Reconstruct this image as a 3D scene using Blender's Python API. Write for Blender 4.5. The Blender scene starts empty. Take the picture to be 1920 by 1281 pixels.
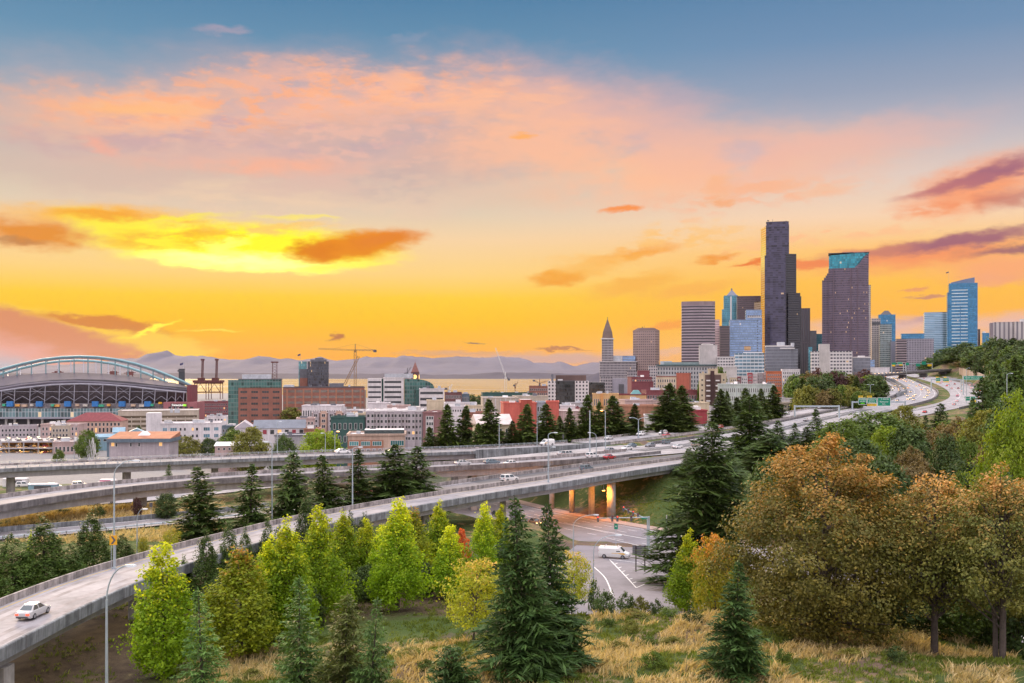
import bpy, bmesh, math, random
import numpy as np
from math import sin, cos, pi, radians, sqrt, atan2, exp, tan, asin, degrees
from mathutils import Vector, Matrix
from mathutils import noise as mnoise
SC = bpy.context.scene
COL = SC.collection
F, HC, CX, HY = 1900.0, 62.0, 960.0, 700.0      # focal length in photo pixels, eye height above sea, horizon row
# ------------------------------------------------------------------ camera
cam = bpy.data.cameras.new('camera')
cam.sensor_width = 36.0
cam.lens = 36.0 * F / 1920.0
cam.shift_y = (HY - 640.5) / 1920.0
cam.clip_start = 1.0
cam.clip_end = 90000.0
camo = bpy.data.objects.new('camera', cam)
camo.location = (0, 0, HC)
camo.rotation_euler = (radians(90), 0, 0)
COL.objects.link(camo)
SC.camera = camo
SC.view_settings.view_transform = 'Standard'
SC.view_settings.look = 'None'
SC.view_settings.exposure = 0.0
SC.view_settings.gamma = 1.0
SC.cycles.max_bounces = 6
SC.cycles.diffuse_bounces = 3
SC.cycles.glossy_bounces = 3
SC.cycles.transmission_bounces = 3
SC.cycles.volume_bounces = 0
SC.cycles.transparent_max_bounces = 8
def s2l(c):
 c = c / 255.0
 return c / 12.92 if c <= 0.04045 else ((c + 0.055) / 1.055) ** 2.4
def C(r, g, b): return (s2l(r), s2l(g), s2l(b), 1.0)
def lerp(a, b, t): return a + (b - a) * t
def sstep(a, b, x):
 t = np.clip((x - a) / (b - a), 0, 1)
 return t * t * (3 - 2 * t)
# ------------------------------------------------------------------ world: sunset sky with clouds, in azimuth / elevation
def px2ang(px, py):
 x, z = (px - CX) / F, (HY - py) / F
 return degrees(atan2(x, 1.0)), degrees(asin(z / sqrt(x * x + 1 + z * z)))
world = bpy.data.worlds.new('World'); SC.world = world; world.use_nodes = True
wt = world.node_tree; wt.nodes.clear()
def WN(t, **kw):
 n = wt.nodes.new(t)
 for k, v in kw.items():
  if k == 'ins':
   for i, x in v.items():
    if isinstance(x, bpy.types.NodeSocket): wt.links.new(x, n.inputs[i])
    else: n.inputs[i].default_value = x
  else: setattr(n, k, v)
 return n
def WM(op, a, b=0.0, c=0.0, clamp=False):
 return WN('ShaderNodeMath', operation=op, use_clamp=clamp, ins={0: a, 1: b, 2: c}).outputs[0]
def WMR(x, a, b, lo=0.0, hi=1.0):
 n = WN('ShaderNodeMapRange', interpolation_type='SMOOTHSTEP', ins={0: x, 1: a, 2: b, 3: lo, 4: hi})
 return n.outputs[0]
def WMIX(f, a, b):
 n = WN('ShaderNodeMix', data_type='RGBA')
 for i, x in ((0, f), (6, a), (7, b)):
  if isinstance(x, bpy.types.NodeSocket): wt.links.new(x, n.inputs[i])
  else: n.inputs[i].default_value = x
 return n.outputs[2]
gen = WN('ShaderNodeTexCoord').outputs['Generated']
sx = WN('ShaderNodeSeparateXYZ', ins={0: gen})
az = WM('MULTIPLY', WM('ARCTAN2', sx.outputs[0], sx.outputs[1]), 180 / pi)
el = WM('MULTIPLY', WM('ARCSINE', sx.outputs[2]), 180 / pi)
def ramp(stops, gain=1.0):
 r = WN('ShaderNodeValToRGB'); cr = r.color_ramp; cr.interpolation = 'EASE'
 pts = sorted((max(0.0, px2ang(960, y)[1]) / 25.0, c) for y, c in stops)
 while len(cr.elements) > 1: cr.elements.remove(cr.elements[-1])
 cr.elements[0].position = pts[0][0]; cr.elements[0].color = C(*pts[0][1])
 for p, c in pts[1:]:
  e = cr.elements.new(p); e.color = C(*c)
 cr.interpolation = 'LINEAR'
 wt.links.new(WM('DIVIDE', el, 25.0), r.inputs[0])
 return r.outputs[0]
rampL = ramp([(700, (255, 160, 0)), (650, (255, 178, 0)), (600, (255, 196, 0)), (560, (255, 206, 50)), (515, (255, 212, 128)), (450, (248, 212, 165)),
              (400, (226, 206, 180)), (330, (198, 190, 178)), (250, (168, 176, 182)), (180, (135, 162, 184)), (100, (105, 147, 178)), (0, (84, 131, 168))])
rampR = ramp([(700, (255, 180, 70)), (650, (255, 188, 84)), (600, (255, 182, 62)), (540, (255, 192, 72)), (480, (255, 200, 118)), (420, (248, 212, 178)),
              (350, (224, 205, 195)), (280, (190, 184, 192)), (200, (152, 163, 185)), (100, (114, 146, 180)), (0, (94, 134, 172))])
sky = WMIX(WMR(az, -4.0, 17.0), rampL, rampR)
uv = WN('ShaderNodeCombineXYZ', ins={0: az, 1: el}).outputs[0]
def wnoise(sxy, scale, detail, off=0.0, rough=0.55, rot=0.0):
 m = WN('ShaderNodeMapping', ins={0: uv})
 m.inputs['Location'].default_value = (off, off * 0.7, off * 1.3)
 m.inputs['Rotation'].default_value = (0, 0, radians(rot))
 m.inputs['Scale'].default_value = (sxy[0], sxy[1], 1)
 n = WN('ShaderNodeTexNoise', noise_dimensions='3D', ins={0: m.outputs[0]})
 n.inputs['Scale'].default_value = scale; n.inputs['Detail'].default_value = detail; n.inputs['Roughness'].default_value = rough
 return n
nA = wnoise((0.35, 0.8), 0.55, 6, 3.1)
nB = wnoise((0.5, 1.3), 1.6, 5, 11.7, rot=-12)
nC = wnoise((0.22, 1.0), 1.1, 7, 23.0, 0.62, rot=8)
wv = WN('ShaderNodeVectorMath', operation='SUBTRACT', ins={0: nA.outputs['Color'], 1: (0.5, 0.5, 0.5)}).outputs[0]
wv = WN('ShaderNodeVectorMath', operation='MULTIPLY', ins={0: wv, 1: (7.0, 3.0, 0.0)}).outputs[0]
wb = WN('ShaderNodeVectorMath', operation='SUBTRACT', ins={0: nB.outputs['Color'], 1: (0.5, 0.5, 0.5)}).outputs[0]
wb = WN('ShaderNodeVectorMath', operation='MULTIPLY', ins={0: wb, 1: (2.6, 0.9, 0.0)}).outputs[0]
warp_big = WN('ShaderNodeVectorMath', operation='ADD', ins={0: WN('ShaderNodeVectorMath', operation='ADD', ins={0: uv, 1: wv}).outputs[0], 1: wb}).outputs[0]
warp_small = WN('ShaderNodeVectorMath', operation='ADD', ins={0: uv, 1: wb}).outputs[0]
front = WMR(sx.outputs[1], 0.3, 0.5)
nCf = nC.outputs['Fac']; nBf = nB.outputs['Fac']; nAf = nA.outputs['Fac']
CLOUDS = []
def cloud(px, py, rx, ry, rot, col, op=1.0, soft=0.8, src=None, tex=None, tlo=0.35, thi=0.6, gain=1.0):
 """one soft-edged cloud mass: centre and radii given in photo pixels, turned into degrees of sky"""
 CLOUDS.append((px2ang(px, py), rx / 33.2, ry / 33.2, radians(rot), tuple(x * gain for x in C(*col)[:3]) + (1,), op, soft, src or warp_small, tex, tlo, thi))
def paint(sky, q):
 (a, e), rx, ry, rot, c, op, soft, src, tex, tlo, thi = q
 vec = WN('ShaderNodeVectorMath', operation='MULTIPLY_ADD', ins={0: sky, 1: (1e-9, 1e-9, 0), 2: src}).outputs[0]   # chains the clouds one after another
 m = WN('ShaderNodeMapping', vector_type='TEXTURE', ins={0: vec})
 m.inputs['Location'].default_value = (a, e, 0)
 m.inputs['Rotation'].default_value = (0, 0, rot)
 m.inputs['Scale'].default_value = (rx, ry, 1)
 r = WN('ShaderNodeVectorMath', operation='LENGTH', ins={0: m.outputs[0]}).outputs['Value']
 k = WMR(r, 1.0, 1.0 - soft, 0.0, op)
 if tex is not None: k = WM('MULTIPLY', k, WMR(tex, tlo, thi))
 return WMIX(k, sky, c)
def touches(q, a0, a1, e0, e1):
 (a, e), rx, ry, rot, c, op, soft, src = q[:8]
 ma, me_ = (3.0, 1.4) if src is warp_big else (0.9, 0.45)
 hx = sqrt((rx * cos(rot)) ** 2 + (ry * sin(rot)) ** 2) + ma; hy = sqrt((rx * sin(rot)) ** 2 + (ry * cos(rot)) ** 2) + me_
 return a + hx > a0 and a - hx < a1 and e + hy > e0 and e - hy < e1
# --- big salmon veil over the middle of the sky
cloud(560, 250, 800, 190, 3, (240, 184, 168), 0.75, 0.9, warp_big)
cloud(330, 205, 420, 80, 6, (255, 188, 148), 0.95, 0.9, warp_small, nAf, 0.36, 0.58)
cloud(720, 175, 420, 80, 2, (248, 182, 160), 0.9, 0.9, warp_big, nCf, 0.36, 0.6)
cloud(1050, 270, 420, 130, -12, (255, 190, 150), 0.85, 0.95, warp_big, nAf, 0.34, 0.56)
cloud(1290, 318, 560, 95, 3, (255, 192, 152), 0.95, 0.95, warp_small, nAf, 0.22, 0.5)
cloud(1560, 275, 380, 60, 6, (238, 184, 170), 0.6, 0.95, warp_big)
cloud(1180, 220, 460, 110, -14, (226, 178, 176), 0.6, 0.95, warp_big)
cloud(560, 190, 620, 95, 5, (255, 176, 130), 0.8, 0.85, warp_big, nBf, 0.47, 0.62)
cloud(880, 200, 420, 90, -6, (255, 190, 150), 0.8, 0.85, warp_big, nCf, 0.47, 0.6)
cloud(480, 250, 520, 60, 3, (196, 164, 176), 0.7, 0.85, warp_big, nCf, 0.5, 0.64)
cloud(680, 262, 330, 62, 4, (186, 170, 174), 0.6, 0.9, warp_big, nBf, 0.38, 0.56)
cloud(820, 310, 230, 62, 20, (190, 170, 170), 0.6, 0.95, warp_big, nBf, 0.36, 0.58)
cloud(230, 262, 300, 40, 2, (205, 172, 170), 0.7, 0.9, warp_big, nBf, 0.36, 0.6)
cloud(470, 310, 330, 26, 3, (252, 180, 148), 0.85, 0.9, warp_small, nAf, 0.36, 0.6)
cloud(270, 205, 170, 18, 4, (255, 190, 132), 0.85, 0.9, warp_small)
cloud(190, 272, 45, 20, -20, (246, 176, 152), 0.8, 0.9)
cloud(420, 56, 70, 11, 4, (172, 160, 178), 0.7, 0.9)
cloud(760, 72, 60, 12, 14, (150, 158, 180), 0.45, 0.9)
cloud(960, 250, 760, 130, -4, (250, 190, 160), 0.55, 0.95, warp_big, nAf, 0.3, 0.55)
cloud(150, 330, 300, 40, 2, (214, 186, 172), 0.5, 0.95, warp_big)
cloud(500, 375, 460, 34, 1, (240, 208, 176), 0.7, 0.9, warp_big, nCf, 0.36, 0.6)
cloud(960, 360, 330, 34, 6, (232, 200, 176), 0.5, 0.95, warp_big)
# --- glowing yellow break where the sun sits behind the cloud
cloud(180, 405, 230, 30, 1, (255, 186, 70), 0.95, 0.85, warp_small)
cloud(440, 458, 370, 62, -1, (255, 222, 80), 0.9, 0.8, warp_small)
cloud(470, 462, 330, 48, -2, (255, 240, 40), 1.0, 0.55, warp_small, gain=1.12)
cloud(250, 440, 170, 40, -14, (255, 238, 60), 0.9, 0.8, warp_small)
cloud(450, 490, 240, 23, -2, (255, 255, 130), 1.0, 0.6, warp_small, gain=1.3)
cloud(440, 488, 150, 15, -3, (255, 255, 150), 0.9, 0.9, warp_small, gain=1.4)
cloud(420, 462, 60, 30, 30, (255, 250, 110), 0.8, 0.9, warp_big, nBf, 0.4, 0.56, gain=1.3)
cloud(330, 440, 230, 24, 4, (252, 186, 60), 0.9, 0.9, warp_big, nCf, 0.42, 0.56)
cloud(500, 432, 210, 16, 0, (255, 206, 110), 0.9, 0.9, warp_big, nBf, 0.4, 0.56)
cloud(300, 412, 160, 8, 8, (255, 236, 70), 0.9, 0.9, warp_small)
cloud(560, 412, 110, 10, -4, (255, 232, 110), 0.8, 0.9, warp_big)
cloud(370, 450, 60, 24, 10, (250, 190, 30), 0.7, 0.9, warp_small, nBf, 0.4, 0.6)
cloud(60, 438, 130, 34, -3, (232, 142, 40), 0.95, 0.7, warp_small)
cloud(20, 452, 90, 10, -2, (190, 130, 80), 0.7, 0.8)
cloud(190, 402, 120, 13, 0, (248, 160, 50), 0.8, 0.8)
cloud(665, 462, 160, 34, 9, (236, 140, 18), 1.0, 0.6, warp_small)
cloud(590, 472, 62, 26, 0, (228, 128, 12), 0.9, 0.8, warp_small)
cloud(720, 448, 100, 16, 12, (232, 132, 40), 0.9, 0.8)
cloud(640, 500, 150, 9, 6, (255, 240, 90), 0.9, 0.9, gain=1.1)
# --- wedge of cloud low on the left with a burning rim
cloud(120, 628, 280, 46, -8, (255, 206, 60), 0.9, 0.25, warp_small)
cloud(40, 655, 330, 70, -14, (222, 142, 96), 1.0, 0.3, warp_small)
cloud(190, 604, 140, 14, -6, (216, 124, 46), 0.9, 0.6)
cloud(20, 672, 260, 50, -14, (236, 168, 150), 0.95, 0.8)
cloud(-20, 700, 230, 50, -12, (196, 186, 192), 1.0, 0.8)
cloud(285, 618, 62, 7, 18, (255, 232, 60), 1.0, 0.8, gain=1.15)
# --- small orange scraps
for (x, y, rx, ry, ro, cc, o) in [(1045, 522, 62, 16, 6, (246, 158, 40), .95), (1190, 476, 95, 13, 10, (250, 168, 74), .85), (1172, 391, 42, 7, 8, (250, 150, 82), .9),
  (1345, 484, 48, 8, 8, (246, 160, 66), .9), (1420, 494, 66, 6, 5, (240, 130, 60), .9), (1190, 535, 110, 20, 12, (250, 180, 74), .7),
  (1290, 545, 110, 14, 8, (250, 176, 80), .6), (1110, 500, 120, 20, 12, (252, 186, 84), .6), (990, 256, 28, 7, -8, (255, 178, 106), .9),
  (1350, 350, 40, 22, 20, (250, 184, 140), .7), (1440, 352, 90, 12, 6, (248, 184, 146), .7), (1540, 358, 70, 12, 4, (248, 190, 152), .6),
  (1350, 378, 40, 10, 5, (248, 172, 120), .7), (1300, 415, 30, 8, 0, (250, 196, 150), .6), (636, 632, 18, 6, 14, (190, 110, 50), .9),
  (895, 644, 20, 3, 0, (150, 112, 80), .9), (1060, 655, 62, 3, 0, (190, 116, 60), .8), (1250, 612, 70, 10, 10, (250, 160, 60), .8),
  (1740, 556, 46, 4, 2, (206, 140, 110), .8), (1715, 542, 36, 4, 4, (238, 158, 100), .8), (400, 620, 60, 3, 0, (255, 220, 70), .8)]:
 cloud(x, y, rx * 1.15, ry * 1.25, ro, cc, min(1, o * 1.15), 0.75)
# --- red and purple clouds on the right
cloud(1835, 345, 170, 60, 12, (250, 160, 112), 0.95, 0.8, warp_small)
cloud(1800, 385, 150, 20, 6, (246, 146, 96), 0.8, 0.9, warp_small, nBf, 0.35, 0.6)
cloud(1860, 325, 140, 24, 14, (164, 104, 124), 0.95, 0.85, warp_small)
cloud(1770, 352, 120, 13, 10, (190, 116, 120), 0.8, 0.9, warp_small)
cloud(1900, 372, 90, 26, 6, (196, 120, 110), 0.7, 0.9, warp_small)
cloud(1560, 440, 330, 26, 6, (255, 190, 140), 0.7, 0.9, warp_big, nBf, 0.4, 0.58)
cloud(1420, 365, 300, 40, 4, (250, 184, 146), 0.7, 0.9, warp_small, nBf, 0.46, 0.6)
cloud(1250, 455, 300, 30, 10, (255, 196, 110), 0.7, 0.9, warp_big, nBf, 0.42, 0.58)
cloud(1730, 478, 260, 36, 4, (248, 152, 98), 0.95, 0.85, warp_small)
cloud(1890, 500, 170, 34, 4, (250, 164, 120), 0.8, 0.9, warp_small)
cloud(1800, 452, 220, 21, 6, (160, 100, 118), 0.95, 0.8, warp_small)
cloud(1620, 478, 130, 14, 6, (206, 128, 108), 0.85, 0.9, warp_small)
cloud(1520, 496, 130, 10, 3, (242, 130, 76), 0.85, 0.8, warp_small)
cloud(1900, 468, 120, 12, 4, (138, 88, 112), 0.8, 0.9, warp_small)
cloud(1860, 524, 90, 18, 2, (246, 166, 124), 0.8, 0.9, warp_small)
# --- grey-lilac bank low over the horizon
cloud(1010, 676, 340, 20, 1, (206, 166, 156), 0.85, 0.8, warp_small)
cloud(860, 662, 160, 9, 0, (214, 160, 120), 0.8, 0.9, warp_small)
cloud(1240, 660, 160, 10, 2, (226, 176, 150), 0.7, 0.9, warp_small)
cloud(1650, 612, 200, 26, 0, (222, 182, 178), 0.85, 0.9, warp_small)
cloud(1740, 600, 70, 10, 3, (190, 150, 160), 0.8, 0.9, warp_small)
cloud(1500, 640, 220, 26, 0, (236, 196, 176), 0.8, 0.9, warp_small)
cloud(1890, 608, 110, 30, 4, (228, 184, 180), 0.8, 0.9, warp_small)
# --- the part of the sky outside the picture: flat fill brightness added overhead and behind the camera to light the scene
OVER, BACK, LOWC = (2.85, 2.72, 2.85, 1), (1.2, 1.1, 1.22, 1), (0.25, 0.22, 0.2, 1)
k_over = WMR(el, 22.0, 58.0); k_back = WMR(sx.outputs[1], 0.62, -0.2); k_low = WMR(el, -1.0, -6.0)
def finish(c):
 c = WMIX(k_back, c, BACK); c = WMIX(k_over, c, OVER); c = WMIX(k_low, c, LOWC)
 return WN('ShaderNodeBackground', ins={0: c, 1: 1.0}).outputs[0]
def pick(v, edge, lo, hi):
 """sky right of / above an edge; only the needed branch is evaluated"""
 n = WN('ShaderNodeMixShader', ins={0: WM('GREATER_THAN', v, edge)}); wt.links.new(lo, n.inputs[1]); wt.links.new(hi, n.inputs[2]); return n.outputs[0]
def zone(a0, a1, e0, e1):
 c = sky
 for q in CLOUDS:
  if touches(q, a0, a1, e0, e1): c = paint(c, q)
 return finish(c)
AZ = [-60, -17, -4, 9, 19, 60]; EL = [-2, 4.2, 8.5, 13.5, 30]
cols = []
for i in range(len(AZ) - 1):
 z = [zone(AZ[i], AZ[i + 1], EL[j], EL[j + 1]) for j in range(4)]
 lo = pick(el, EL[1], z[0], z[1]); hi = pick(el, EL[3], z[2], z[3]); cols.append(pick(el, EL[2], lo, hi))
seen = pick(az, AZ[2], pick(az, AZ[1], cols[0], cols[1]), pick(az, AZ[3], cols[2], pick(az, AZ[4], cols[3], cols[4])))
plain = finish(sky)
inpic = WM('MULTIPLY', WM('MULTIPLY', WM('GREATER_THAN', el, -1.0), WM('LESS_THAN', el, 30.0)), WM('LESS_THAN', WM('ABSOLUTE', az), 60.0))
sel = WN('ShaderNodeMixShader', ins={0: inpic}); wt.links.new(plain, sel.inputs[1]); wt.links.new(seen, sel.inputs[2])
wo = WN('ShaderNodeOutputWorld'); wt.links.new(sel.outputs[0], wo.inputs[0])
# ------------------------------------------------------------------ sun: low, veiled, front left
SUN_AZ, SUN_EL = -26.0, 16.0
sl = bpy.data.lights.new('sun', 'SUN'); sl.energy = 3.0; sl.angle = radians(12); sl.color = (1.0, 0.72, 0.42)
so = bpy.data.objects.new('sun', sl); COL.objects.link(so)
sd = Vector((sin(radians(SUN_AZ)) * cos(radians(SUN_EL)), cos(radians(SUN_AZ)) * cos(radians(SUN_EL)), sin(radians(SUN_EL))))
so.rotation_euler = sd.to_track_quat('Z', 'Y').to_euler()
so.location = (0, 0, 300)
# ------------------------------------------------------------------ materials
MATS = {}
def newmat(name):
 m = bpy.data.materials.new(name); m.use_nodes = True
 nt = m.node_tree
 b = nt.nodes['Principled BSDF']
 return m, nt, b
class NT:
 def __init__(s, nt): s.t = nt
 def n(s, ty, ins=None, **kw):
  n = s.t.nodes.new(ty)
  for k, v in kw.items(): setattr(n, k, v)
  for i, x in (ins or {}).items():
   if isinstance(x, bpy.types.NodeSocket): s.t.links.new(x, n.inputs[i])
   else: n.inputs[i].default_value = x
  return n
 def m(s, op, a, b=0.0, c=0.0): return s.n('ShaderNodeMath', {0: a, 1: b, 2: c}, operation=op).outputs[0]
 def mix(s, f, a, b, blend='MIX'): return s.n('ShaderNodeMix', {0: f, 6: a, 7: b}, data_type='RGBA', blend_type=blend).outputs[2]
 def mr(s, x, a, b, lo=0.0, hi=1.0): return s.n('ShaderNodeMapRange', {0: x, 1: a, 2: b, 3: lo, 4: hi}).outputs[0]
 def noise(s, vec, scale, detail=4, rough=0.55):
  n = s.n('ShaderNodeTexNoise', {0: vec} if vec is not None else {})
  n.inputs['Scale'].default_value = scale; n.inputs['Detail'].default_value = detail; n.inputs['Roughness'].default_value = rough
  return n.outputs['Fac']
 def link(s, a, b): s.t.links.new(a, b)
def mat(name, col, rough=0.75, var=0.18, scale=0.35, metal=0.0, bump=0.0, spec=0.4, streak=0.0, emit=None, estr=0.0, fine=4.0):
 """plain surface with mottling at two sizes, optional rain streaks and bump"""
 if name in MATS: return MATS[name]
 m, nt, b = newmat(name); N = NT(nt)
 col = tuple(col[:3]) + (1,)
 pos = N.n('ShaderNodeNewGeometry').outputs['Position']
 a = N.noise(pos, scale, 5); c = N.noise(pos, scale * fine, 3)
 f = N.m('ADD', N.mr(a, 0.3, 0.7, 1 - var, 1 + var), N.mr(c, 0.3, 0.7, -var * 0.4, var * 0.4))
 if streak > 0:
  mp = N.n('ShaderNodeMapping', {0: pos}); mp.inputs['Scale'].default_value = (1.1, 1.1, 0.06)
  st = N.noise(mp.outputs[0], 1.3, 5, 0.65)
  f = N.m('MULTIPLY', f, N.mr(st, 0.38, 0.68, 1.0, 1 - streak))
 cc = N.mix(1.0, col, N.n('ShaderNodeCombineColor', {0: f, 1: f, 2: f}).outputs[0], 'MULTIPLY')
 N.link(cc, b.inputs['Base Color'])
 b.inputs['Roughness'].default_value = rough; b.inputs['Metallic'].default_value = metal
 b.inputs['Specular IOR Level'].default_value = spec
 if emit: b.inputs['Emission Color'].default_value = tuple(emit[:3]) + (1,); b.inputs['Emission Strength'].default_value = estr
 if bump > 0:
  bn = N.n('ShaderNodeBump', {'Height': c, 'Strength': bump, 'Distance': 0.1}); N.link(bn.outputs[0], b.inputs['Normal'])
 MATS[name] = m
 return m
def glass(name, col, rough=0.12, spec=0.8, metal=0.0, var=0.25, scale=0.25):
 """window glass seen from outside: dark, glossy, each pane a little different"""
 if name in MATS: return MATS[name]
 m, nt, b = newmat(name); N = NT(nt)
 r = N.n('ShaderNodeObjectInfo').outputs['Random']
 pos = N.n('ShaderNodeNewGeometry').outputs['Position']
 f = N.m('ADD', N.mr(r, 0, 1, 1 - var, 1 + var), N.mr(N.noise(pos, scale, 2), 0.3, 0.7, -var, var))
 N.link(N.mix(1.0, tuple(col[:3]) + (1,), N.n('ShaderNodeCombineColor', {0: f, 1: f, 2: f}).outputs[0], 'MULTIPLY'), b.inputs['Base Color'])
 b.inputs['Roughness'].default_value = rough; b.inputs['Specular IOR Level'].default_value = spec; b.inputs['Metallic'].default_value = metal
 MATS[name] = m
 return m
def glow(name, col, st):
 if name in MATS: return MATS[name]
 m, nt, b = newmat(name)
 b.inputs['Base Color'].default_value = tuple(c * 0.5 for c in col[:3]) + (1,)
 b.inputs['Emission Color'].default_value = tuple(col[:3]) + (1,); b.inputs['Emission Strength'].default_value = st
 MATS[name] = m
 return m
def facade(name, wall, pane, fh=3.8, bw=1.6, wh=0.55, ww=0.8, lit=0.01, prough=0.12, pspec=0.8, pmetal=0.0, wrough=0.6, wmetal=0.0, pvar=0.35, lits=0.55, u0=0.0, group=1.0, sky=None):
 """curtain wall / gridded facade from wall UVs in metres: floors of height fh, bays of width bw, pane share wh x ww, a few lit rooms"""
 if name in MATS: return MATS[name]
 m, nt, b = newmat(name); N = NT(nt)
 u = N.n('ShaderNodeSeparateXYZ', {0: N.n('ShaderNodeUVMap').outputs[0]})
 uu = N.m('DIVIDE', N.m('ADD', u.outputs[0], u0), bw); vv = N.m('DIVIDE', u.outputs[1], fh)
 fu = N.m('FRACT', uu); fv = N.m('FRACT', vv)
 def inside(x, w):      # 1 inside the centred window share
  a = N.m('GREATER_THAN', x, (1 - w) / 2); c = N.m('LESS_THAN', x, 1 - (1 - w) / 2)
  return N.m('MULTIPLY', a, c)
 k = N.m('MULTIPLY', inside(fu, ww) if ww < 0.999 else 1.0, inside(fv, wh) if wh < 0.999 else 1.0)
 cell = N.n('ShaderNodeCombineXYZ', {0: N.m('FLOOR', N.m('DIVIDE', uu, group)), 1: N.m('FLOOR', vv)}).outputs[0]
 wn = N.n('ShaderNodeTexWhiteNoise', {0: cell}, noise_dimensions='3D')
 flr = N.n('ShaderNodeTexWhiteNoise', {1: N.m('FLOOR', vv)}, noise_dimensions='1D')
 pos = N.n('ShaderNodeNewGeometry').outputs['Position']
 vr = N.m('ADD', N.mr(wn.outputs['Value'], 0, 1, 1 - pvar, 1 + pvar), N.mr(flr.outputs['Value'], 0, 1, -pvar * 0.5, pvar * 0.5))
 pc = N.mix(1.0, tuple(pane[:3]) + (1,), N.n('ShaderNodeCombineColor', {0: vr, 1: vr, 2: vr}).outputs[0], 'MULTIPLY')
 dv = N.mr(N.noise(pos, 0.06, 4), 0.3, 0.7, 0.88, 1.1)
 wc = N.mix(1.0, tuple(wall[:3]) + (1,), N.n('ShaderNodeCombineColor', {0: dv, 1: dv, 2: dv}).outputs[0], 'MULTIPLY')
 N.link(N.mix(k, wc, pc), b.inputs['Base Color'])
 rv = N.mr(wn.outputs['Color'], 0, 1, prough * 0.6, prough * 1.6)
 N.link(N.n('ShaderNodeMix', {0: k, 2: wrough, 3: rv}, data_type='FLOAT').outputs[0], b.inputs['Roughness'])
 N.link(N.n('ShaderNodeMix', {0: k, 2: 0.4, 3: pspec}, data_type='FLOAT').outputs[0], b.inputs['Specular IOR Level'])
 if pmetal or wmetal: N.link(N.n('ShaderNodeMix', {0: k, 2: wmetal, 3: pmetal}, data_type='FLOAT').outputs[0], b.inputs['Metallic'])
 if lit > 0:
  w2 = N.n('ShaderNodeTexWhiteNoise', {0: cell, 1: 7.0}, noise_dimensions='4D').outputs['Value']
  b.inputs['Emission Color'].default_value = (1.0, 0.62, 0.28, 1)
  N.link(N.m('MULTIPLY', N.m('MULTIPLY', N.m('LESS_THAN', w2, lit * .6), k), lits), b.inputs['Emission Strength'])
 MATS[name] = m
 return m
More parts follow.
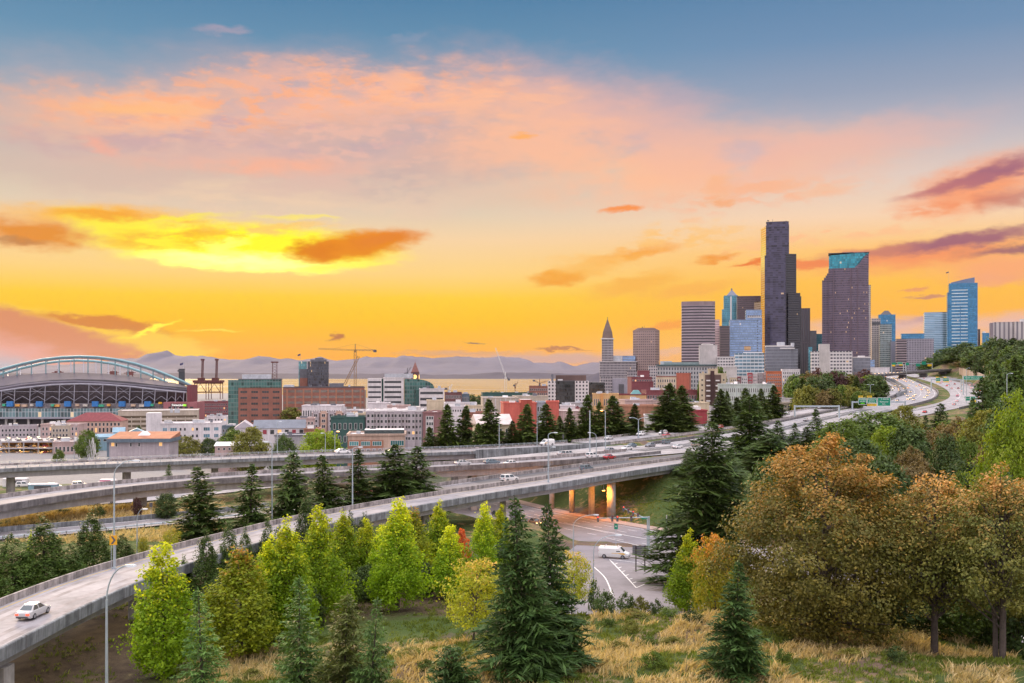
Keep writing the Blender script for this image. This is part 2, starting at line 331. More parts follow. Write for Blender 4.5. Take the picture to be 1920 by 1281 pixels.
# ------------------------------------------------------------------ mesh builder
class MB:
 def __init__(s): s.v = []; s.f = []; s.m = []; s.u = []
 def face(s, pts, mi=0, uv=None):
  n = len(s.v); s.v += [tuple(p) for p in pts]; s.f.append(tuple(range(n, n + len(pts)))); s.m.append(mi)
  s.u.append(uv or [(0, 0)] * len(pts)); return s
 def box(s, x0, x1, y0, y1, z0, z1, mi=0, top=None, bottom=True):
  top = mi if top is None else top
  for (ax, ay, bx, by, o) in ((x0, y0, x1, y0, x0), (x1, y0, x1, y1, y0), (x1, y1, x0, y1, -x1), (x0, y1, x0, y0, -y1)):
   L = abs(bx - ax) + abs(by - ay)
   s.face([(ax, ay, z0), (bx, by, z0), (bx, by, z1), (ax, ay, z1)], mi, [(0, z0), (L, z0), (L, z1), (0, z1)])
  s.face([(x0, y0, z1), (x1, y0, z1), (x1, y1, z1), (x0, y1, z1)], top, [(x0, y0), (x1, y0), (x1, y1), (x0, y1)])
  if bottom: s.face([(x0, y1, z0), (x1, y1, z0), (x1, y0, z0), (x0, y0, z0)], mi)
  return s
 def cbox(s, c, d, mi=0, top=None): return s.box(c[0] - d[0] / 2, c[0] + d[0] / 2, c[1] - d[1] / 2, c[1] + d[1] / 2, c[2] - d[2] / 2, c[2] + d[2] / 2, mi, top)
 def prism(s, poly, z0, z1, mi=0, top=None, ztop=None):
  """vertical prism over a CCW polygon; ztop(x,y) may slope the top"""
  n = len(poly); zt = (lambda x, y: z1) if ztop is None else ztop; acc = 0
  for i in range(n):
   a, b = poly[i], poly[(i + 1) % n]; L = sqrt((a[0] - b[0]) ** 2 + (a[1] - b[1]) ** 2)
   za, zb = zt(*a), zt(*b)
   s.face([(a[0], a[1], z0), (b[0], b[1], z0), (b[0], b[1], zb), (a[0], a[1], za)], mi, [(acc, z0), (acc + L, z0), (acc + L, zb), (acc, za)]); acc += L
  s.face([(p[0], p[1], zt(*p)) for p in poly], mi if top is None else top, [(p[0], p[1]) for p in poly])
  s.face([(p[0], p[1], z0) for p in reversed(poly)], mi)
  return s
 def frustum(s, lo, hi, z0, z1, mi=0):
  """lo, hi = (x0,x1,y0,y1) rectangles"""
  r = lambda q, z: [(q[0], q[2], z), (q[1], q[2], z), (q[1], q[3], z), (q[0], q[3], z)]
  A, B = r(lo, z0), r(hi, z1)
  for i in range(4): s.face([A[i], A[(i + 1) % 4], B[(i + 1) % 4], B[i]], mi, [(0, z0), (5, z0), (5, z1), (0, z1)])
  s.face(B, mi); s.face(A[::-1], mi); return s
 def tube(s, pts, rad, n=8, mi=0, cap=True):
  pts = [Vector(p) for p in pts]; rad = rad if isinstance(rad, (list, tuple)) else [rad] * len(pts)
  base = len(s.v); prev = None
  for i, p in enumerate(pts):
   d = (pts[min(i + 1, len(pts) - 1)] - pts[max(i - 1, 0)])
   if d.length < 1e-9: d = Vector((0, 0, 1))
   d.normalize()
   x = (prev - d * prev.dot(d)) if prev is not None else d.cross(Vector((0, 0, 1)) if abs(d.z) < 0.9 else Vector((1, 0, 0)))
   if x.length < 1e-6: x = d.orthogonal()
   x.normalize(); prev = x; y = d.cross(x)
   for k in range(n):
    a = 2 * pi * k / n; s.v.append(tuple(p + (x * cos(a) + y * sin(a)) * rad[i]))
  for i in range(len(pts) - 1):
   for k in range(n):
    a, b = base + i * n + k, base + i * n + (k + 1) % n
    s.f.append((a, b, b + n, a + n)); s.m.append(mi); s.u.append([(0, 0)] * 4)
  if cap:
   s.f.append(tuple(base + k for k in reversed(range(n)))); s.m.append(mi); s.u.append([(0, 0)] * n)
   e = base + (len(pts) - 1) * n
   s.f.append(tuple(e + k for k in range(n))); s.m.append(mi); s.u.append([(0, 0)] * n)
  return s
 def sweep(s, path, prof, mi=0, closed=True, cap=True):
  """path: list of (pos, right-vector); prof: list of (offset to the right, dz)"""
  base = len(s.v); k = len(prof); L = 0
  for i, (p, r) in enumerate(path):
   for (o, dz) in prof: s.v.append((p[0] + r[0] * o, p[1] + r[1] * o, p[2] + dz))
  for i in range(len(path) - 1):
   L2 = L + (path[i + 1][0] - path[i][0]).length
   for j in range(k if closed else k - 1):
    a, b = base + i * k + j, base + i * k + (j + 1) % k
    s.f.append((a, b, b + k, a + k)); s.m.append(mi); s.u.append([(L, j), (L, j + 1), (L2, j + 1), (L2, j)])
   L = L2
  if cap and closed:
   s.f.append(tuple(base + j for j in reversed(range(k)))); s.m.append(mi); s.u.append([(0, 0)] * k)
   e = base + (len(path) - 1) * k
   s.f.append(tuple(e + j for j in range(k))); s.m.append(mi); s.u.append([(0, 0)] * k)
  return s
 def build(s, name, mats, parent=None, smooth=False, loc=None):
  me = bpy.data.meshes.new(name); me.from_pydata(s.v, [], s.f)
  for m in (mats if isinstance(mats, (list, tuple)) else [mats]): me.materials.append(m)
  me.polygons.foreach_set('material_index', s.m)
  uvl = me.uv_layers.new(name='UVMap')
  uvl.data.foreach_set('uv', [c for q in s.u for p in q for c in p])
  if smooth: me.polygons.foreach_set('use_smooth', [True] * len(me.polygons))
  me.update()
  return link(name, me, parent, loc)
def link(name, me, parent=None, loc=None):
 o = bpy.data.objects.new(name, me); COL.objects.link(o)
 if parent is not None: o.parent = parent
 if loc is not None: o.location = loc
 return o
def thing(name, label, cat, loc=(0, 0, 0), rz=0.0, group=None):
 o = bpy.data.objects.new(name, None); COL.objects.link(o); o.empty_display_size = 0.5
 o.location = loc; o.rotation_euler = (0, 0, rz); tag(o, label, cat, group); return o
def tag(o, label, cat, group=None):
 o['label'] = label; o['category'] = cat
 if group: o['group'] = group
 return o
def struct(o, kind='structure'): o['kind'] = kind; return o
def kids(o): return list(KIDS.get(o.name, [])) if False else [c for c in ALLKIDS.get(o.name, o.children)]
ALLKIDS = {}
def remember(o):
 """keep the family tree of a prototype so that copying it later needs no scene scan"""
 ch = [c for c in COL.objects if c.parent == o]; ALLKIDS[o.name] = ch
 for c in ch: ALLKIDS[c.name] = [g for g in COL.objects if g.parent == c]
 return o
def dup(o, loc, rz=0.0, label=None, scale=None, group=None, parts=True, rot=None):
 r = o.copy(); COL.objects.link(r); r.location = loc; r.rotation_euler = rot or (0, 0, rz)
 if scale is not None: r.scale = scale if isinstance(scale, (tuple, list)) else (scale,) * 3
 if label: r['label'] = label
 if group: r['group'] = group
 out = []
 for ch in ALLKIDS.get(o.name, []):
  c = ch.copy(); COL.objects.link(c); c.parent = r; out.append(c)
  for g in ALLKIDS.get(ch.name, []):
   d = g.copy(); COL.objects.link(d); d.parent = c
 r_parts[r.name] = out
 return r
r_parts = {}
def park(o):
 """a prototype that is first used by moving it, then copied"""
 return o
# ------------------------------------------------------------------ placing
def P(px, py, d): return Vector(((px - CX) / F * d, d, HC + (HY - py) / F * d))
ZR = [(0, 32.5), (100, 32.7), (200, 33), (300, 34), (394, 34.3), (500, 36), (600, 38), (700, 40.9), (1000, 50), (1300, 58), (1700, 67), (3000, 80)]
def zroad(d): return float(np.interp(d, [a for a, b in ZR], [b for a, b in ZR]))
def solve(py, zf, lo=40.0, hi=2500.0):
 """depth at which the sight line of row py meets the height profile zf(depth)"""
 g = lambda d: HC + (HY - py) / F * d - zf(d)
 a = lo; prev = g(a)
 d = lo
 while d < hi:
  d2 = d * 1.01; v = g(d2)
  if prev > 0 and v <= 0:
   for _ in range(40):
    mid = (d + d2) / 2
    if g(mid) > 0: d = mid
    else: d2 = mid
   return d
  prev = v; d = d2
 return hi
def RP(px, py, dz=0.0):
 d = solve(py, lambda q: zroad(q) + dz); return Vector(((px - CX) / F * d, d, zroad(d) + dz))
def ZP(px, py, z):
 d = (HC - z) * F / (py - HY); return Vector(((px - CX) / F * d, d, z))
def spline(pts, step=4.0):
 """Catmull-Rom through points, resampled; returns (pos, right) pairs"""
 pts = [Vector(p) for p in pts]; q = [pts[0] * 2 - pts[1]] + pts + [pts[-1] * 2 - pts[-2]]; out = []
 for i in range(1, len(q) - 2):
  a, b, c, d = q[i - 1], q[i], q[i + 1], q[i + 2]; n = max(1, int((c - b).length / step))
  for k in range(n):
   t = k / n
   out.append(0.5 * ((2 * b) + (c - a) * t + (2 * a - 5 * b + 4 * c - d) * t * t + (3 * b - a - 3 * c + d) * t ** 3))
 out.append(pts[-1].copy()); res = []
 for i, p in enumerate(out):
  t = out[min(i + 1, len(out) - 1)] - out[max(i - 1, 0)]; t.z = 0; t.normalize()
  res.append((p, Vector((t.y, -t.x, 0))))
 return res
def offset(path, o, dz=0.0): return [(p + r * o + Vector((0, 0, dz)), r) for p, r in path]
def sub(path, s0, s1):
 """part of a path between two distances"""
 L = 0; out = []
 for i, (p, r) in enumerate(path):
  if i: L += (p - path[i - 1][0]).length
  if s0 <= L <= s1: out.append((p, r))
 return out
def plen(path): return sum((path[i + 1][0] - path[i][0]).length for i in range(len(path) - 1))
def at(path, s):
 L = 0
 for i in range(len(path) - 1):
  d = (path[i + 1][0] - path[i][0]).length
  if L + d >= s:
   t = (s - L) / max(d, 1e-6); return path[i][0].lerp(path[i + 1][0], t), path[i][1]
  L += d
 return path[-1]
def nearest(path, x, y):
 return min(path, key=lambda q: (q[0].x - x) ** 2 + (q[0].y - y) ** 2)
# ------------------------------------------------------------------ road lines in plan
def zl(pts): return [(p[0], p[1], p[2] if len(p) > 2 else zroad(p[1])) for p in pts]
RAMP = spline(zl([(-59, 55), (-59.3, 90), (-59, 106), (-58, 128), (-55.5, 146), (-50, 165), (-44, 181), (-38, 196), (-31, 208), (-22.6, 221), (-14, 233), (-4.5, 245),
                  (8, 260), (24, 281), (41, 302), (64, 330), (92, 366)]), 3)
SLIP = spline([(-160, 188, 27.5), (-130, 200, 27.8), (-97, 219, 28), (-78, 232, 28.3), (-60, 241, 29.2), (-42, 249, 30.6), (-26, 255, 32), (-13, 260, 33), (0, 271, 33.7), (15.6, 289.5, 33.9),
               (32.6, 310.5, 34.1), (56, 338, 34.2), (87, 374, 34.3), (118, 415, 34.6), (166, 494, 36)], 3)
MID = spline(zl([(-130, 150), (-124, 190), (-118, 209), (-110, 231), (-99, 251), (-86, 265), (-69, 277), (-49, 287), (-27, 299), (2, 315), (24, 332), (46, 356)]), 3)
LOW = spline([(-230, 215, 26), (-190, 236, 26.5), (-140, 260, 27), (-104, 278, 27.5), (-70, 296, 29.5), (-38, 312, 32), (-7, 330, 33.8), (20, 356, 34.2), (46, 388, 34.3)], 4)
HIGH = spline(zl([(-215, 236, 35), (-180, 264, 35), (-147, 288, 35), (-121, 303, 35), (-88, 321, 35), (-55, 336, 35), (-12, 356, 34.9), (25, 388, 34.7), (69, 448, 35.2), (110, 508), (160, 585),
                  (210, 660), (262, 745), (320, 850), (372, 1000), (415, 1150), (450, 1320), (490, 1500)]), 5)
MAIN = spline(zl([(22, 338), (64, 381), (114, 451), (183, 570), (240, 660), (298, 755), (357, 890), (420, 1085), (483, 1290), (540, 1500)]), 6)
EAST = spline(zl([(130, 440), (166, 494), (232, 595), (320, 722), (382, 850), (448, 1036), (510, 1250), (575, 1500)]), 6)
FAR = spline(zl([(75, 60, 28), (72, 120, 28), (86, 180, 28.5), (120, 270, 30), (180, 380, 33), (270, 530), (320, 635), (360, 740), (403, 860), (440, 970), (490, 1100), (560, 1300)]), 6)
ZD = [(100, 28.2), (140, 27.2), (160, 26.5), (208, 24.5), (240, 23), (280, 21.5), (330, 20), (500, 14)]
def zdear(d): return float(np.interp(d, [a for a, b in ZD], [b for a, b in ZD]))
STREET = [(p.copy().to_2d(), r) for p, r in spline([(92, 148, 0), (70, 178, 0), (52, 205, 0), (38, 229, 0), (26, 250, 0), (15, 271, 0), (4, 293, 0), (-7, 320, 0), (-18, 350, 0)], 2)]
STREET = [(Vector((p.x, p.y, zdear(p.y))), r) for p, r in STREET]
SIDE = [(Vector((p.x, p.y, zdear(p.y))), r) for p, r in spline([(17.5, 147, 0), (17.8, 160, 0), (18.5, 178, 0), (20, 195, 0), (26, 222, 0)], 2)]
# ------------------------------------------------------------------ terrain
CT = np.array([(0, -60, 58), (-80, -60, 50), (80, -60, 55), (0, 0, 50), (-60, 20, 36), (60, 20, 45), (0, 50, 39), (-35, 60, 31), (40, 60, 38), (100, 60, 38), (-70, 70, 26),
 (0, 95, 34), (-8, 100, 33.2), (-17, 97, 31.5), (-27, 100, 29), (-42, 105, 26.2), (-60, 110, 25), (-80, 110, 25), (-120, 110, 24), (-200, 110, 22), (20, 95, 34.4), (36, 95, 34.5), (46, 95, 34), (60, 95, 33), (80, 95, 31), (140, 95, 34), (200, 95, 45),
 (-2, 112, 32.4), (8, 115, 32.4), (20, 115, 32.3), (30, 112, 32.8), (42, 112, 32.3), (52, 112, 31.5), (65, 120, 29),
 (0, 124, 30.5), (10, 128, 31.9), (18, 128, 31.9), (27, 128, 31.9), (10, 137, 31.4), (18, 138, 31.3), (26, 138, 31.2), (36, 130, 31.2), (46, 130, 30.2), (-10, 122, 29.5), (-20, 120, 28.4), (-30, 120, 27.2), (-45, 125, 26), (-60, 140, 26),
 (-10, 138, 27.8), (-25, 140, 27.4), (-40, 145, 27), (-5, 150, 27.4), (5, 145, 28), (-20, 160, 27), (-35, 170, 27), (-5, 170, 27), (3, 190, 26.4), (-10, 190, 26.6), (-25, 195, 27), (-10, 210, 26), (-20, 220, 26.5), (-30, 240, 27.5),
 (45, 150, 28.2), (48, 170, 27.4), (60, 160, 28), (55, 200, 25.5), (60, 225, 27), (60, 245, 28.5), (48, 262, 26), (52, 280, 29), (58, 300, 32), (46, 300, 29), (40, 290, 25), (72, 285, 33), (85, 260, 34), (110, 260, 37), (64, 318, 33.4), (30, 305, 25), (-10, 290, 21.5), (-30, 310, 23), (-20, 265, 24),
 (-75, 180, 27), (-75, 205, 27.8), (-60, 205, 27.8), (-48, 210, 27.8), (-95, 200, 27.5), (-110, 215, 27.5), (-110, 245, 28), (-90, 245, 28.2), (-60, 255, 28.6), (-40, 262, 29.5), (-150, 230, 26.5), (-200, 200, 25), (-250, 250, 24),
 (-110, 300, 27), (-140, 300, 26.6), (-90, 315, 27.2), (-60, 322, 28), (-20, 345, 29.5), (-140, 340, 23), (-100, 350, 23), (-60, 370, 23), (-150, 420, 14), (-60, 420, 16), (-250, 400, 12), (-300, 300, 18),
 (0, 405, 30.5), (30, 430, 31), (-25, 420, 25), (60, 470, 32.5), (90, 520, 33), (20, 480, 22), (50, 540, 22), (-100, 520, 9), (0, 560, 10), (-250, 550, 8), (-450, 550, 8), (100, 600, 22), (60, 650, 12), (-100, 700, 8), (-400, 800, 6), (-700, 800, 6), (0, 800, 8), (100, 800, 14), (160, 700, 28), (210, 760, 34), (250, 850, 38),
 (170, 900, 20), (0, 1100, 8), (-300, 1100, 5), (-700, 1200, 5), (200, 1100, 20), (320, 1000, 42), (360, 1150, 48), (300, 1300, 34), (150, 1400, 10), (0, 1500, 5), (-300, 1700, 4), (-800, 1800, 4), (200, 1700, 8), (400, 1500, 45), (500, 1700, 60), (700, 2000, 70), (400, 2200, 30), (900, 2600, 70),
 (150, 250, 40), (200, 330, 44), (150, 330, 36), (130, 380, 34), (250, 420, 44), (300, 500, 48), (400, 600, 56), (350, 620, 44), (430, 760, 58), (480, 860, 72), (520, 950, 80), (600, 1000, 88), (550, 1100, 80), (600, 1300, 78), (700, 800, 92), (800, 1200, 95), (300, 200, 56), (500, 300, 70), (1500, 800, 100), (1500, 2500, 80), (-1500, 600, 6), (-1500, 1800, 4)], dtype=float)
# at-grade stretches: the ground is graded to them
GRADE = []
for path, hw, lo, hi in ((SLIP, 6.5, 0, 246), (SLIP, 6.5, 318, 2000), (LOW, 7.5, 0, 300), (HIGH, 9, 395, 3000), (MAIN, 17, 352, 3000), (EAST, 16, 0, 3000), (FAR, 11, 0, 3000), (STREET, 14.5, 0, 2000), (SIDE, 12.5, 0, 2000), (RAMP, 6.5, 312, 2000)):
 for p, r in path:
  if lo <= p.y <= hi: GRADE.append((p.x, p.y, p.z, hw))
GRADE = np.array(GRADE)
def hnoise(x, y):
 return (np.sin(x * 0.11 + 1.3) * np.cos(y * 0.13 + .4) + 0.6 * np.sin(x * .31 + y * .22) + .4 * np.cos(x * .53 - y * .47 + 2) + .25 * np.sin(x * 1.1 + y * .9))
def terrain(x, y):
 x = np.atleast_1d(np.asarray(x, float)); y = np.atleast_1d(np.asarray(y, float))
 out = np.empty_like(x)
 for s in range(0, len(x), 4000):
  X, Y = x[s:s + 4000], y[s:s + 4000]
  d2 = (X[:, None] - CT[None, :, 0]) ** 2 + (Y[:, None] - CT[None, :, 1]) ** 2
  w = 1.0 / (d2 + 12.0) ** 2.0
  z = (w * CT[None, :, 2]).sum(1) / w.sum(1)
  near = np.exp(-np.maximum(Y - 60, 0) / 200.0)
  z = z + hnoise(X, Y) * 0.35 * near + hnoise(X * 0.15, Y * 0.15) * 0.4 * (1 - near)
  g2 = np.sqrt((X[:, None] - GRADE[None, :, 0]) ** 2 + (Y[:, None] - GRADE[None, :, 1]) ** 2) - GRADE[None, :, 3]
  j = g2.argmin(1); g = g2[np.arange(len(X)), j]
  # weighted height of nearby road
  k = sstep(0.8, np.clip(6 + (GRADE[j, 1] * 0.02), 6, 22), g)
  z = (GRADE[j, 2] - 0.30) * (1 - k) + z * k
  shore = np.interp(X, [-3000, -700, -350, 0, 300, 450, 700, 3000], [2450, 2400, 2150, 1750, 1850, 2300, 3500, 4200])
  z = np.where(Y > shore, lerp(z, -4, sstep(0, 25, Y - shore)), z)
  out[s:s + 4000] = z
 return out
def T(x, y): return float(terrain([x], [y])[0])
def TP(px, d, dz=0.0):
 x = (px - CX) / F * d; return Vector((x, d, T(x, d) + dz))
def axis(a, b, c, fine, grow):
 """spacing 'fine' between a..b, growing outward to c on both sides"""
 mid = list(np.arange(a, b, fine)); hi = [b]; s = fine
 while hi[-1] < c[1]: s *= grow; hi.append(hi[-1] + s)
 lo = [a - fine]; s = fine
 while lo[-1] > c[0]: s *= grow; lo.append(lo[-1] - s)
 return np.array(lo[::-1] + mid + hi)
gx = axis(-130, 130, (-2600, 2600), 2.2, 1.06); gy = axis(60, 340, (-300, 4300), 2.2, 1.045)
GX, GY = np.meshgrid(gx, gy); GZ = terrain(GX.ravel(), GY.ravel())
me = bpy.data.meshes.new('ground')
nx, ny = len(gx), len(gy)
vs = np.stack([GX.ravel(), GY.ravel(), GZ], 1)
ii = np.arange((ny - 1) * (nx - 1)); r_, c_ = ii // (nx - 1), ii % (nx - 1); a_ = r_ * nx + c_
me.from_pydata(vs.tolist(), [], np.stack([a_, a_ + 1, a_ + nx + 1, a_ + nx], 1).tolist())
me.polygons.foreach_set('use_smooth', [True] * len(me.polygons))
def ground_mat():
 m, nt, b = newmat('ground_soil_and_grass'); N = NT(nt)
 pos = N.n('ShaderNodeNewGeometry').outputs['Position']
 s = N.n('ShaderNodeSeparateXYZ', {0: pos})
 n1 = N.noise(pos, 0.055, 6, 0.6); n2 = N.noise(pos, 0.5, 5, 0.65); n3 = N.noise(pos, 3.0, 4, 0.7)
 f = N.m('ADD', N.m('MULTIPLY', n1, 0.55), N.m('MULTIPLY', n2, 0.45))
 dry = N.mix(n3, (0.30, 0.20, 0.09, 1), (0.42, 0.29, 0.13, 1))
 green = N.mix(n3, (0.045, 0.072, 0.022, 1), (0.10, 0.125, 0.035, 1))
 soil = N.mix(n3, (0.09, 0.06, 0.05, 1), (0.20, 0.14, 0.11, 1))
 near = N.mix(N.mr(f, 0.50, 0.58), green, dry)
 near = N.mix(N.mr(N.m('ADD', n1, N.m('MULTIPLY', n3, .2)), 0.62, 0.72), near, soil)
 # lawn behind the bank, soil under the ramp darkened with painted shade, lawn on the embankment by the street, paved city ground far off
 def spot(cx, cy, rx, ry, e=0.35):
  q = N.m('ADD', N.m('POWER', N.m('ABSOLUTE', N.m('DIVIDE', N.m('SUBTRACT', s.outputs[0], cx), rx)), 2.0), N.m('POWER', N.m('ABSOLUTE', N.m('DIVIDE', N.m('SUBTRACT', s.outputs[1], cy), ry)), 2.0))
  q = N.m('ADD', q, N.mr(n2, 0.3, 0.7, -0.4, 0.4))
  return N.n('ShaderNodeMapRange', {0: q, 1: 1 + e, 2: 1 - e}, interpolation_type='SMOOTHSTEP').outputs[0]
 lawn = N.mix(n3, (0.045, 0.075, 0.018, 1), (0.085, 0.115, 0.030, 1))
 near = N.mix(spot(-14, 137, 17, 13), near, lawn)
 near = N.mix(spot(56, 275, 22, 34), near, N.mix(n3, (0.05, 0.085, 0.022, 1), (0.085, 0.12, 0.035, 1)))
 shaded_dirt = N.mix(N.mr(f, 0.4, 0.62), (0.045, 0.030, 0.022, 1), (0.13, 0.095, 0.055, 1))
 near = N.mix(spot(-58, 128, 17, 44, 0.5), near, shaded_dirt)
 near = N.mix(spot(-12, 160, 30, 16, 0.5), near, shaded_dirt)
 near = N.mix(spot(-100, 246, 60, 12), near, dry)
 city = N.mix(n2, (0.20, 0.185, 0.18, 1), (0.33, 0.31, 0.30, 1))
 flat = N.m('MULTIPLY', N.n('ShaderNodeMapRange', {0: s.outputs[1], 1: 330.0, 2: 400.0}, interpolation_type='SMOOTHSTEP').outputs[0], N.n('ShaderNodeMapRange', {0: s.outputs[2], 1: 27.0, 2: 20.0}, interpolation_type='SMOOTHSTEP').outputs[0])
 N.link(N.mix(flat, near, city), b.inputs['Base Color']); b.inputs['Roughness'].default_value = 0.95; b.inputs['Specular IOR Level'].default_value = 0.15
 bn = N.n('ShaderNodeBump', {'Height': N.m('ADD', n3, n2), 'Strength': 0.7, 'Distance': 0.4}); N.link(bn.outputs[0], b.inputs['Normal'])
 return m
me.materials.append(ground_mat()); me.update()
struct(link('ground', me))
# ------------------------------------------------------------------ water, far shores, mountains
def water_mat():
 """choppy sea at a grazing angle: almost all of it mirrors the low sky, spread by the waves"""
 m, nt, b = newmat('sea_water'); N = NT(nt); pos = N.n('ShaderNodeNewGeometry').outputs['Position']
 mp = N.n('ShaderNodeMapping', {0: pos}); mp.inputs['Scale'].default_value = (.25, 1, 1)
 k = N.noise(mp.outputs[0], 0.004, 5, 0.6)
 g = N.n('ShaderNodeBsdfGlossy', {0: (0.88, 0.84, 0.80, 1), 1: N.mr(k, .35, .65, .10, .22)}, distribution='MULTI_GGX')
 N.link(N.n('ShaderNodeMixShader', {0: 0.9, 1: b.outputs[0], 2: g.outputs[0]}).outputs[0], nt.nodes['Material Output'].inputs[0]); b.inputs['Base Color'].default_value = (0.03, 0.05, 0.06, 1)
 return m
mb = MB(); mb.face([(-31000, 1500, 0), (31000, 1500, 0), (31000, 31500, 0), (-31000, 31500, 0)])
struct(mb.build('water', water_mat()))
def ridge(name, prof, D, depth, m, seed, rough, base=0.0, foot=0.35):
 """mountain or headland as a solid heightfield: crest line given by photo rows at distance D, falling away on both sides"""
 random.seed(seed); xs = np.array([p[0] for p in prof], float); ys = np.array([p[1] for p in prof], float)
 px = np.arange(xs[0], xs[-1] + 1, 5.0); rows = 15; V = []
 for j in range(rows):
  t = j / (rows - 1)               # 0 front foot .. 0.6 crest .. 1 back foot
  k = (t / 0.6) if t <= 0.6 else (1 - (t - 0.6) / 0.4); d = D - depth * 0.6 + depth * t
  for x in px:
   y = np.interp(x, xs, ys)
   h = max(3.0, HC + (HY - y) / F * D) - base
   X = (x - CX) / F * D + (0 if t == .6 else 0)
   n = mnoise.fractal(Vector((X * 0.0006 / rough, d * 0.0006 / rough, seed)), 1.0, 2.0, 6)
   n2 = mnoise.fractal(Vector((X * 0.004 / rough, d * 0.004 / rough, seed + 5)), 1.0, 2.0, 4)
   z = h * (k ** 1.25) * (1 + n * 0.28 * min(1, 2.5 * (1 - k) + 0.1)) + n2 * h * 0.13 * k
   V.append((X, d, base + max(z, -5) if 0 < j < rows - 1 else base - 5))
 nx = len(px); ii = np.arange((rows - 1) * (nx - 1)); r_, c_ = ii // (nx - 1), ii % (nx - 1); a_ = r_ * nx + c_
 me = bpy.data.meshes.new(name); me.from_pydata(V, [], np.stack([a_, a_ + 1, a_ + nx + 1, a_ + nx], 1).tolist())
 me.materials.append(m); me.polygons.foreach_set('use_smooth', [True] * len(me.polygons)); me.update()
 return struct(link(name, me))
rock = mat('hazy_mountain_rock', (0.088, 0.083, 0.118), 0.95, 0.15, 0.0006)  # rock tinted lilac, some distance haze put into its colour
wood = mat('forested_shore', (0.04, 0.035, 0.06), 0.95, 0.2, 0.003)
ridge('mountains', [(-200, 690), (-60, 684), (40, 688), (120, 682), (200, 676), (232, 671), (262, 669), (285, 666), (298, 660), (306, 658.5), (313, 659), (322, 661), (332, 667), (350, 668), (366, 667), (388, 669), (410, 671), (440, 671), (470, 671),
      (490, 665), (500, 664), (514, 667), (530, 670), (560, 674), (585, 673), (604, 668), (620, 672), (650, 672), (700, 668), (720, 664), (745, 668), (760, 664), (780, 669), (830, 671), (860, 668), (900, 669), (925, 667), (938, 665), (960, 669), (985, 672), (1000, 676), (1020, 678),
      (1036, 680), (1048, 677), (1062, 682), (1078, 686), (1095, 683), (1110, 680), (1130, 679), (1160, 682), (1300, 686), (1500, 690), (1750, 692), (2100, 690)], 27000, 9000, rock, 4, 2.0)
ridge('foothills', [(-200, 694), (300, 692), (420, 690), (560, 693), (700, 690), (860, 692), (1000, 694), (1130, 692), (1400, 694), (2100, 695)], 21000, 4000, rock, 9, 1.2)
ridge('far_shore', [(-200, 699), (200, 700), (400, 699), (440, 698.5), (520, 700), (640, 701), (760, 700), (800, 702), (880, 702), (920, 698.5), (960, 697.5), (1010, 699), (1060, 700), (1130, 701), (1160, 704), (1300, 704), (2100, 702)], 12200, 1600, wood, 2, 0.5)
ridge('headland', [(1085, 711), (1100, 705), (1112, 701), (1125, 699), (1160, 698), (1300, 697), (1500, 699), (1560, 709)], 6200, 900, wood, 6, 0.25)
ridge('headland', [(-300, 697), (-40, 698), (0, 699), (40, 700), (75, 704), (105, 710)], 5200, 900, wood, 8, 0.25)
# ------------------------------------------------------------------ road surfaces
concrete = mat('road_concrete', (0.29, 0.27, 0.28), 0.85, 0.28, 0.12, fine=9)
asphalt = mat('asphalt', (0.095, 0.092, 0.10), 0.8, 0.22, 0.15, fine=9)
asph_mid = mat('worn_asphalt', (0.17, 0.155, 0.165), 0.8, 0.2, 0.11, fine=9)
wall_con = mat('weathered_concrete', (0.25, 0.26, 0.275), 0.9, 0.34, 0.35, streak=0.62, fine=5)
barr_con = mat('parapet_concrete', (0.36, 0.32, 0.31), 0.9, 0.42, 0.5, streak=0.55, fine=5)
gird_con = mat('girder_concrete', (0.42, 0.40, 0.41), 0.9, 0.14, 0.2, streak=0.2)
dark_con = mat('stained_concrete', (0.20, 0.185, 0.19), 0.9, 0.3, 0.3, streak=0.5)
pier_con = mat('pier_concrete', (0.40, 0.37, 0.35), 0.9, 0.2, 0.3, streak=0.3)
paint_w = mat('road_paint_white', (0.72, 0.70, 0.68), 0.7, 0.2, 0.5)
paint_y = mat('road_paint_yellow', (0.60, 0.40, 0.08), 0.7, 0.2, 0.5)
steel = mat('galvanised_steel', (0.42, 0.46, 0.50), 0.45, 0.12, 0.6, metal=0.5)
def wid(path, w): return w if callable(w) else (lambda i: w)
def sheet(mb, path, a, b, dz, mi=0, n=1):
 """flat strip between lateral offsets a and b (numbers or functions of the running index)"""
 A = a if callable(a) else (lambda i: a); B = b if callable(b) else (lambda i: b); base = len(mb.v)
 for i, (p, r) in enumerate(path):
  for k in range(n + 1):
   o = lerp(A(i), B(i), k / n); mb.v.append((p.x + r.x * o, p.y + r.y * o, p.z + dz))
 for i in range(len(path) - 1):
  for k in range(n):
   q = base + i * (n + 1) + k
   mb.f.append((q, q + 1, q + n + 2, q + n + 1)); mb.m.append(mi); mb.u.append([(0, 0)] * 4)
 return mb
def dashes(mb, path, o, w, dz, on=3.0, gap=9.0, mi=0):
 L = plen(path); s = 0
 while s + on < L:
  q = [at(path, s), at(path, s + on)]; sheet(mb, q, o - w / 2, o + w / 2, dz, mi); s += on + gap
 return mb
def lines(name, path, solid=(), dash=(), parent=None, dz=0.03, m=None, w=0.18, on=3.0, gap=9.0):
 mb = MB()
 for o in solid: sheet(mb, path, o - w / 2, o + w / 2, dz)
 for o in dash: dashes(mb, path, o, w, dz, on, gap)
 o = mb.build(name, m or paint_w, parent)
 return o if parent else struct(o)
def wbuild(mb, name, mats, parent, smooth=False):
 """mesh given in world coordinates, as a part of an unrotated thing"""
 return mb.build(name, mats, parent, smooth, loc=-parent.location)
def interp(pts): return lambda y: float(np.interp(y, [p[0] for p in pts], [p[1] for p in pts]))
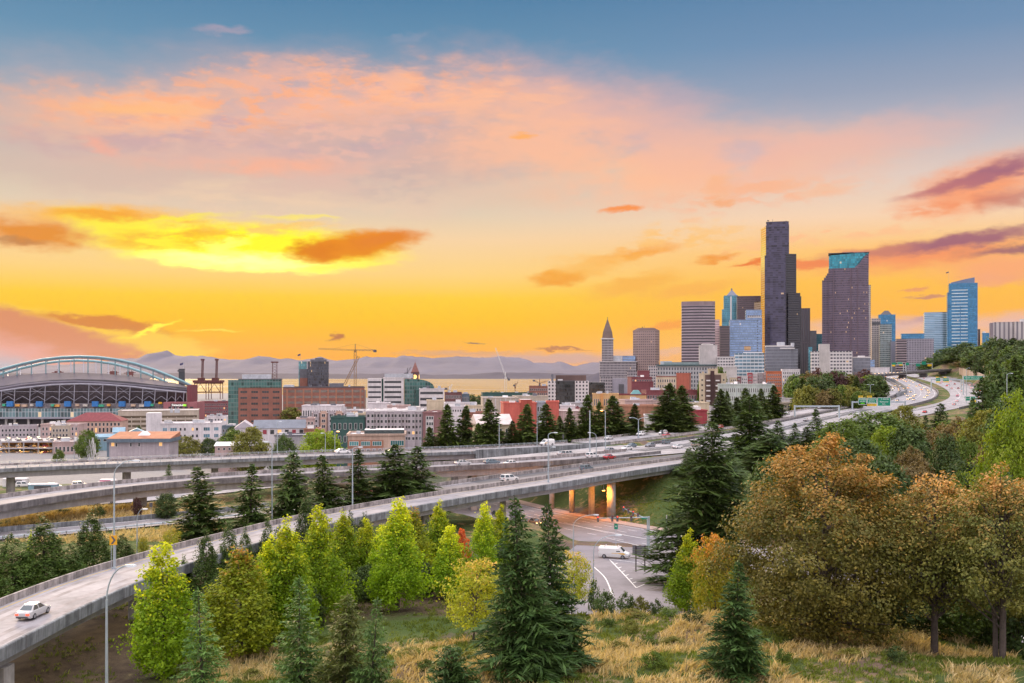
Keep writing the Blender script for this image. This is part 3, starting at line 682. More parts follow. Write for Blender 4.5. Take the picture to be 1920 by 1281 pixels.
track_m = mat('rubbered_concrete', (.255, .23, .237), .85, .3, .3, fine=6)
worn_w = mat('worn_white_paint', (.50, .48, .47), .8, .2, .5)
def viaduct(name, label, path, hw, piers=(), depth=1.6, par_h=0.95, rail=False, marks=None, surf=None, near=True, far=True, inset=1.0, cat='viaduct', nearm=None, tracks=()):
 p0 = path[len(path) // 2][0]
 t = thing(name, label, cat, (p0.x, p0.y, T(p0.x, p0.y)))
 mb = MB(); mb.sweep(path, [(-hw, 0), (hw, 0), (hw, -0.35), (-hw, -0.35)]); wbuild(mb, 'deck', surf or concrete, t)
 mb = MB(); g = hw - inset
 mb.sweep(path, [(-g, -0.352), (g, -0.352), (g - 0.25, -0.35 - depth), (-g + 0.25, -0.35 - depth)]); wbuild(mb, 'girder', gird_con, t)
 for side, on in ((1, near), (-1, far)):
  if not on: continue
  a, b = hw - 0.02, hw + 0.3; h = 0.55 if rail else par_h
  mb = MB()
  mb.sweep(path, [(side * a, h), (side * a, -0.1), (side * a, -0.52), (side * b, -0.52), (side * (b + .05), h - 0.12), (side * (b - .03), h)][::side]);
  w = wbuild(mb, 'parapet', barr_con if side < 0 else (nearm or wall_con), t)
  L = plen(path)
  if side < 0 or not rail:     # expansion joints show as thin dark gaps in the parapet
   s = 6.0
   while s < L - 1:
    p, r = at(path, s); q = Vector((-r.y, r.x, 0)) * 0.035; c = p + r * (side * (a + b) / 2); mb = MB()
    A = [c - r * .2 - q, c + r * .215 - q, c + r * .215 + q, c - r * .2 + q]; lo, hi = Vector((0, 0, -0.5)), Vector((0, 0, h + 0.006))
    for k in range(4): mb.face([A[k] + lo, A[(k + 1) % 4] + lo, A[(k + 1) % 4] + hi, A[k] + hi])
    mb.face([x + hi for x in A]); wbuild(mb, 'joint', dark_con, w).location = (0, 0, 0); s += 12.2
  if rail:
   mb = MB(); s = 0.5
   pr = offset(path, side * (a + b) / 2)
   for hz in (0.8, 1.12): mb.sweep(pr, [(-.05, hz), (.05, hz), (.05, hz + .1), (-.05, hz + .1)])
   while s < L:
    p, r = at(path, s); c = p + r * (side * (a + b) / 2); mb.cbox((c.x, c.y, c.z + 0.85), (.16, .16, .75)); s += 3.0
   wbuild(mb, 'railing', steel, t)
 for pr in piers:
  x, y, rx, ry = pr[:4]; n = nearest(path, x, y); top = n[0].z - 0.35 - depth + 0.01
  zb = T(x, y) - 1.0; mb = MB(); ang = atan2(n[1].y, n[1].x)
  if pr[4] == 'col':
   mb.tube([(x, y, zb), (x, y, top)], rx, 20)
  else:
   q = [(-rx, -ry), (rx, -ry), (rx, ry), (-rx, ry)]
   poly = []
   for (u, v) in q:
    for s_ in (0, 1):
     c = 0.18; du = -c if u > 0 else c; dv = -c if v > 0 else c
     first = (u + du, v) if (u * v > 0) == (s_ == 0) else (u, v + dv)
     poly.append(first)
   poly = sorted(poly, key=lambda w: atan2(w[1], w[0]))
   poly = [(x + u * cos(ang) - v * sin(ang), y + u * sin(ang) + v * cos(ang)) for u, v in poly]
   mb.prism(poly, zb, top)
  wbuild(mb, 'pillar', pier_con, t, smooth=(pr[4] == 'col'))
 for o in tracks:
  mb = MB(); sheet(mb, path, o - .42, o + .42, 0.006); wbuild(mb, 'wheel_track', track_m, t)
 if marks:
  for nm, sol, das, m in marks:
   mb = MB()
   for o in sol: sheet(mb, path, o - .09, o + .09, 0.012)
   for o in das: dashes(mb, path, o, .16, 0.012)
   wbuild(mb, nm, m, t)
 return t
viaduct('curved_ramp', 'curved concrete ramp nearest to the viewer, carrying the silver sedan at lower left', RAMP, 6.0,
  [(-57, 108, 3.6, 1.0, 'w'), (-53.6, 147, 1.6, 1.3, 'w'), (-41, 187, 1.5, 1.2, 'w'), (-20, 226, 1.3, 1.0, 'w'), (-2.2, 249, .75, .75, 'col'), (27.6, 282, 1.25, 1.25, 'col'), (22.6, 287.5, .9, .9, 'col')],
  1.5, 0.95, tracks=(-3.9, -2.0, 1.6, 3.5), marks=[('edge_line', (4.9,), (), worn_w), ('yellow_edge_line', (-5.2,), (), paint_y)])
# worn wheel tracks and the drain strip along the ramp are darker bands of the deck
SL_E = [q for q in SLIP if 244 <= q[0].y <= 322]
viaduct('slip_road_bridge', 'slip road bridge with dark left lane, carrying the white station wagon', SL_E, 5.4, [(17.5, 296, .85, .85, 'col'), (12, 306, .8, .8, 'col'), (30.5, 312, .9, .9, 'col')], 1.2, 0.9, near=False, surf=asph_mid,
  marks=[('edge_line', (-4.6, 4.9), (), paint_w)])
viaduct('middle_ramp', 'long grey curving viaduct behind the ramp, middle of the three viaducts', MID, 7.2,
  [(-117, 209, 2.3, 1.1, 'w'), (-94, 256, 1.8, 1.0, 'w'), (-58, 282, 1.4, 1.0, 'w'), (-12, 307, 1.4, 1.0, 'w')], 2.0, 1.0, nearm=dark_con, tracks=(-4.2, -2.2, 1.8, 3.8),
  marks=[('edge_line', (6.1, -6.1), (), worn_w)])
HI_E = [q for q in HIGH if q[0].y <= 394]
viaduct('upper_viaduct', 'farthest viaduct at left with steel railings and a thick pale girder', HI_E, 8.0,
  [(-143, 289, 1.7, 1.0, 'w'), (-116, 305, 1.7, 1.0, 'w'), (-93, 317, 1.2, .9, 'w'), (-71, 328, 1.2, .9, 'w'), (-41, 343, 1.4, .9, 'w'), (-20, 353, 1.4, .9, 'w')], 1.9, 0.9, rail=True, tracks=(-5, -3.2, .2, 2),
  marks=[('edge_line', (6.6, -6.6), (), worn_w)])
def road(path, hw, m, zoff=0.0):
 f = hw if callable(hw) else (lambda y: hw); mb = MB(); base = 0
 H = [f(p.y) for p, r in path]
 sheet(mb, path, lambda i: -H[i], lambda i: H[i], zoff, n=4)
 return struct(mb.build('road', m))
wMAIN = interp([(330, 13), (381, 15.5), (451, 16), (570, 15.5), (660, 14), (755, 13), (890, 14), (1085, 13), (1500, 12)])
wEAST = interp([(440, 7), (494, 8), (595, 11), (722, 13), (850, 14), (1036, 14), (1500, 12)])
SL_A = [q for q in SLIP if q[0].y <= 246.5 and q[0].x < -20]; SL_B = [q for q in SLIP if q[0].y >= 321]
HI_A = [q for q in HIGH if q[0].y >= 393]
wHIGH = interp([(390, 8.0), (448, 9.0), (700, 9.0), (1500, 8)])
road(SL_A, 5.4, asph_mid); road(SL_B, 5.4, asph_mid)
road(LOW, 6.5, concrete, -0.02); road(HI_A, wHIGH, concrete); road(MAIN, wMAIN, concrete, 0.03); road(EAST, wEAST, concrete, 0.05); road(FAR, 8.5, asph_mid, 0.02)
# dark shoulders and worn lanes
def strip(path, a, b, m, dz, lo=0, hi=5000):
 q = [x for x in path if lo <= x[0].y <= hi]; mb = MB(); sheet(mb, q, a, b, dz); return struct(mb.build('shoulder', m))
strip(MAIN, -6.6, 1.2, asphalt, 0.045, 360, 640); strip(MAIN, 9.4, 14.6, asphalt, 0.045, 372, 640)
strip(SLIP, -5.2, -0.4, asphalt, 0.02, 262, 420); strip(HI_A, 1.5, 8.0, asph_mid, 0.015, 395, 720); strip(EAST, -7.0, -4.6, asphalt, 0.065, 450, 700)
mk = [(HI_A, (-8, 5.2), (-4, 0.5), 0.02), (MAIN, (-14.5, -3.6, 1.5, 12), (-11, -7.4, 5, 8.5), 0.055), (EAST, (-6.3,), (-2.5, 1.2, 5.0), 0.07), (LOW, (-5.6, 5.6), (0,), 0.0), (SL_A, (-4.6, 4.8), (0,), 0.02), (FAR, (-7.5, 7.5), (-2.5, 2.5), .04)]
for path, so, da, dz in mk: lines('lane_marking', path, so, da, dz=dz, w=0.22, on=4, gap=8)
def barrier(name, label, path, o, h, w, m, cat='barrier', lo=0, hi=5000, dz=-0.3, jersey=False):
 q = offset([x for x in path if lo <= x[0].y <= hi], o); c = q[len(q) // 2][0]
 t = MB()
 prof = [(-w / 2, dz), (w / 2, dz), (w / 2, h), (-w / 2, h)] if not jersey else [(-w / 2, dz), (w / 2, dz), (w / 2, .1), (w * .2, .38), (w * .17, h), (-w * .17, h), (-w * .2, .38), (-w / 2, .1)]
 base = Vector((c.x, c.y, T(c.x, c.y)))
 t.sweep([(p - base, r) for p, r in q], prof)
 return tag(t.build(name, m, None, loc=base), label, cat)
barrier('concrete_barrier', 'pale concrete barrier along the near edge of the upper freeway lanes', HI_A, 8.6, 0.85, .6, barr_con, hi=760, jersey=True)
barrier('concrete_barrier', 'concrete barrier along the far edge of the upper freeway lanes before the conifers', HI_A, -9.5, 0.9, .6, barr_con, hi=800, jersey=True)
barrier('concrete_barrier', 'dark stained barrier between the upper and middle freeway lanes', MAIN, -16.6, 1.1, .5, dark_con, lo=385, hi=640)
barrier('concrete_barrier', 'barrier between the middle freeway lanes and the slip road', MAIN, 16.8, 1.0, .5, wall_con, lo=390, hi=600)
barrier('retaining_wall', 'curved dark wall between headlight lanes and taillight lanes of the far freeway', MAIN, 14.6, 1.4, .6, asph_mid, 'wall', lo=640, hi=1120)
barrier('retaining_wall', 'curved wall left of the queue of headlights on the far freeway', MAIN, -15.2, 2.2, .6, dark_con, 'wall', lo=700, hi=1200)
barrier('retaining_wall', 'tall grey wall left of the far freeway beside the collector lanes', HIGH, 10.0, 3.0, .6, wall_con, 'wall', lo=790, hi=1200)
barrier('retaining_wall', 'curved wall along the right side of the taillight lanes', EAST, 16.4, 1.6, .6, dark_con, 'wall', lo=640, hi=1150)
tanw = mat('tan_shotcrete', (0.42, 0.33, 0.27), 0.95, 0.2, 0.06, streak=0.3)
barrier('retaining_wall', 'high tan retaining wall below the wooded hill at right of the freeway', FAR, 12.0, 11.0, 1.0, tanw, 'wall', lo=850, hi=1290)
barrier('concrete_barrier', 'low grey barrier on the near side of the ground level road below the middle viaduct', SLIP, -6.1, 1.0, .5, wall_con, lo=0, hi=243)
# graffiti wall: abutment where the upper viaduct meets the ground
def guardrail(label, path, o, lo, hi):
 q = offset([x for x in path if lo <= x[0].y <= hi], o); c = q[0][0]; base = Vector((c.x, c.y, T(c.x, c.y)))
 t = thing('guardrail', label, 'guardrail', base)
 mb = MB(); mb.sweep(q, [(-.04, .45), (.05, .5), (-.02, .6), (.05, .7), (-.04, .78)], closed=False); wbuild(mb, 'rail', steel, t)
 s = 1.0; L = plen(q)
 while s < L:
  p, r = at(q, s); mb = MB(); mb.cbox((p.x + r.x * .1, p.y + r.y * .1, p.z + .25), (.14, .14, 1.0)); wbuild(mb, 'post', dark_con, t); s += 4.0
guardrail('steel guardrail on wooden posts along the near edge of the ground level road at left', SLIP, 6.2, 190, 240)
# ------------------------------------------------------------------ street below the ramp
lilac_asph = mat('street_asphalt', (0.205, 0.185, 0.20), 0.75, 0.2, 0.12, fine=10)
mb = MB(); sheet(mb, STREET, -17, 10, 0.03, n=8); struct(mb.build('street', lilac_asph))
mb = MB(); sheet(mb, SIDE, -12, 12, 0.05, n=6); struct(mb.build('street', lilac_asph))
lines('lane_marking', STREET, (8.8,), (-6.6, 2.2, 5.4), dz=0.06, w=0.2, on=4, gap=7)
lines('lane_marking', sub(STREET, 84, 170), (-1.2,), (), dz=0.06, w=0.3)
def streetline(pts, w=0.32):
 """painted line on the street through photo points that lie on the street surface"""
 q = []
 for (x, y) in pts:
  d = solve(y, zdear, 100); q.append(((x - CX) / F * d, d, zdear(d)))
 return spline(q, 2.0)
mb = MB()
for pts in ([(1143, 1050), (1170, 1078), (1193, 1103)], [(1193, 1103), (1215, 1094), (1245, 1086)], [(1146, 1050), (1195, 1056), (1260, 1069)], [(1114, 1064), (1135, 1085), (1149, 1118)],
   [(1137, 1009), (1195, 1023), (1255, 1036)], [(1057, 980), (1105, 992), (1140, 1000)]):
 sheet(mb, streetline(pts), -.11, .11, 0.075)
for k in range(6):      # hatching inside the painted island, stop bars at the right
 sheet(mb, streetline([(1152 + k * 7, 1059 + k * 7), (1158 + k * 7, 1057 + k * 7)]), -.12, .12, 0.075)
for k in range(4): sheet(mb, streetline([(1226 + k * 2, 996 + k * 4), (1246 + k * 2, 999 + k * 4)]), -.25, .25, 0.075)
struct(mb.build('street_marking', paint_w))
kerb = mat('kerb_concrete', (0.42, 0.39, 0.37), 0.9, 0.15, 0.4)
red_pave = mat('brick_tinted_pavement', (0.38, 0.27, 0.23), 0.9, 0.15, 0.5)
mb = MB(); mb.sweep([q for q in STREET if q[0].y > 236], [(-20.0, .16), (-17.0, .16), (-17.0, -.3), (-20.0, -.3)][::-1]); struct(mb.build('pavement', red_pave))
mb = MB(); mb.sweep([q for q in STREET if q[0].y > 190], [(10.0, .16), (14.2, .16), (14.2, -.3), (10.0, -.3)][::-1]); struct(mb.build('pavement', red_pave))
# ------------------------------------------------------------------ bridge over the far freeway
def overpass():
 a, b = P(1622, 705, 1130), P(1775, 693, 1330)
 d = b - a; L = d.length; ang = atan2(d.y, d.x); t = thing('freeway_overpass', 'dark concrete overpass on tall piers crossing the far freeway', 'bridge', (a.x, a.y, T(a.x, a.y)), 0)
 path = spline([a, (a + b) / 2 + Vector((0, 0, .6)), b], 8)
 mb = MB(); mb.sweep(path, [(-7, 0), (7, 0), (7, -.4), (-7, -.4)]); wbuild(mb, 'deck', concrete, t)
 mb = MB(); mb.sweep(path, [(-6, -.41), (6, -.41), (5.5, -2.4), (-5.5, -2.4)]); wbuild(mb, 'girder', dark_con, t)
 for o in (-7, 6.7):
  mb = MB(); mb.sweep(path, [(o, 1), (o + .3, 1), (o + .3, -.5), (o, -.5)][::-1]); wbuild(mb, 'parapet', dark_con, t)
 for s in (0.17, 0.42, 0.68, 0.94):
  p = a + d * s; mb = MB(); mb.box(-1.6, 1.6, -4.5, 4.5, T(p.x, p.y) - 1 - p.z, -2.3); o = mb.build('pillar', dark_con, t); o.location = p - t.location; o.rotation_euler = (0, 0, ang)
overpass()
# ------------------------------------------------------------------ buildings
RB = random.Random(11)
roof_pale = mat('roof_pale_membrane', (0.55, 0.52, 0.53), 0.9, 0.2, 0.08)
roof_white = mat('roof_white_membrane', (0.70, 0.67, 0.66), 0.9, 0.14, 0.08)
roof_grey = mat('roof_grey_gravel', (0.24, 0.23, 0.25), 0.95, 0.25, 0.1)
roof_red = mat('roof_red_tile', (0.19, 0.045, 0.05), 0.85, 0.2, 0.4)
roof_rust = mat('roof_rust_orange', (0.36, 0.15, 0.085), 0.9, 0.22, 0.15)
roof_blue = mat('roof_blue_metal', (0.22, 0.34, 0.42), 0.6, 0.15, 0.2)
roof_teal = mat('roof_teal_metal', (0.13, 0.30, 0.30), 0.6, 0.15, 0.2)
unit_m = mat('rooftop_metal', (0.42, 0.43, 0.46), 0.6, 0.2, 0.3)
unit_d = mat('rooftop_dark_metal', (0.12, 0.12, 0.14), 0.6, 0.2, 0.3)
trim_w = mat('trim_white', (0.62, 0.58, 0.57), 0.8, 0.12, 0.4)
trim_d = mat('trim_dark', (0.09, 0.085, 0.095), 0.7, 0.2, 0.4)
win_d = glass('window_dark', (0.035, 0.04, 0.05), 0.15)
win_b = glass('window_blue', (0.10, 0.20, 0.26), 0.12)
win_t = glass('window_teal', (0.05, 0.20, 0.21), 0.1)
win_l = glow('window_lit', (1.0, 0.55, 0.2), .7)
WALLS = {}
def wm(name, col, **k): return mat('wall_' + name, col, k.pop('rough', 0.88), k.pop('var', 0.14), k.pop('scale', 0.12), streak=k.pop('streak', 0.22), fine=7, **k)
brick = wm('red_brick', (0.27, 0.115, 0.085)); brick_d = wm('dark_brick', (0.15, 0.07, 0.07)); brick_o = wm('orange_brick', (0.36, 0.17, 0.11)); pink = wm('pink_stone', (0.46, 0.33, 0.31))
salmon = wm('salmon_stone', (0.50, 0.33, 0.26)); white = wm('white_stucco', (0.62, 0.57, 0.58)); cream = wm('cream_stucco', (0.56, 0.46, 0.33)); tan = wm('tan_concrete', (0.44, 0.37, 0.30)); grey = wm('grey_concrete', (0.36, 0.34, 0.36))
lilac = wm('lilac_grey_stucco', (0.40, 0.35, 0.37)); slate = wm('slate_blue_siding', (0.13, 0.17, 0.21)); coral = wm('coral_red_stucco', (0.52, 0.12, 0.09)); mint = wm('pale_mint_stucco', (0.46, 0.50, 0.47)); maroon = wm('maroon_brick', (0.20, 0.06, 0.07))
magenta = wm('crimson_panel', (0.36, 0.06, 0.075)); dkgreen = wm('dark_green_panel', (0.045, 0.10, 0.09)); blueh = wm('blue_clapboard', (0.22, 0.35, 0.42)); ochre = wm('ochre_stucco', (0.58, 0.36, 0.17)); stone = wm('pale_stone', (0.50, 0.46, 0.45)); brown = wm('brown_panel', (0.12, 0.075, 0.065))
WINMESH = {}
def winmesh(w, h, m, fm, mull):
 k = (round(w, 2), round(h, 2), m.name, fm.name, mull)
 if k in WINMESH: return WINMESH[k]
 b = MB(); f = 0.13
 b.box(-w / 2, w / 2, -.02, .05, -h / 2, h / 2, 1)
 for (x0, x1, z0, z1) in ((-w / 2 - f, -w / 2, -h / 2 - f, h / 2 + f), (w / 2, w / 2 + f, -h / 2 - f, h / 2 + f), (-w / 2, w / 2, h / 2, h / 2 + f), (-w / 2, w / 2, -h / 2 - f, -h / 2)): b.box(x0, x1, -.1, .05, z0, z1, 0)
 for i in range(1, mull + 1):
  x = -w / 2 + w * i / (mull + 1); b.box(x - .06, x + .06, -.07, .0, -h / 2, h / 2, 0)
 me = bpy.data.meshes.new('window'); me.from_pydata(b.v, [], b.f); me.materials.append(fm); me.materials.append(m); me.polygons.foreach_set('material_index', b.m); me.update()
 WINMESH[k] = me; return me
NWIN = {}
def windows(t, spots, w, h, m=None, fm=None, mull=0, lit=0.02, name='window'):
 """spots: (x, y, z, facing) in the thing's own frame, each one a part; past 100 the rest in one mesh"""
 m = m or win_d; fm = fm or trim_w; me = winmesh(w, h, m, fm, mull); ml = winmesh(w, h, win_l, fm, mull); rest = MB()
 for (x, y, z, a) in spots:
  n = NWIN.get(t.name, 0); NWIN[t.name] = n + 1
  if n < 98:
   o = bpy.data.objects.new(name, ml if RB.random() < lit else me); COL.objects.link(o); o.parent = t; o.location = (x, y, z); o.rotation_euler = (0, 0, a)
  else:
   ca, sa = cos(a), sin(a); g = lambda u, v, q: (x + u * ca - v * sa, y + u * sa + v * ca, z + q)
   rest.face([g(-w / 2, -.03, -h / 2), g(w / 2, -.03, -h / 2), g(w / 2, -.03, h / 2), g(-w / 2, -.03, h / 2)])
 if rest.f: rest.build(name, m, t)['kind'] = 'stuff'
def grid(t, face, cols, rows, wf=0.5, hf=0.5, z0=1.0, z1=None, x0=None, x1=None, m=None, fm=None, mull=0, lit=0.02, skip=()):
 """regular windows on one wall; z0, z1 above the thing's base; uses the sizes kept on the thing"""
 W, Dp, H = DIM[t.name]; z1 = H - 1.0 if z1 is None else z1
 L = W if face in 'fb' else Dp; a0 = -L / 2 + 0.6 if x0 is None else x0 * L - L / 2; a1 = L / 2 - 0.6 if x1 is None else x1 * L - L / 2
 pw, ph = (a1 - a0) / cols, (z1 - z0) / rows; s = []
 for r in reversed(range(rows)):
  for c in range(cols):
   if (c, r) in skip: continue
   u = a0 + (c + .5) * pw; z = z0 + (r + .5) * ph
   if face == 'f': s.append((u, 0, z, 0))
   elif face == 'l': s.append((-W / 2, Dp / 2 - u, z, -pi / 2))
   elif face == 'r': s.append((W / 2, Dp / 2 + u, z, pi / 2))
 windows(t, s, pw * wf, ph * hf, m, fm, mull, lit)
def bands(t, face, rows, hf=0.5, z0=1.0, z1=None, x0=0.02, x1=0.98, m=None, name='window_band', proud=0.05):
 W, Dp, H = DIM[t.name]; z1 = H - 1 if z1 is None else z1; ph = (z1 - z0) / rows; L = W if face == 'f' else Dp
 mb = MB(); l = (x1 - x0) * L; mb.box(-l / 2, l / 2, -proud, .2, -ph * hf / 2, ph * hf / 2)
 me = None
 for r in range(rows):
  c = (x0 + x1) / 2 * L - L / 2; z = z0 + (r + .5) * ph
  if me is None: o = mb.build(name, m or win_d, t); me = o.data
  else: o = link(name, me, t)
  if face == 'f': o.location = (c, 0, z)
  elif face == 'l': o.location = (-W / 2, Dp / 2 - c, z); o.rotation_euler = (0, 0, -pi / 2)
  else: o.location = (W / 2, Dp / 2 + c, z); o.rotation_euler = (0, 0, pi / 2)
DIM = {}
def bld(name, label, x0, x1, ytop, D, dep, rot=0.0, wall=None, roof=None, trim=None, cat='building', par=0.8, units=0, poly=None, ybot=None, cornice=0.25, zb=None, group=None):
 """one building: front wall spans photo columns x0..x1 at distance D, roof at row ytop; base on the ground"""
 xm = (x0 + x1) / 2; rot = rot or -degrees(atan2(xm - CX, F)) * .85; a = radians(rot); X = (xm - CX) / F * D
 W = (x1 - x0) / F * D / (cos(a) - (X / D) * sin(a)); z1 = HC + (HY - ytop) / F * D
 cs = [(X + u * cos(a) - v * sin(a), D + u * sin(a) + v * cos(a)) for u in (-W / 2, W / 2) for v in (0, dep)]
 base = min(T(*c) for c in cs) - 0.6 if zb is None else zb
 t = thing(name, label, cat, (X, D, base), a, group); H = z1 - base; DIM[t.name] = (W, dep, H)
 wall = wall or grey; mb = MB()
 if poly is None: mb.box(-W / 2, W / 2, 0, dep, 0, H - 0.02)
 else: mb.prism([(u * W, v * dep) for u, v in poly], 0, H - 0.02)
 mb.build('wall', wall, t)
 mb = MB()
 if poly is None: mb.box(-W / 2 + .4, W / 2 - .4, .4, dep - .4, H - 0.015, H + .05)
 else: mb.prism([(u * W * .985, .01 * dep + v * dep * .98) for u, v in poly], H - 0.015, H + .05)
 mb.build('roof', roof or roof_pale, t)
 if par > 0 and poly is None:
  mb = MB(); c = cornice
  mb.box(-W / 2 - c, W / 2 + c, -c, .38, H - .015, H + par); mb.box(-W / 2 - c, W / 2 + c, dep - .38, dep + c, H - .015, H + par)
  mb.box(-W / 2 - c, -W / 2 + .38, .385, dep - .385, H - .012, H + par - .01); mb.box(W / 2 - .38, W / 2 + c, .385, dep - .385, H - .012, H + par - .01); mb.build('cornice', trim or wall, t)
 for k in range(units):
  sx_, sy_, sz_ = RB.uniform(1.5, 5), RB.uniform(1.5, 4), RB.uniform(1.2, 2.8)
  if W < 8 or dep < 8: break
  ux, uy = RB.uniform(-W / 2 + 3.5, W / 2 - 3.5), RB.uniform(2.5, dep - 3)
  mb = MB(); mb.box(-sx_ / 2, sx_ / 2, -sy_ / 2, sy_ / 2, 0, sz_); mb.box(-sx_ / 2 - .1, sx_ / 2 + .1, -sy_ / 2 - .1, sy_ / 2 + .1, sz_, sz_ + .15)
  mb.build('roof_unit', RB.choice([unit_m, unit_d, roof_white, unit_m]), t).location = (ux, uy, H + .05 + .002 * k)
 return t
def block(t, name, x0, x1, y0, y1, z0, z1, m, top=None):
 """extra volume of a building; x as share of the width, y as share of the depth, z in photo-independent metres from its base"""
 W, Dp, H = DIM[t.name]; mb = MB(); mb.box((x0 - .5) * W, (x1 - .5) * W, y0 * Dp, y1 * Dp, z0, z1, 0, 1)
 return mb.build(name, [m, top or m], t)
def zrow(t, y, dy=0.0):
 """height above a thing's base seen at photo row y (at the front wall)"""
 D = t.location.y + dy; return HC + (HY - y) / F * D - t.location.z
def gable(t, name, x0, x1, y0, y1, z, h, m, along='x', over=.5):
 W, Dp, H = DIM[t.name]; X0, X1, Y0, Y1 = (x0 - .5) * W - over, (x1 - .5) * W + over, y0 * Dp - over, y1 * Dp + over; mb = MB()
 if along == 'x':
  ym = (Y0 + Y1) / 2; A, B = (X0, ym, z + h), (X1, ym, z + h)
  for q in ([(X0, Y0, z), (X1, Y0, z), B, A], [(X1, Y1, z), (X0, Y1, z), A, B], [(X0, Y1, z), (X0, Y0, z), A], [(X1, Y0, z), (X1, Y1, z), B], [(X0, Y0, z), (X0, Y1, z), (X1, Y1, z), (X1, Y0, z)]): mb.face(q)
 else:
  xm = (X0 + X1) / 2; A, B = (xm, Y0, z + h), (xm, Y1, z + h)
  for q in ([(X0, Y0, z), (X1, Y0, z), A], [(X1, Y0, z), (X1, Y1, z), B, A], [(X1, Y1, z), (X0, Y1, z), B], [(X0, Y1, z), (X0, Y0, z), A, B], [(X0, Y0, z), (X0, Y1, z), (X1, Y1, z), (X1, Y0, z)]): mb.face(q)
 return mb.build(name, m, t)
def hip(t, name, x0, x1, y0, y1, z, h, m, over=.6, ins=.32):
 W, Dp, H = DIM[t.name]; X0, X1, Y0, Y1 = (x0 - .5) * W - over, (x1 - .5) * W + over, y0 * Dp - over, y1 * Dp + over; mb = MB()
 i = min(X1 - X0, Y1 - Y0) * ins * 1.4; ym = (Y0 + Y1) / 2; A, B = (X0 + i, ym, z + h), (X1 - i, ym, z + h)
 for q in ([(X0, Y0, z), (X1, Y0, z), B, A], [(X1, Y1, z), (X0, Y1, z), A, B], [(X0, Y1, z), (X0, Y0, z), A], [(X1, Y0, z), (X1, Y1, z), B], [(X0, Y0, z), (X0, Y1, z), (X1, Y1, z), (X1, Y0, z)]): mb.face(q)
 return mb.build(name, m, t)
def words(t, text, size, loc, m, rz=0.0, rx=pi / 2, name='lettering', parent=None):
 cu = bpy.data.curves.new(name, 'FONT'); cu.body = text; cu.size = size; cu.align_x = 'CENTER'; cu.align_y = 'CENTER'; cu.extrude = 0.02
 tmp = bpy.data.objects.new(name, cu); COL.objects.link(tmp); bpy.context.view_layer.update()
 me = bpy.data.meshes.new_from_object(tmp.evaluated_get(bpy.context.evaluated_depsgraph_get())); bpy.data.objects.remove(tmp); bpy.data.curves.remove(cu)
 me.materials.clear(); me.materials.append(m); me.name = name
 o = link(name, me, t, loc); o.rotation_euler = (rx, 0, rz); return o
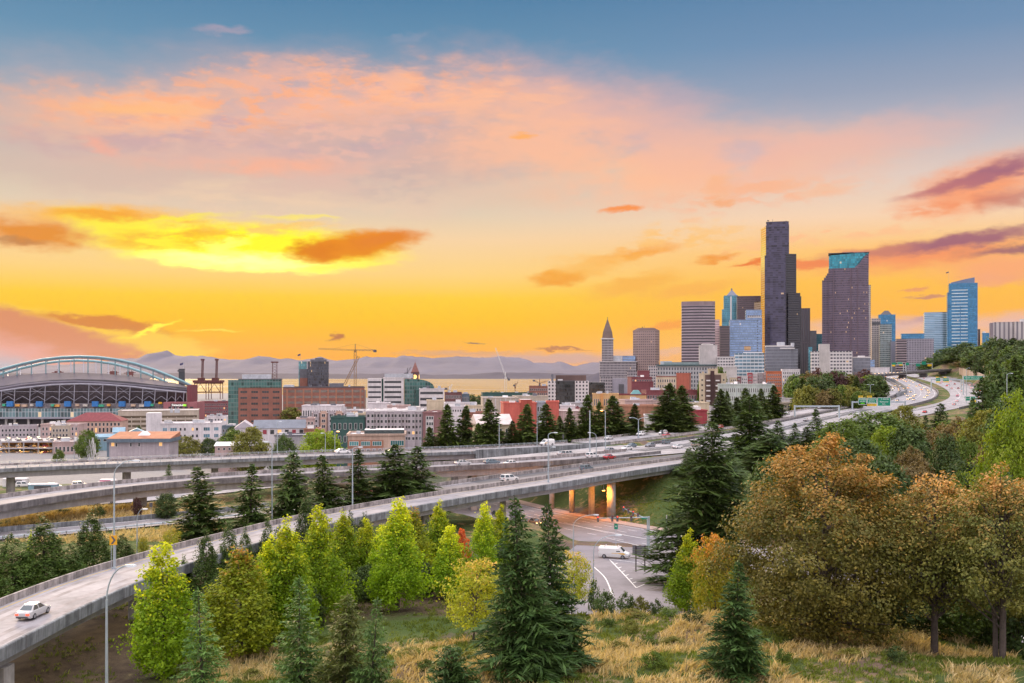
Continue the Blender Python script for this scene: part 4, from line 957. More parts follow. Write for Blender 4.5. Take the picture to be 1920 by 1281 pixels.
# ================================================================== stadium
def stadium():
 D = 1000.0; k = D / F
 X = lambda px: (px - CX) * k
 Z = lambda y: HC + (HY - y) * k
 c = Vector((X(150), D, T(X(150), D)))
 t = thing('stadium', 'big stadium with pale blue arched roof truss at the far left', 'stadium', c)
 L = lambda px, y, dy=0.0: Vector((X(px) * (D + dy) / D - c.x, dy, HC + (HY - y) / F * (D + dy) - c.z))
 blue = mat('stadium_arch_paint', (0.19, 0.33, 0.36), 0.5, 0.1, 0.05); wht = mat('stadium_white_steel', (0.26, 0.25, 0.29), 0.5, 0.12, 0.2)
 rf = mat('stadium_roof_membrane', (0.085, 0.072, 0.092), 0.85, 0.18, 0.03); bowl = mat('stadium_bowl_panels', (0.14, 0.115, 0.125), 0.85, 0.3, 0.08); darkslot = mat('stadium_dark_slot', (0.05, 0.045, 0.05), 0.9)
 # roof: a curved sheet sloping down towards us
 topp = [(-190, 742), (-120, 728), (-40, 716), (0, 708), (40, 703), (90, 699.5), (140, 698.5), (190, 700.5), (240, 705), (290, 712), (330, 719), (358, 727)]
 botp = [(-190, 756), (-120, 745), (-40, 734), (0, 729), (40, 722), (90, 717), (140, 715.5), (190, 717.5), (240, 721), (290, 725), (330, 729), (358, 731)]
 mb = MB()
 for i in range(len(topp) - 1):
  a0, a1, b0, b1 = L(*topp[i], 45), L(*topp[i + 1], 45), L(*botp[i], 6), L(*botp[i + 1], 6); dz = Vector((0, 0, -2.2))
  mb.face([b0, b1, a1, a0]); mb.face([b0 + dz, b1 + dz, b1, b0]); mb.face([a0 + dz, a1 + dz, b1 + dz, b0 + dz]); mb.face([a0, a1, a1 + dz, a0 + dz])
 mb.build('roof', rf, t)
 # two arches with hangers
 arch = [(-150, 742), (-100, 722), (-50, 706), (0, 691.5), (40, 681), (80, 672.5), (115, 668.5), (150, 667), (185, 668.5), (220, 673), (255, 681), (290, 692), (320, 704), (345, 715), (368, 727)]
 mb = MB(); mb.tube([L(x, y + 1.4, 42) for x, y in arch], 1.25, 8); mb.build('arch', blue, t, True)
 mb = MB(); mb.tube([L(x, y + 4.2, 50) for x, y in arch], 0.8, 6)
 for (x, y) in arch[1:-1]: mb.tube([L(x, y + 1.4, 42), L(x + 9, y + 5.6, 50)], .4, 5)
 mb.build('arch', wht, t, True)
 mb = MB(); mb.tube([L(x * .93 + 6, y + 9, 150) for x, y in arch], 1.5, 8); mb.build('arch', blue, t, True)
 for px in (-40, -12, 6, 32, 59, 86, 111, 139, 165, 190, 216, 240, 264, 287, 308):
  ya = np.interp(px, [p[0] for p in arch], [p[1] for p in arch]) + 2; yr = np.interp(px, [p[0] for p in topp], [p[1] for p in topp])
  mb = MB(); mb.tube([L(px, yr + .5, 44), L(px, ya, 42)], .55, 6); mb.build('hanger', blue, t)
 for px in (15, 38, 60, 109, 133, 157, 180, 203, 225):
  ya = np.interp((px - 6) / .93, [p[0] for p in arch], [p[1] for p in arch]) + 10; yr = np.interp(px, [p[0] for p in topp], [p[1] for p in topp]) + 3
  mb = MB(); mb.tube([L(px, yr, 120), L(px, ya, 150)], .5, 6); mb.build('hanger', wht, t)
 # dark sheet painting the shade of the slot, upper white rim, bowl wall
 rim = [(-190, 764), (-120, 751), (-40, 739), (0, 732.5), (40, 726.5), (100, 720.5), (150, 719), (200, 720.5), (250, 724.5), (300, 730.5), (350, 735)]
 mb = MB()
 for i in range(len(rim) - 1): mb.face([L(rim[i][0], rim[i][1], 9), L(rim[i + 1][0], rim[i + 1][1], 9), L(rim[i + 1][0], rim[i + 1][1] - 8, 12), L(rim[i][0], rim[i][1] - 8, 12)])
 mb.build('slot_shade', darkslot, t)
 mb = MB(); mb.tube([L(x, y + 1, 5) for x, y in rim], 1.0, 6); mb.build('rim_beam', wht, t)
 mb = MB()
 for i in range(len(rim) - 1):
  a, b = L(rim[i][0], rim[i][1] + 1, 8), L(rim[i + 1][0], rim[i + 1][1] + 1, 8); lo = L(rim[i][0], 757, 24), L(rim[i + 1][0], 757, 24)
  mb.face([lo[0], lo[1], b, a])
 mb.build('bowl_wall', bowl, t)
 rimy = lambda x: float(np.interp(x, [p[0] for p in rim], [p[1] for p in rim]))
 xs = [3, 28, 57, 85, 112, 140, 167, 193, 219, 244, 268, 291, 314, 330, 345]
 for i, x in enumerate(xs):
  mb = MB(); mb.tube([L(x, rimy(x) + 1, 4.5), L(x - 1.5, 757, 3)], .42, 6); mb.build('column', wht, t)
  if i + 1 < len(xs):
   x2 = xs[i + 1]; y0, y1 = rimy(x) + 2, rimy(x2) + 2; mb = MB()
   if i % 2 == 0 and i < 12: mb.tube([L(x, y0, 5), L(x2, 742, 5)], .2, 5); mb.tube([L(x, 742, 5.5), L(x2, y1, 5.5)], .2, 5)
   mb.tube([L(x, 734, 5), L(x2, 735, 5)], .25, 5)
   mb.tube([L(x, 751.5, 4), L((x + x2) / 2, 743, 4), L(x2, 751.5, 4)], .3, 5); mb.build('brace', wht, t)
 # concourse with booths, people-sized clutter left as coloured boxes of awnings
 con = mat('stadium_concourse', (0.17, 0.15, 0.16), 0.9, 0.4, 0.2)
 mb = MB(); mb.box(L(-190, 757).x, L(307, 757).x, 3, 26, L(0, 766).z, L(0, 757).z); mb.build('concourse', con, t)
 bl = mat('booth_blue', (0.03, 0.16, 0.42), 0.6)
 for x in (19, 74, 127, 179, 229, 277): mb = MB(); mb.cbox(L(x, 757.5, 1.5), (6, 3, 5.2)); mb.build('booth', bl, t)
 cols = [mat('awning_green', (.05, .35, .2), .7), mat('awning_orange', (.6, .3, .08), .7), mat('awning_tan', (.5, .35, .25), .7), mat('booth_white', (.5, .45, .4), .7)]
 for i, x in enumerate((8, 33, 46, 60, 100, 107, 145, 160, 190, 204, 250, 266, 285)): mb = MB(); mb.cbox(L(x, 759.5 + (i % 3) * .6, 1.6), (3 + (i % 3), 2.5, 2.2)); mb.build('awning', cols[i % 4], t)
 mb = MB(); mb.tube([L(300.5, 757.5, 1), L(300.5, 754, 1)], [1.9, 1.9], 12); mb.build('drum', mat('drum_yellow', (.7, .36, .03), .5), t)
 # glass curtain wall with white mullions and the podium below
 gm = facade('stadium_curtain_wall', (0.5, 0.5, 0.52), (0.07, 0.12, 0.13), 5.2, 3.2, 0.94, 0.9, 0.05, 0.15, lits=0.7, pvar=.7)
 mb = MB(); mb.box(L(-190, 780).x, L(307, 780).x, 0, 24, L(0, 782.5).z, L(0, 766).z); mb.build('curtain_wall', gm, t)
 mb = MB(); mb.box(L(-190, 780).x, L(308, 780).x, -1.0, 24, L(0, 785.5).z, L(0, 782.6).z); mb.build('ledge', wht, t)
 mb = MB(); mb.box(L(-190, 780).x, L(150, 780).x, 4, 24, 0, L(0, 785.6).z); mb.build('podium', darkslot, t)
 for x in (10, 26, 52, 78, 120): mb = MB(); mb.box(L(x, 790).x - 1, L(x, 790).x + 1, 1, 3, 0, L(0, 785.6).z); mb.build('podium_column', pier_con, t)
 # pink end block with the lit name
 endm = wm('stadium_end_block', (0.34, 0.13, 0.14)); mb = MB(); mb.box(L(308, 0).x, L(372, 0).x, -3, 20, 0, L(0, 754).z); mb.build('end_block', endm, t)
 mb = MB(); mb.box(L(348, 0).x, L(357, 0).x, 4, 22, L(0, 754).z, L(0, 722).z); mb.build('stair_tower', maroon, t)
 for i in range(5): mb = MB(); mb.box(L(318 + i * 10, 0).x, L(324 + i * 10, 0).x, -3.2, -2.9, L(0, 768).z, L(0, 762.5).z); mb.build('shade_panel', darkslot, t)  # dark boxes on the wall paint the shade of openings
 sg = mb = MB(); mb.box(L(322, 0).x, L(352, 0).x, -3.5, -3.05, L(0, 762.5).z, L(0, 757).z); s = mb.build('sign_board', mat('sign_dark', (0.10, 0.06, 0.06), .6), t)
 words(t, 'CenturyLink', 2.6, L(334.5, 759.7, -3.56), glow('sign_white_light', (1, .98, .92), 1.6), name='sign_lettering')
 mb = MB(); mb.box(L(345.5, 0).x, L(351.5, 0).x, -3.62, -3.5, L(0, 761.6).z, L(0, 757.8).z); mb.build('sign_emblem', glow('sign_green_light', (.35, .8, .05), 1.0), t)
 words(t, 'FIELD', 1.1, L(348.5, 759.7, -3.66), mat('sign_dark', (0.1, .06, .06)), name='sign_lettering')
stadium()
t = bld('stadium_tower', 'dark narrow tower with a flag beside the right end of the stadium arch', 335, 346, 693, 1150, 10, 0, wm('dark_tower_panel', (0.07, 0.075, 0.085)), roof_grey, cat='tower')
H = DIM[t.name][2]; W = DIM[t.name][0]
mb = MB(); mb.box(-W / 2 - 1.2, W / 2, -.6, 1, H - 2.5, H - .6); mb.build('scoreboard', trim_d, t)
def flagpole(t, x, y, z, h, m, fw=3.6):
 mb = MB(); mb.tube([(x, y, z), (x, y, z + h)], .14, 6); mb.build('flagpole', steel, t)
 mb = MB(); n = 8
 for i in range(n):
  u0, u1 = fw * i / n, fw * (i + 1) / n; f = lambda u: y + .25 * sin(u * 2.2)
  g = lambda u: z + h - .05 - 0.35 * u
  mb.face([(x - u0, f(u0), g(u0) - 2.3), (x - u1, f(u1), g(u1) - 2.3), (x - u1, f(u1), g(u1)), (x - u0, f(u0), g(u0))])
  mb.face([(x - u0, f(u0) + .03, g(u0)), (x - u1, f(u1) + .03, g(u1)), (x - u1, f(u1) + .03, g(u1) - 2.3), (x - u0, f(u0) + .03, g(u0) - 2.3)])
 mb.build('flag', m, t)
flagm = mat('flag_dark', (.05, .05, .12), .8)
flagpole(t, W * .25, 4, H, 8, flagm)
# ================================================================== harbour cranes and tower cranes
red_steel = mat('crane_red_paint', (0.10, 0.026, 0.024), 0.6, 0.2, 0.2); yel_steel = mat('crane_yellow_paint', (0.26, 0.15, 0.06), 0.6, 0.15, 0.2); wht_steel = mat('crane_white_paint', (0.6, 0.58, 0.56), 0.6, 0.15, 0.2)
def lattice(mb, a, b, w, n, r=.12):
 a, b = Vector(a), Vector(b); d = (b - a).normalized(); x = d.cross(Vector((0, 1, 0.1))).normalized(); y = d.cross(x)
 C4 = [x * w / 2 + y * w / 2, -x * w / 2 + y * w / 2, -x * w / 2 - y * w / 2, x * w / 2 - y * w / 2]
 for q in C4: mb.tube([a + q, b + q], r, 4)
 for i in range(n):
  p0, p1 = a.lerp(b, i / n), a.lerp(b, (i + 1) / n)
  for k in range(4): mb.tube([p0 + C4[k], p1 + C4[(k + 1) % 4]], r * .6, 3, cap=False)
def port_crane(px, ytop, ybase, D, label, s=1.0):
 k = D / F; b = Vector(((px - CX) * k, D, max(2.5, HC + (HY - ybase) * k))); h = (ybase - ytop) * k
 t = thing('container_crane', label, 'crane', b, 0, 'red harbour cranes'); dk = h * .42; w = h * .14
 for sx_ in (-1, 1):
  for sy_ in (-1, 1): mb = MB(); mb.tube([(sx_ * w, sy_ * 9, 0), (sx_ * w, sy_ * 9, dk)], h * .009, 6); mb.build('leg', red_steel, t)
 mb = MB()
 for z in (dk * .45, dk * .97):
  mb.tube([(-w, -9, z), (w, -9, z)], h * .012, 5); mb.tube([(-w, 9, z), (w, 9, z)], h * .012, 5); mb.tube([(-w, -9, z), (-w, 9, z)], h * .012, 5); mb.tube([(w, -9, z), (w, 9, z)], h * .012, 5)
 mb.tube([(-w, -9, dk * .45), (0, -9, dk * .95), (w, -9, dk * .45)], h * .009, 5); mb.build('portal_frame', red_steel, t)
 mb = MB(); mb.box(-w * 1.25, w * 1.25, -11, 11, dk, dk + h * .06); mb.box(-w * .5, w * .5, -8, 4, dk + h * .06, dk + h * .12); mb.build('machinery_house', red_steel, t)
 mb = MB(); lattice(mb, (0, 4, dk + h * .05), (0, 8, h * .99), h * .034, 14, h * .007); mb.box(-h * .04, h * .04, 5, 10, h * .96, h); mb.build('boom', red_steel, t)
port_crane(378, 673, 750, 2080, 'left of the two red container cranes with raised booms')
port_crane(404.5, 673, 750, 2080, 'right of the two red container cranes with raised booms')
def far_crane(px, ytop, ybase, D, label):
 k = D / F; b = Vector(((px - CX) * k, D, 3)); h = HC + (HY - ytop) * k - 3
 t = thing('container_crane', label, 'crane', b, 0, 'red harbour cranes'); w = 9
 for sx_ in (-1, 1): mb = MB(); mb.tube([(sx_ * w * 1.2, 0, 0), (sx_ * w * .5, 0, h * .8)], 1.2, 6); mb.build('leg', red_steel, t)
 mb = MB(); mb.box(-w * 1.2, w * .8, -3, 3, h * .72, h * .86); mb.tube([(-w * .6, 0, h * .8), (-w * .2, 0, h), (w * .7, 0, h * .8)], .8, 5); mb.tube([(-w * 2.2, 0, h * .8), (w * 1.6, 0, h * .82)], 1.1, 6); mb.build('boom', red_steel, t)
far_crane(110, 689, 740, 2900, 'small red harbour crane seen under the left of the stadium arch')
far_crane(214, 689, 740, 2900, 'small red harbour crane seen under the right half of the stadium arch')
far_crane(245, 690, 740, 2900, 'small red harbour crane seen nearest the right foot of the stadium arch')
def tower_crane(px, ytop, D, label, jib, ctr, m, mast_w=2.0, lean=None, ybase=None, group=None):
 k = D / F; zb = T((px - CX) * k, D); b = Vector(((px - CX) * k, D, zb)); zt = HC + (HY - ytop) * k - zb
 t = thing('tower_crane', label, 'crane', b, 0, group); zj = zt - 7
 mb = MB(); lattice(mb, (0, 0, 0), (0, 0, zj), mast_w, int(zj / 4), .16); mb.build('mast', m, t)
 mb = MB(); mb.tube([(0, 0, zj), (0, 0, zt)], .5, 5); mb.box(-1.2, 1.2, -1.2, 1.2, zj - 2.5, zj); mb.build('cab', m, t)
 jl, jz = (jib[0] - px) * k, (HC + (HY - jib[1]) * k - zb); cl, cz = (ctr[0] - px) * k, (HC + (HY - ctr[1]) * k - zb)
 mb = MB(); lattice(mb, (0, 0, zj), (jl, 0, jz), 1.3, int(abs(jl) / 4) + 6, .13); mb.tube([(0, 0, zt), (jl * .6, 0, lerp(zj, jz, .6) + .6)], .09, 4); mb.build('jib', m, t)
 mb = MB(); lattice(mb, (0, 0, zj), (cl, 0, cz), 1.3, 6, .13); mb.tube([(0, 0, zt), (cl, 0, cz)], .09, 4); mb.box(cl - 1.8, cl + 1.8, -1, 1, cz - 2.2, cz + .6); mb.build('counter_jib', trim_d, t)
 if lean:
  (x0, y0), (x1, y1) = lean; mb = MB(); g = lambda x, y: ((x - px) * k, 3, HC + (HY - y) * k - zb); lattice(mb, g(x0, y0), g(x1, y1), 2.2, 14, .2); mb.build('luffing_boom', m, t)
tower_crane(666, 645, 1150, 'tall tower crane with long level jib above the brick office block', (597, 654), (703, 657), yel_steel, 2.4, ((645, 722), (672, 668)))
tower_crane(948, 698, 1500, 'slim luffing tower crane with steep raised boom in front of the water', (929, 652), (954, 711), wht_steel, 3.0)
tower_crane(843, 724, 1350, 'small white tower crane right of the office with dark green glass', (848, 720), (836, 728), wht_steel, 1.8)
tower_crane(966, 718, 1750, 'tiny distant crane just right of the slim luffing crane', (971, 716), (964, 722), red_steel, 1.6)
tower_crane(1012, 711, 1650, 'small red construction crane with level jib above the red-fronted flats', (1030, 713), (1001, 713), red_steel, 1.8)
tower_crane(764, 690, 1500, 'dark crane boom sticking up left of the clock tower', (771, 688), (760, 700), trim_d, 1.8)
# ================================================================== left part of the town
def garage():
 t = bld('parking_garage', 'beige multi-storey parking garage in front of the pink end of the stadium', 222, 373, 771, 900, 40, 0, tan, roof_pale, cat='garage')
 W, Dp, H = DIM[t.name]; bands(t, 'f', 4, .5, H * .1, H * .86, .02, .98, mat('garage_shadow', (.10, .075, .05), .9, .4, .1), 'deck_shade_band')  # solid dark bands stand for the shade inside the open decks
 for i in range(9): mb = MB(); mb.box(-.4, .4, -.3, .1, 0, H * .75); o = mb.build('column', tan, t); o.location = ((i + .5) / 9 * W - W / 2, -.02, 0)
garage()
t = bld('station_hall', 'long salmon stone building with a red hip roof and arched windows', 125, 228, 790, 800, 26, 10, salmon, roof_red, par=0)
W, Dp, H = DIM[t.name]; hip(t, 'roof', 0, 1, 0, 1, H, 6.5, roof_red); grid(t, 'f', 14, 1, .5, .7, H - 4.2, H - .9); grid(t, 'f', 14, 1, .5, .72, H - 9.5, H - 4.6); grid(t, 'f', 14, 1, .45, .6, H - 14, H - 10)
t = bld('stone_building', 'lower pink stone building left of the red hip roof', 76, 148, 797, 765, 20, 6, pink, roof_pale, units=3)
grid(t, 'f', 10, 4, .42, .55)
t = bld('brick_warehouse', 'low maroon brick warehouse between the stadium and the green glass office', 374, 428, 754, 1250, 30, 0, maroon, roof_pale, units=3); grid(t, 'f', 12, 4, .5, .5)
def deck():
 t = bld('parking_deck', 'open parking deck with lit floors and cars on its roof at the left edge', -40, 100, 828, 640, 34, 4, None, roof_pale, par=0)
 for o in [c for c in COL.objects if c.parent == t]: bpy.data.objects.remove(o)
 W, Dp, H = DIM[t.name]; n = 2; fl = H / n * .98
 for i in range(n + 1): mb = MB(); mb.box(-W / 2, W / 2, 0, Dp, i * fl - .4, i * fl); mb.box(-W / 2, W / 2, -.06, .2, i * fl - .5, i * fl + .4); mb.build('floor_slab', gird_con, t)
 for i in range(6):
  for y in (.3, Dp * .5, Dp - .8): mb = MB(); mb.box(-.35, .35, 0, .7, 0, n * fl - .41); o = mb.build('column', pier_con, t); o.location = (W * (i / 5 - .5) * .985, y, 0)
 mb = MB(); mb.box(-W / 2 + 1, W / 2 - 1, Dp - 2, Dp - 1.6, 0, n * fl - .42); mb.build('back_wall', mat('deck_back_wall', (.30, .17, .07), .9), t)
 for i in range(n):
  for j in range(5):
   mb = MB(); mb.box(-1, 1, -.15, .15, 0, .12); o = mb.build('ceiling_lamp', glow('deck_lamp', (1, .6, .2), 9), t); o.location = (W * ((j + .5) / 5 - .5), 6, (i + 1) * fl - .56)
 for i in range(n):
  for u in (-.3, .0, .3):
   l = bpy.data.lights.new('deck_light', 'POINT'); l.energy = 1800; l.color = (1, .5, .14); l.shadow_soft_size = .4; o = bpy.data.objects.new('deck_light', l); COL.objects.link(o); o.parent = t; o.location = (W * u, 7, (i + 1) * fl - 1.2)
 return t, W, Dp, n * fl
DECK = deck()
t = bld('apartment_block', 'white flats with blue windows and a bare stair tower at its left end', 301, 415, 795, 690, 24, 0, white, roof_white, units=6)
W, Dp, H = DIM[t.name]; block(t, 'stair_tower', -.23, -.0, 0, .6, 0, zrow(t, 774), white, roof_pale); DIM2 = W
xs = [.075, .215, .33, .40, .53, .60, .76, .92]; ws = [2.6, 4.2, 1.2, 1.2, 1.3, 1.3, 4.0, 2.8]
for f in range(3):
 for i, (x, w) in enumerate(zip(xs, ws)): windows(t, [((x - .5) * W, 0, H - 3.6 - f * 4.6, 0)], w, 2.2 if w > 2 else 1.9, win_b if w > 2 else win_d, trim_w, 2 if w > 2 else 0)
for i, (x, z) in enumerate([(-.19, 1.0), (-.12, 2.2), (-.08, .6)]): mb = MB(); mb.box(-.9, .9, -.3, .3, 0, 2.6); mb.tube([(0, 0, 2.6), (0, 0, 4.4)], .12, 5); o = mb.build('antenna', unit_m, t); o.location = ((x - .5 + .05) * W + W * .32, 2, zrow(t, 774))
def cottage(label, x0, x1, ytop, D, wall, roof, al='y', dep=11, rh=3.2):
 t = bld('house', label, x0, x1, ytop + 8 * 600 / D * .4, D, dep, 0, wall, roof, par=0); W, Dp, H = DIM[t.name]; gable(t, 'roof', 0, 1, 0, 1, H, rh, roof, al)
 if al == 'y': mb = MB(); mb.face([(-W / 2, -.01, H), (W / 2, -.01, H), (0, -.01, H + rh * .86)]); mb.face([(-W / 2, 0.1, H), (0, .1, H + rh * .86), (W / 2, .1, H)]); mb.build('gable_wall', wall, t)
 grid(t, 'f', 3, 1, .5, .5, H - 3.2, H - .6)
cottage('blue clapboard house with the larger front gable beside the white flats', 235, 275, 810, 655, blueh, roof_blue)
cottage('small blue house left of the larger blue gabled house', 212, 233, 808, 680, blueh, roof_blue, 'x')
cottage('pale blue low house with white trim left of the blue gabled houses', 178, 216, 817, 660, blueh, roof_blue, 'x', rh=2)
t = bld('low_building', 'low white building with flat rust-orange roof and dark slate fascia beside the viaduct', 205, 317, 826, 520, 20, 5, lilac, roof_rust, slate, par=0)
W, Dp, H = DIM[t.name]
mb = MB(); mb.box(-W / 2 - 1, W / 2 + 1, -1.4, Dp + 1, H - .9, H + .9); mb.build('fascia', slate, t); mb = MB(); mb.prism([(-W / 2 - .9, -1.3), (W / 2 + .9, -1.3), (W / 2 + .9, Dp + .9), (-W / 2 - .9, Dp + .9)], H + .9, 0, ztop=lambda a, b: H + 1.0 + (b + 1.3) * .11); mb.build('roof_sheet', roof_rust, t)
mb = MB(); mb.frustum((-3, 3, Dp * .4, Dp * .4 + 5), (-1, 1, Dp * .4 + 1.5, Dp * .4 + 3.5), H + 2.0, H + 4.2); mb.build('skylight', roof_white, t)
block(t, 'side_wall', -.04, .0, 0, 1, 0, H - .02, slate); mb = MB(); mb.box(-3, 3, -.12, .05, 0, .35); o = mb.build('stair_rail', trim_d, t); o.location = (W * .2, -.6, 2.5); o.rotation_euler = (0, -.6, 0)
windows(t, [(W * x, 0, H - 2.2, 0) for x in (-.38, -.14, .0)], .9, 1.8); windows(t, [(W * x, 0, H - 2.0, 0) for x in (-.44, .36)], 1.5, 1.8, win_b, lit=.6)
t = bld('low_building', 'low shed with wide pale sheet roof among trees left of the gabled white building', 403, 488, 836, 520, 16, 8, pink, roof_white, par=0); W, Dp, H = DIM[t.name]; gable(t, 'roof', 0, 1, 0, 1, H, 1.6, roof_white, 'x')
grid(t, 'f', 8, 1, .4, .5, H - 2.6, H - .5)
t = bld('gabled_hall', 'white hall with long grey roof and red panels in front of the green glass office', 476, 572, 803, 600, 20, 0, white, roof_grey, par=0); W, Dp, H = DIM[t.name]; gable(t, 'roof', 0, 1, 0, 1, H, 4.6, mat('slate_roof', (.17, .18, .21), .8, .15, .2), 'x')
for i in range(7): windows(t, [((i + .5) / 7 * W - W / 2, 0, H - 2.2, 0)], 2.2, 2.6, mat('panel_red', (.30, .05, .07), .8) if i % 2 else win_d)
t = bld('gabled_hall', 'white gable-ended hall with red base left of the long grey roof', 440, 475, 803, 610, 22, 0, white, roof_grey, par=0); W, Dp, H = DIM[t.name]; gable(t, 'roof', 0, 1, 0, 1, H, 4.2, mat('lilac_roof', (.42, .38, .42), .8, .15, .2), 'y'); block(t, 'base_panel', .1, .6, -.02, .01, 0, H * .6, magenta)
t = bld('low_building', 'low pale shed with dark fascia behind the round green street tree', 515, 585, 818, 560, 16, 0, grey, roof_white, unit_d, units=3)
gg = facade('green_glass', (0.11, 0.17, 0.16), (0.035, 0.105, 0.095), 3.9, 2.6, 0.8, 0.85, .03, 0.1, pvar=.5)
t = bld('office_block', 'brick office block with dark green glass left end and glass top storeys', 447, 528, 712, 950, 40, 0, brick, roof_grey, trim_d, units=2)
W, Dp, H = DIM[t.name]; DIM[t.name] = (W, Dp, H)
block(t, 'glass_wing', -.235, -.0, .02, .9, 0, H - .4, gg, roof_grey); block(t, 'glass_storeys', .0, 1.0, -.01, .02, zrow(t, 727), H - .02, gg)
for r in range(7):
 for c_ in range(4): windows(t, [((c_ + .5) / 4 * W - W / 2, 0, H * .05 + r * (zrow(t, 729) - 2) / 7 + 2, 0)], W / 4 * .62, 2.0, win_d, brick_o, 2, .03)
block(t, 'penthouse', .07, .75, .25, .7, H, zrow(t, 702), unit_m)
mb = MB(); lattice(mb, (0, 0, 0), (0, 0, 16), 4.2, 6, .22); mb.box(-3.4, 3.4, -3, 3, 16, 17.2); o = mb.build('antenna_mast', red_steel, t); o.location = (W * .33, 20, H)
t = bld('office_block', 'long orange brick office block below the tower crane', 531, 684, 727, 1050, 45, 0, brick, roof_grey, trim_d, units=5)
W, Dp, H = DIM[t.name]; bands(t, 'f', 7, .42, H * .02, H * .98, .01, .99, glass('strip_window_warm', (.16, .13, .11), .2), proud=.03)
for i in range(10): mb = MB(); mb.box(-.8, .8, -.12, 0.1, 0, H * .97); o = mb.build('pier', brick_o, t); o.location = ((i + .5) / 10 * W - W / 2, 0, 0)
block(t, 'penthouse', .0, .12, .2, .6, H, zrow(t, 722), unit_m); block(t, 'penthouse', .56, .74, .2, .6, H, zrow(t, 719), unit_d); block(t, 'side_wing', .97, 1.02, .1, .8, 0, H * .94, tan)
dg = facade('dark_glass_tower', (0.055, 0.05, 0.06), (0.04, 0.045, 0.06), 3.6, 1.4, 0.7, 0.75, .03, 0.1, pvar=.8, lits=.5)
t = bld('glass_tower', 'dark glass tower with stepped top rising behind the orange brick block', 577, 616, 679, 1300, 30, 0, dg, roof_grey, cat='tower'); W, Dp, H = DIM[t.name]
block(t, 'upper_tier', .12, .9, .15, .9, H, zrow(t, 674), unit_d); block(t, 'upper_tier', .35, .75, .3, .8, zrow(t, 674), zrow(t, 671), unit_d)
t = bld('glass_tower', 'slim tower with turquoise glass top left of the stepped dark tower', 560, 575, 679, 1310, 20, 0, facade('turquoise_glass', (.10, .2, .22), (.10, .27, .29), 3.6, 1.5, .8, .85, .02, pvar=.4), roof_grey, cat='tower'); W, Dp, H = DIM[t.name]
block(t, 'lower_tier', .1, 1.12, -.04, .9, 0, zrow(t, 692), unit_d); block(t, 'brick_base', .12, 1.1, -.08, -.045, 0, zrow(t, 709), brick); flagpole(t, -W * .28, 4, H, 11, flagm)
# king-size office with white bands, green glass drum and right wing
bandw = wm('band_white', (0.60, 0.55, 0.55))
t = bld('office_block', 'white-banded office block with dark glass strips left of the green glass corner', 719, 757, 709, 980, 36, 0, bandw, roof_grey, units=2)
W, Dp, H = DIM[t.name]; bands(t, 'f', 9, .42, H * .03, H * .97, .05, .88); block(t, 'slot', -.09, .0, .06, .9, 0, H - 1, dkgreen); block(t, 'left_wing', -.78, -.09, -.0, .9, 0, H - .3, bandw, roof_pale)
for r in range(9): mb = MB(); mb.box(-.75 * W, -.12 * W, -.06, .1, -.9, .9); o = mb.build('window_band', win_d, t); o.location = (-.5 * W, 0, H * .03 + (r + .5) * H * .94 / 9)
mb = MB(); mb.box(0, W * 1.4, 4, 20, H, H + 4.2); o = mb.build('penthouse', unit_m, t); o.location = (-W * .45, 0, 0); block(t, 'penthouse_screen', .55, 1.5, .2, .6, H, zrow(t, 704), unit_d)
t = bld('glass_drum', 'dark green glass corner with quarter-round roof between the white-banded wings', 758, 777, 711, 984, 30, 0, gg, roof_grey, par=0); W, Dp, H = DIM[t.name]
mb = MB(); n = 14; w2 = W * 1.95; r0 = zrow(t, 727)
prof = [(0, H)] + [(w2 * sin(i / n * pi / 2), r0 + (H - r0) * cos(i / n * pi / 2)) for i in range(n + 1)]
for i in range(len(prof) - 1):
 (xa, za), (xb, zb_) = prof[i], prof[i + 1]; mb.face([(xa, 1, 0), (xb, 1, 0), (xb, 1, zb_), (xa, 1, za)], 0, [(xa, 0), (xb, 0), (xb, zb_), (xa, za)]); mb.face([(xa, 1, za), (xb, 1, zb_), (xb, 28, zb_), (xa, 28, za)], 0, [(xa, 1), (xb, 1), (xb, 28), (xa, 28)])
mb.build('curved_glass', gg, t).location = (W / 2, 0, 0)
t = bld('office_block', 'lower white-banded wing right of the green glass corner', 786, 833, 730, 960, 34, 0, bandw, roof_grey, units=3); W, Dp, H = DIM[t.name]; bands(t, 'f', 6, .42, H * .02, H * .98, .04, .95); block(t, 'link', -.14, .0, .05, .8, 0, H - .5, dkgreen)
def clocktower():
 D = 1180; k = D / F; X = (778.5 - CX) * k; zb = T(X, D); t = thing('clock_tower', 'brick clock tower with pointed roof and a lit clock face', 'clock tower', (X, D, zb)); Z = lambda y: HC + (HY - y) * k - zb; w = 4.4
 mb = MB(); mb.box(-w, w, -w, w, 0, Z(698.5)); mb.box(-w - .4, w + .4, -w - .4, w + .4, Z(698.5), Z(697.8)); mb.build('shaft', brick_d, t)
 mb = MB(); mb.frustum((-w * .95, w * .95, -w * .95, w * .95), (-.15, .15, -.15, .15), Z(697.75), Z(679)); mb.tube([(0, 0, Z(679.3)), (0, 0, Z(676.5))], .15, 5); mb.build('spire', mat('spire_tile', (.22, .10, .085), .8, .2, .4), t)
 for a in (0, pi / 2):
  mb = MB(); mb.tube([(0, -w - .02, 0), (0, -w - .3, 0)], 2.4, 20); o = mb.build('clock_face', glow('clock_light', (1.0, .62, .2), 1.7), t); o.location = (0, 0, Z(706.6)); o.rotation_euler = (0, 0, a)
  mb = MB(); mb.box(-.12, .12, -w - .36, -w - .31, 0, 1.9); mb.box(0, 1.3, -w - .36, -w - .31, -.12, .12); h = mb.build('clock_hand', trim_d, o)
 for s_ in (-1, 1):
  for zz in (701,): windows(t, [(s_ * 1.6, -w, Z(zz), 0)], 1.0, 2.0, win_d, brick_d)
clocktower()
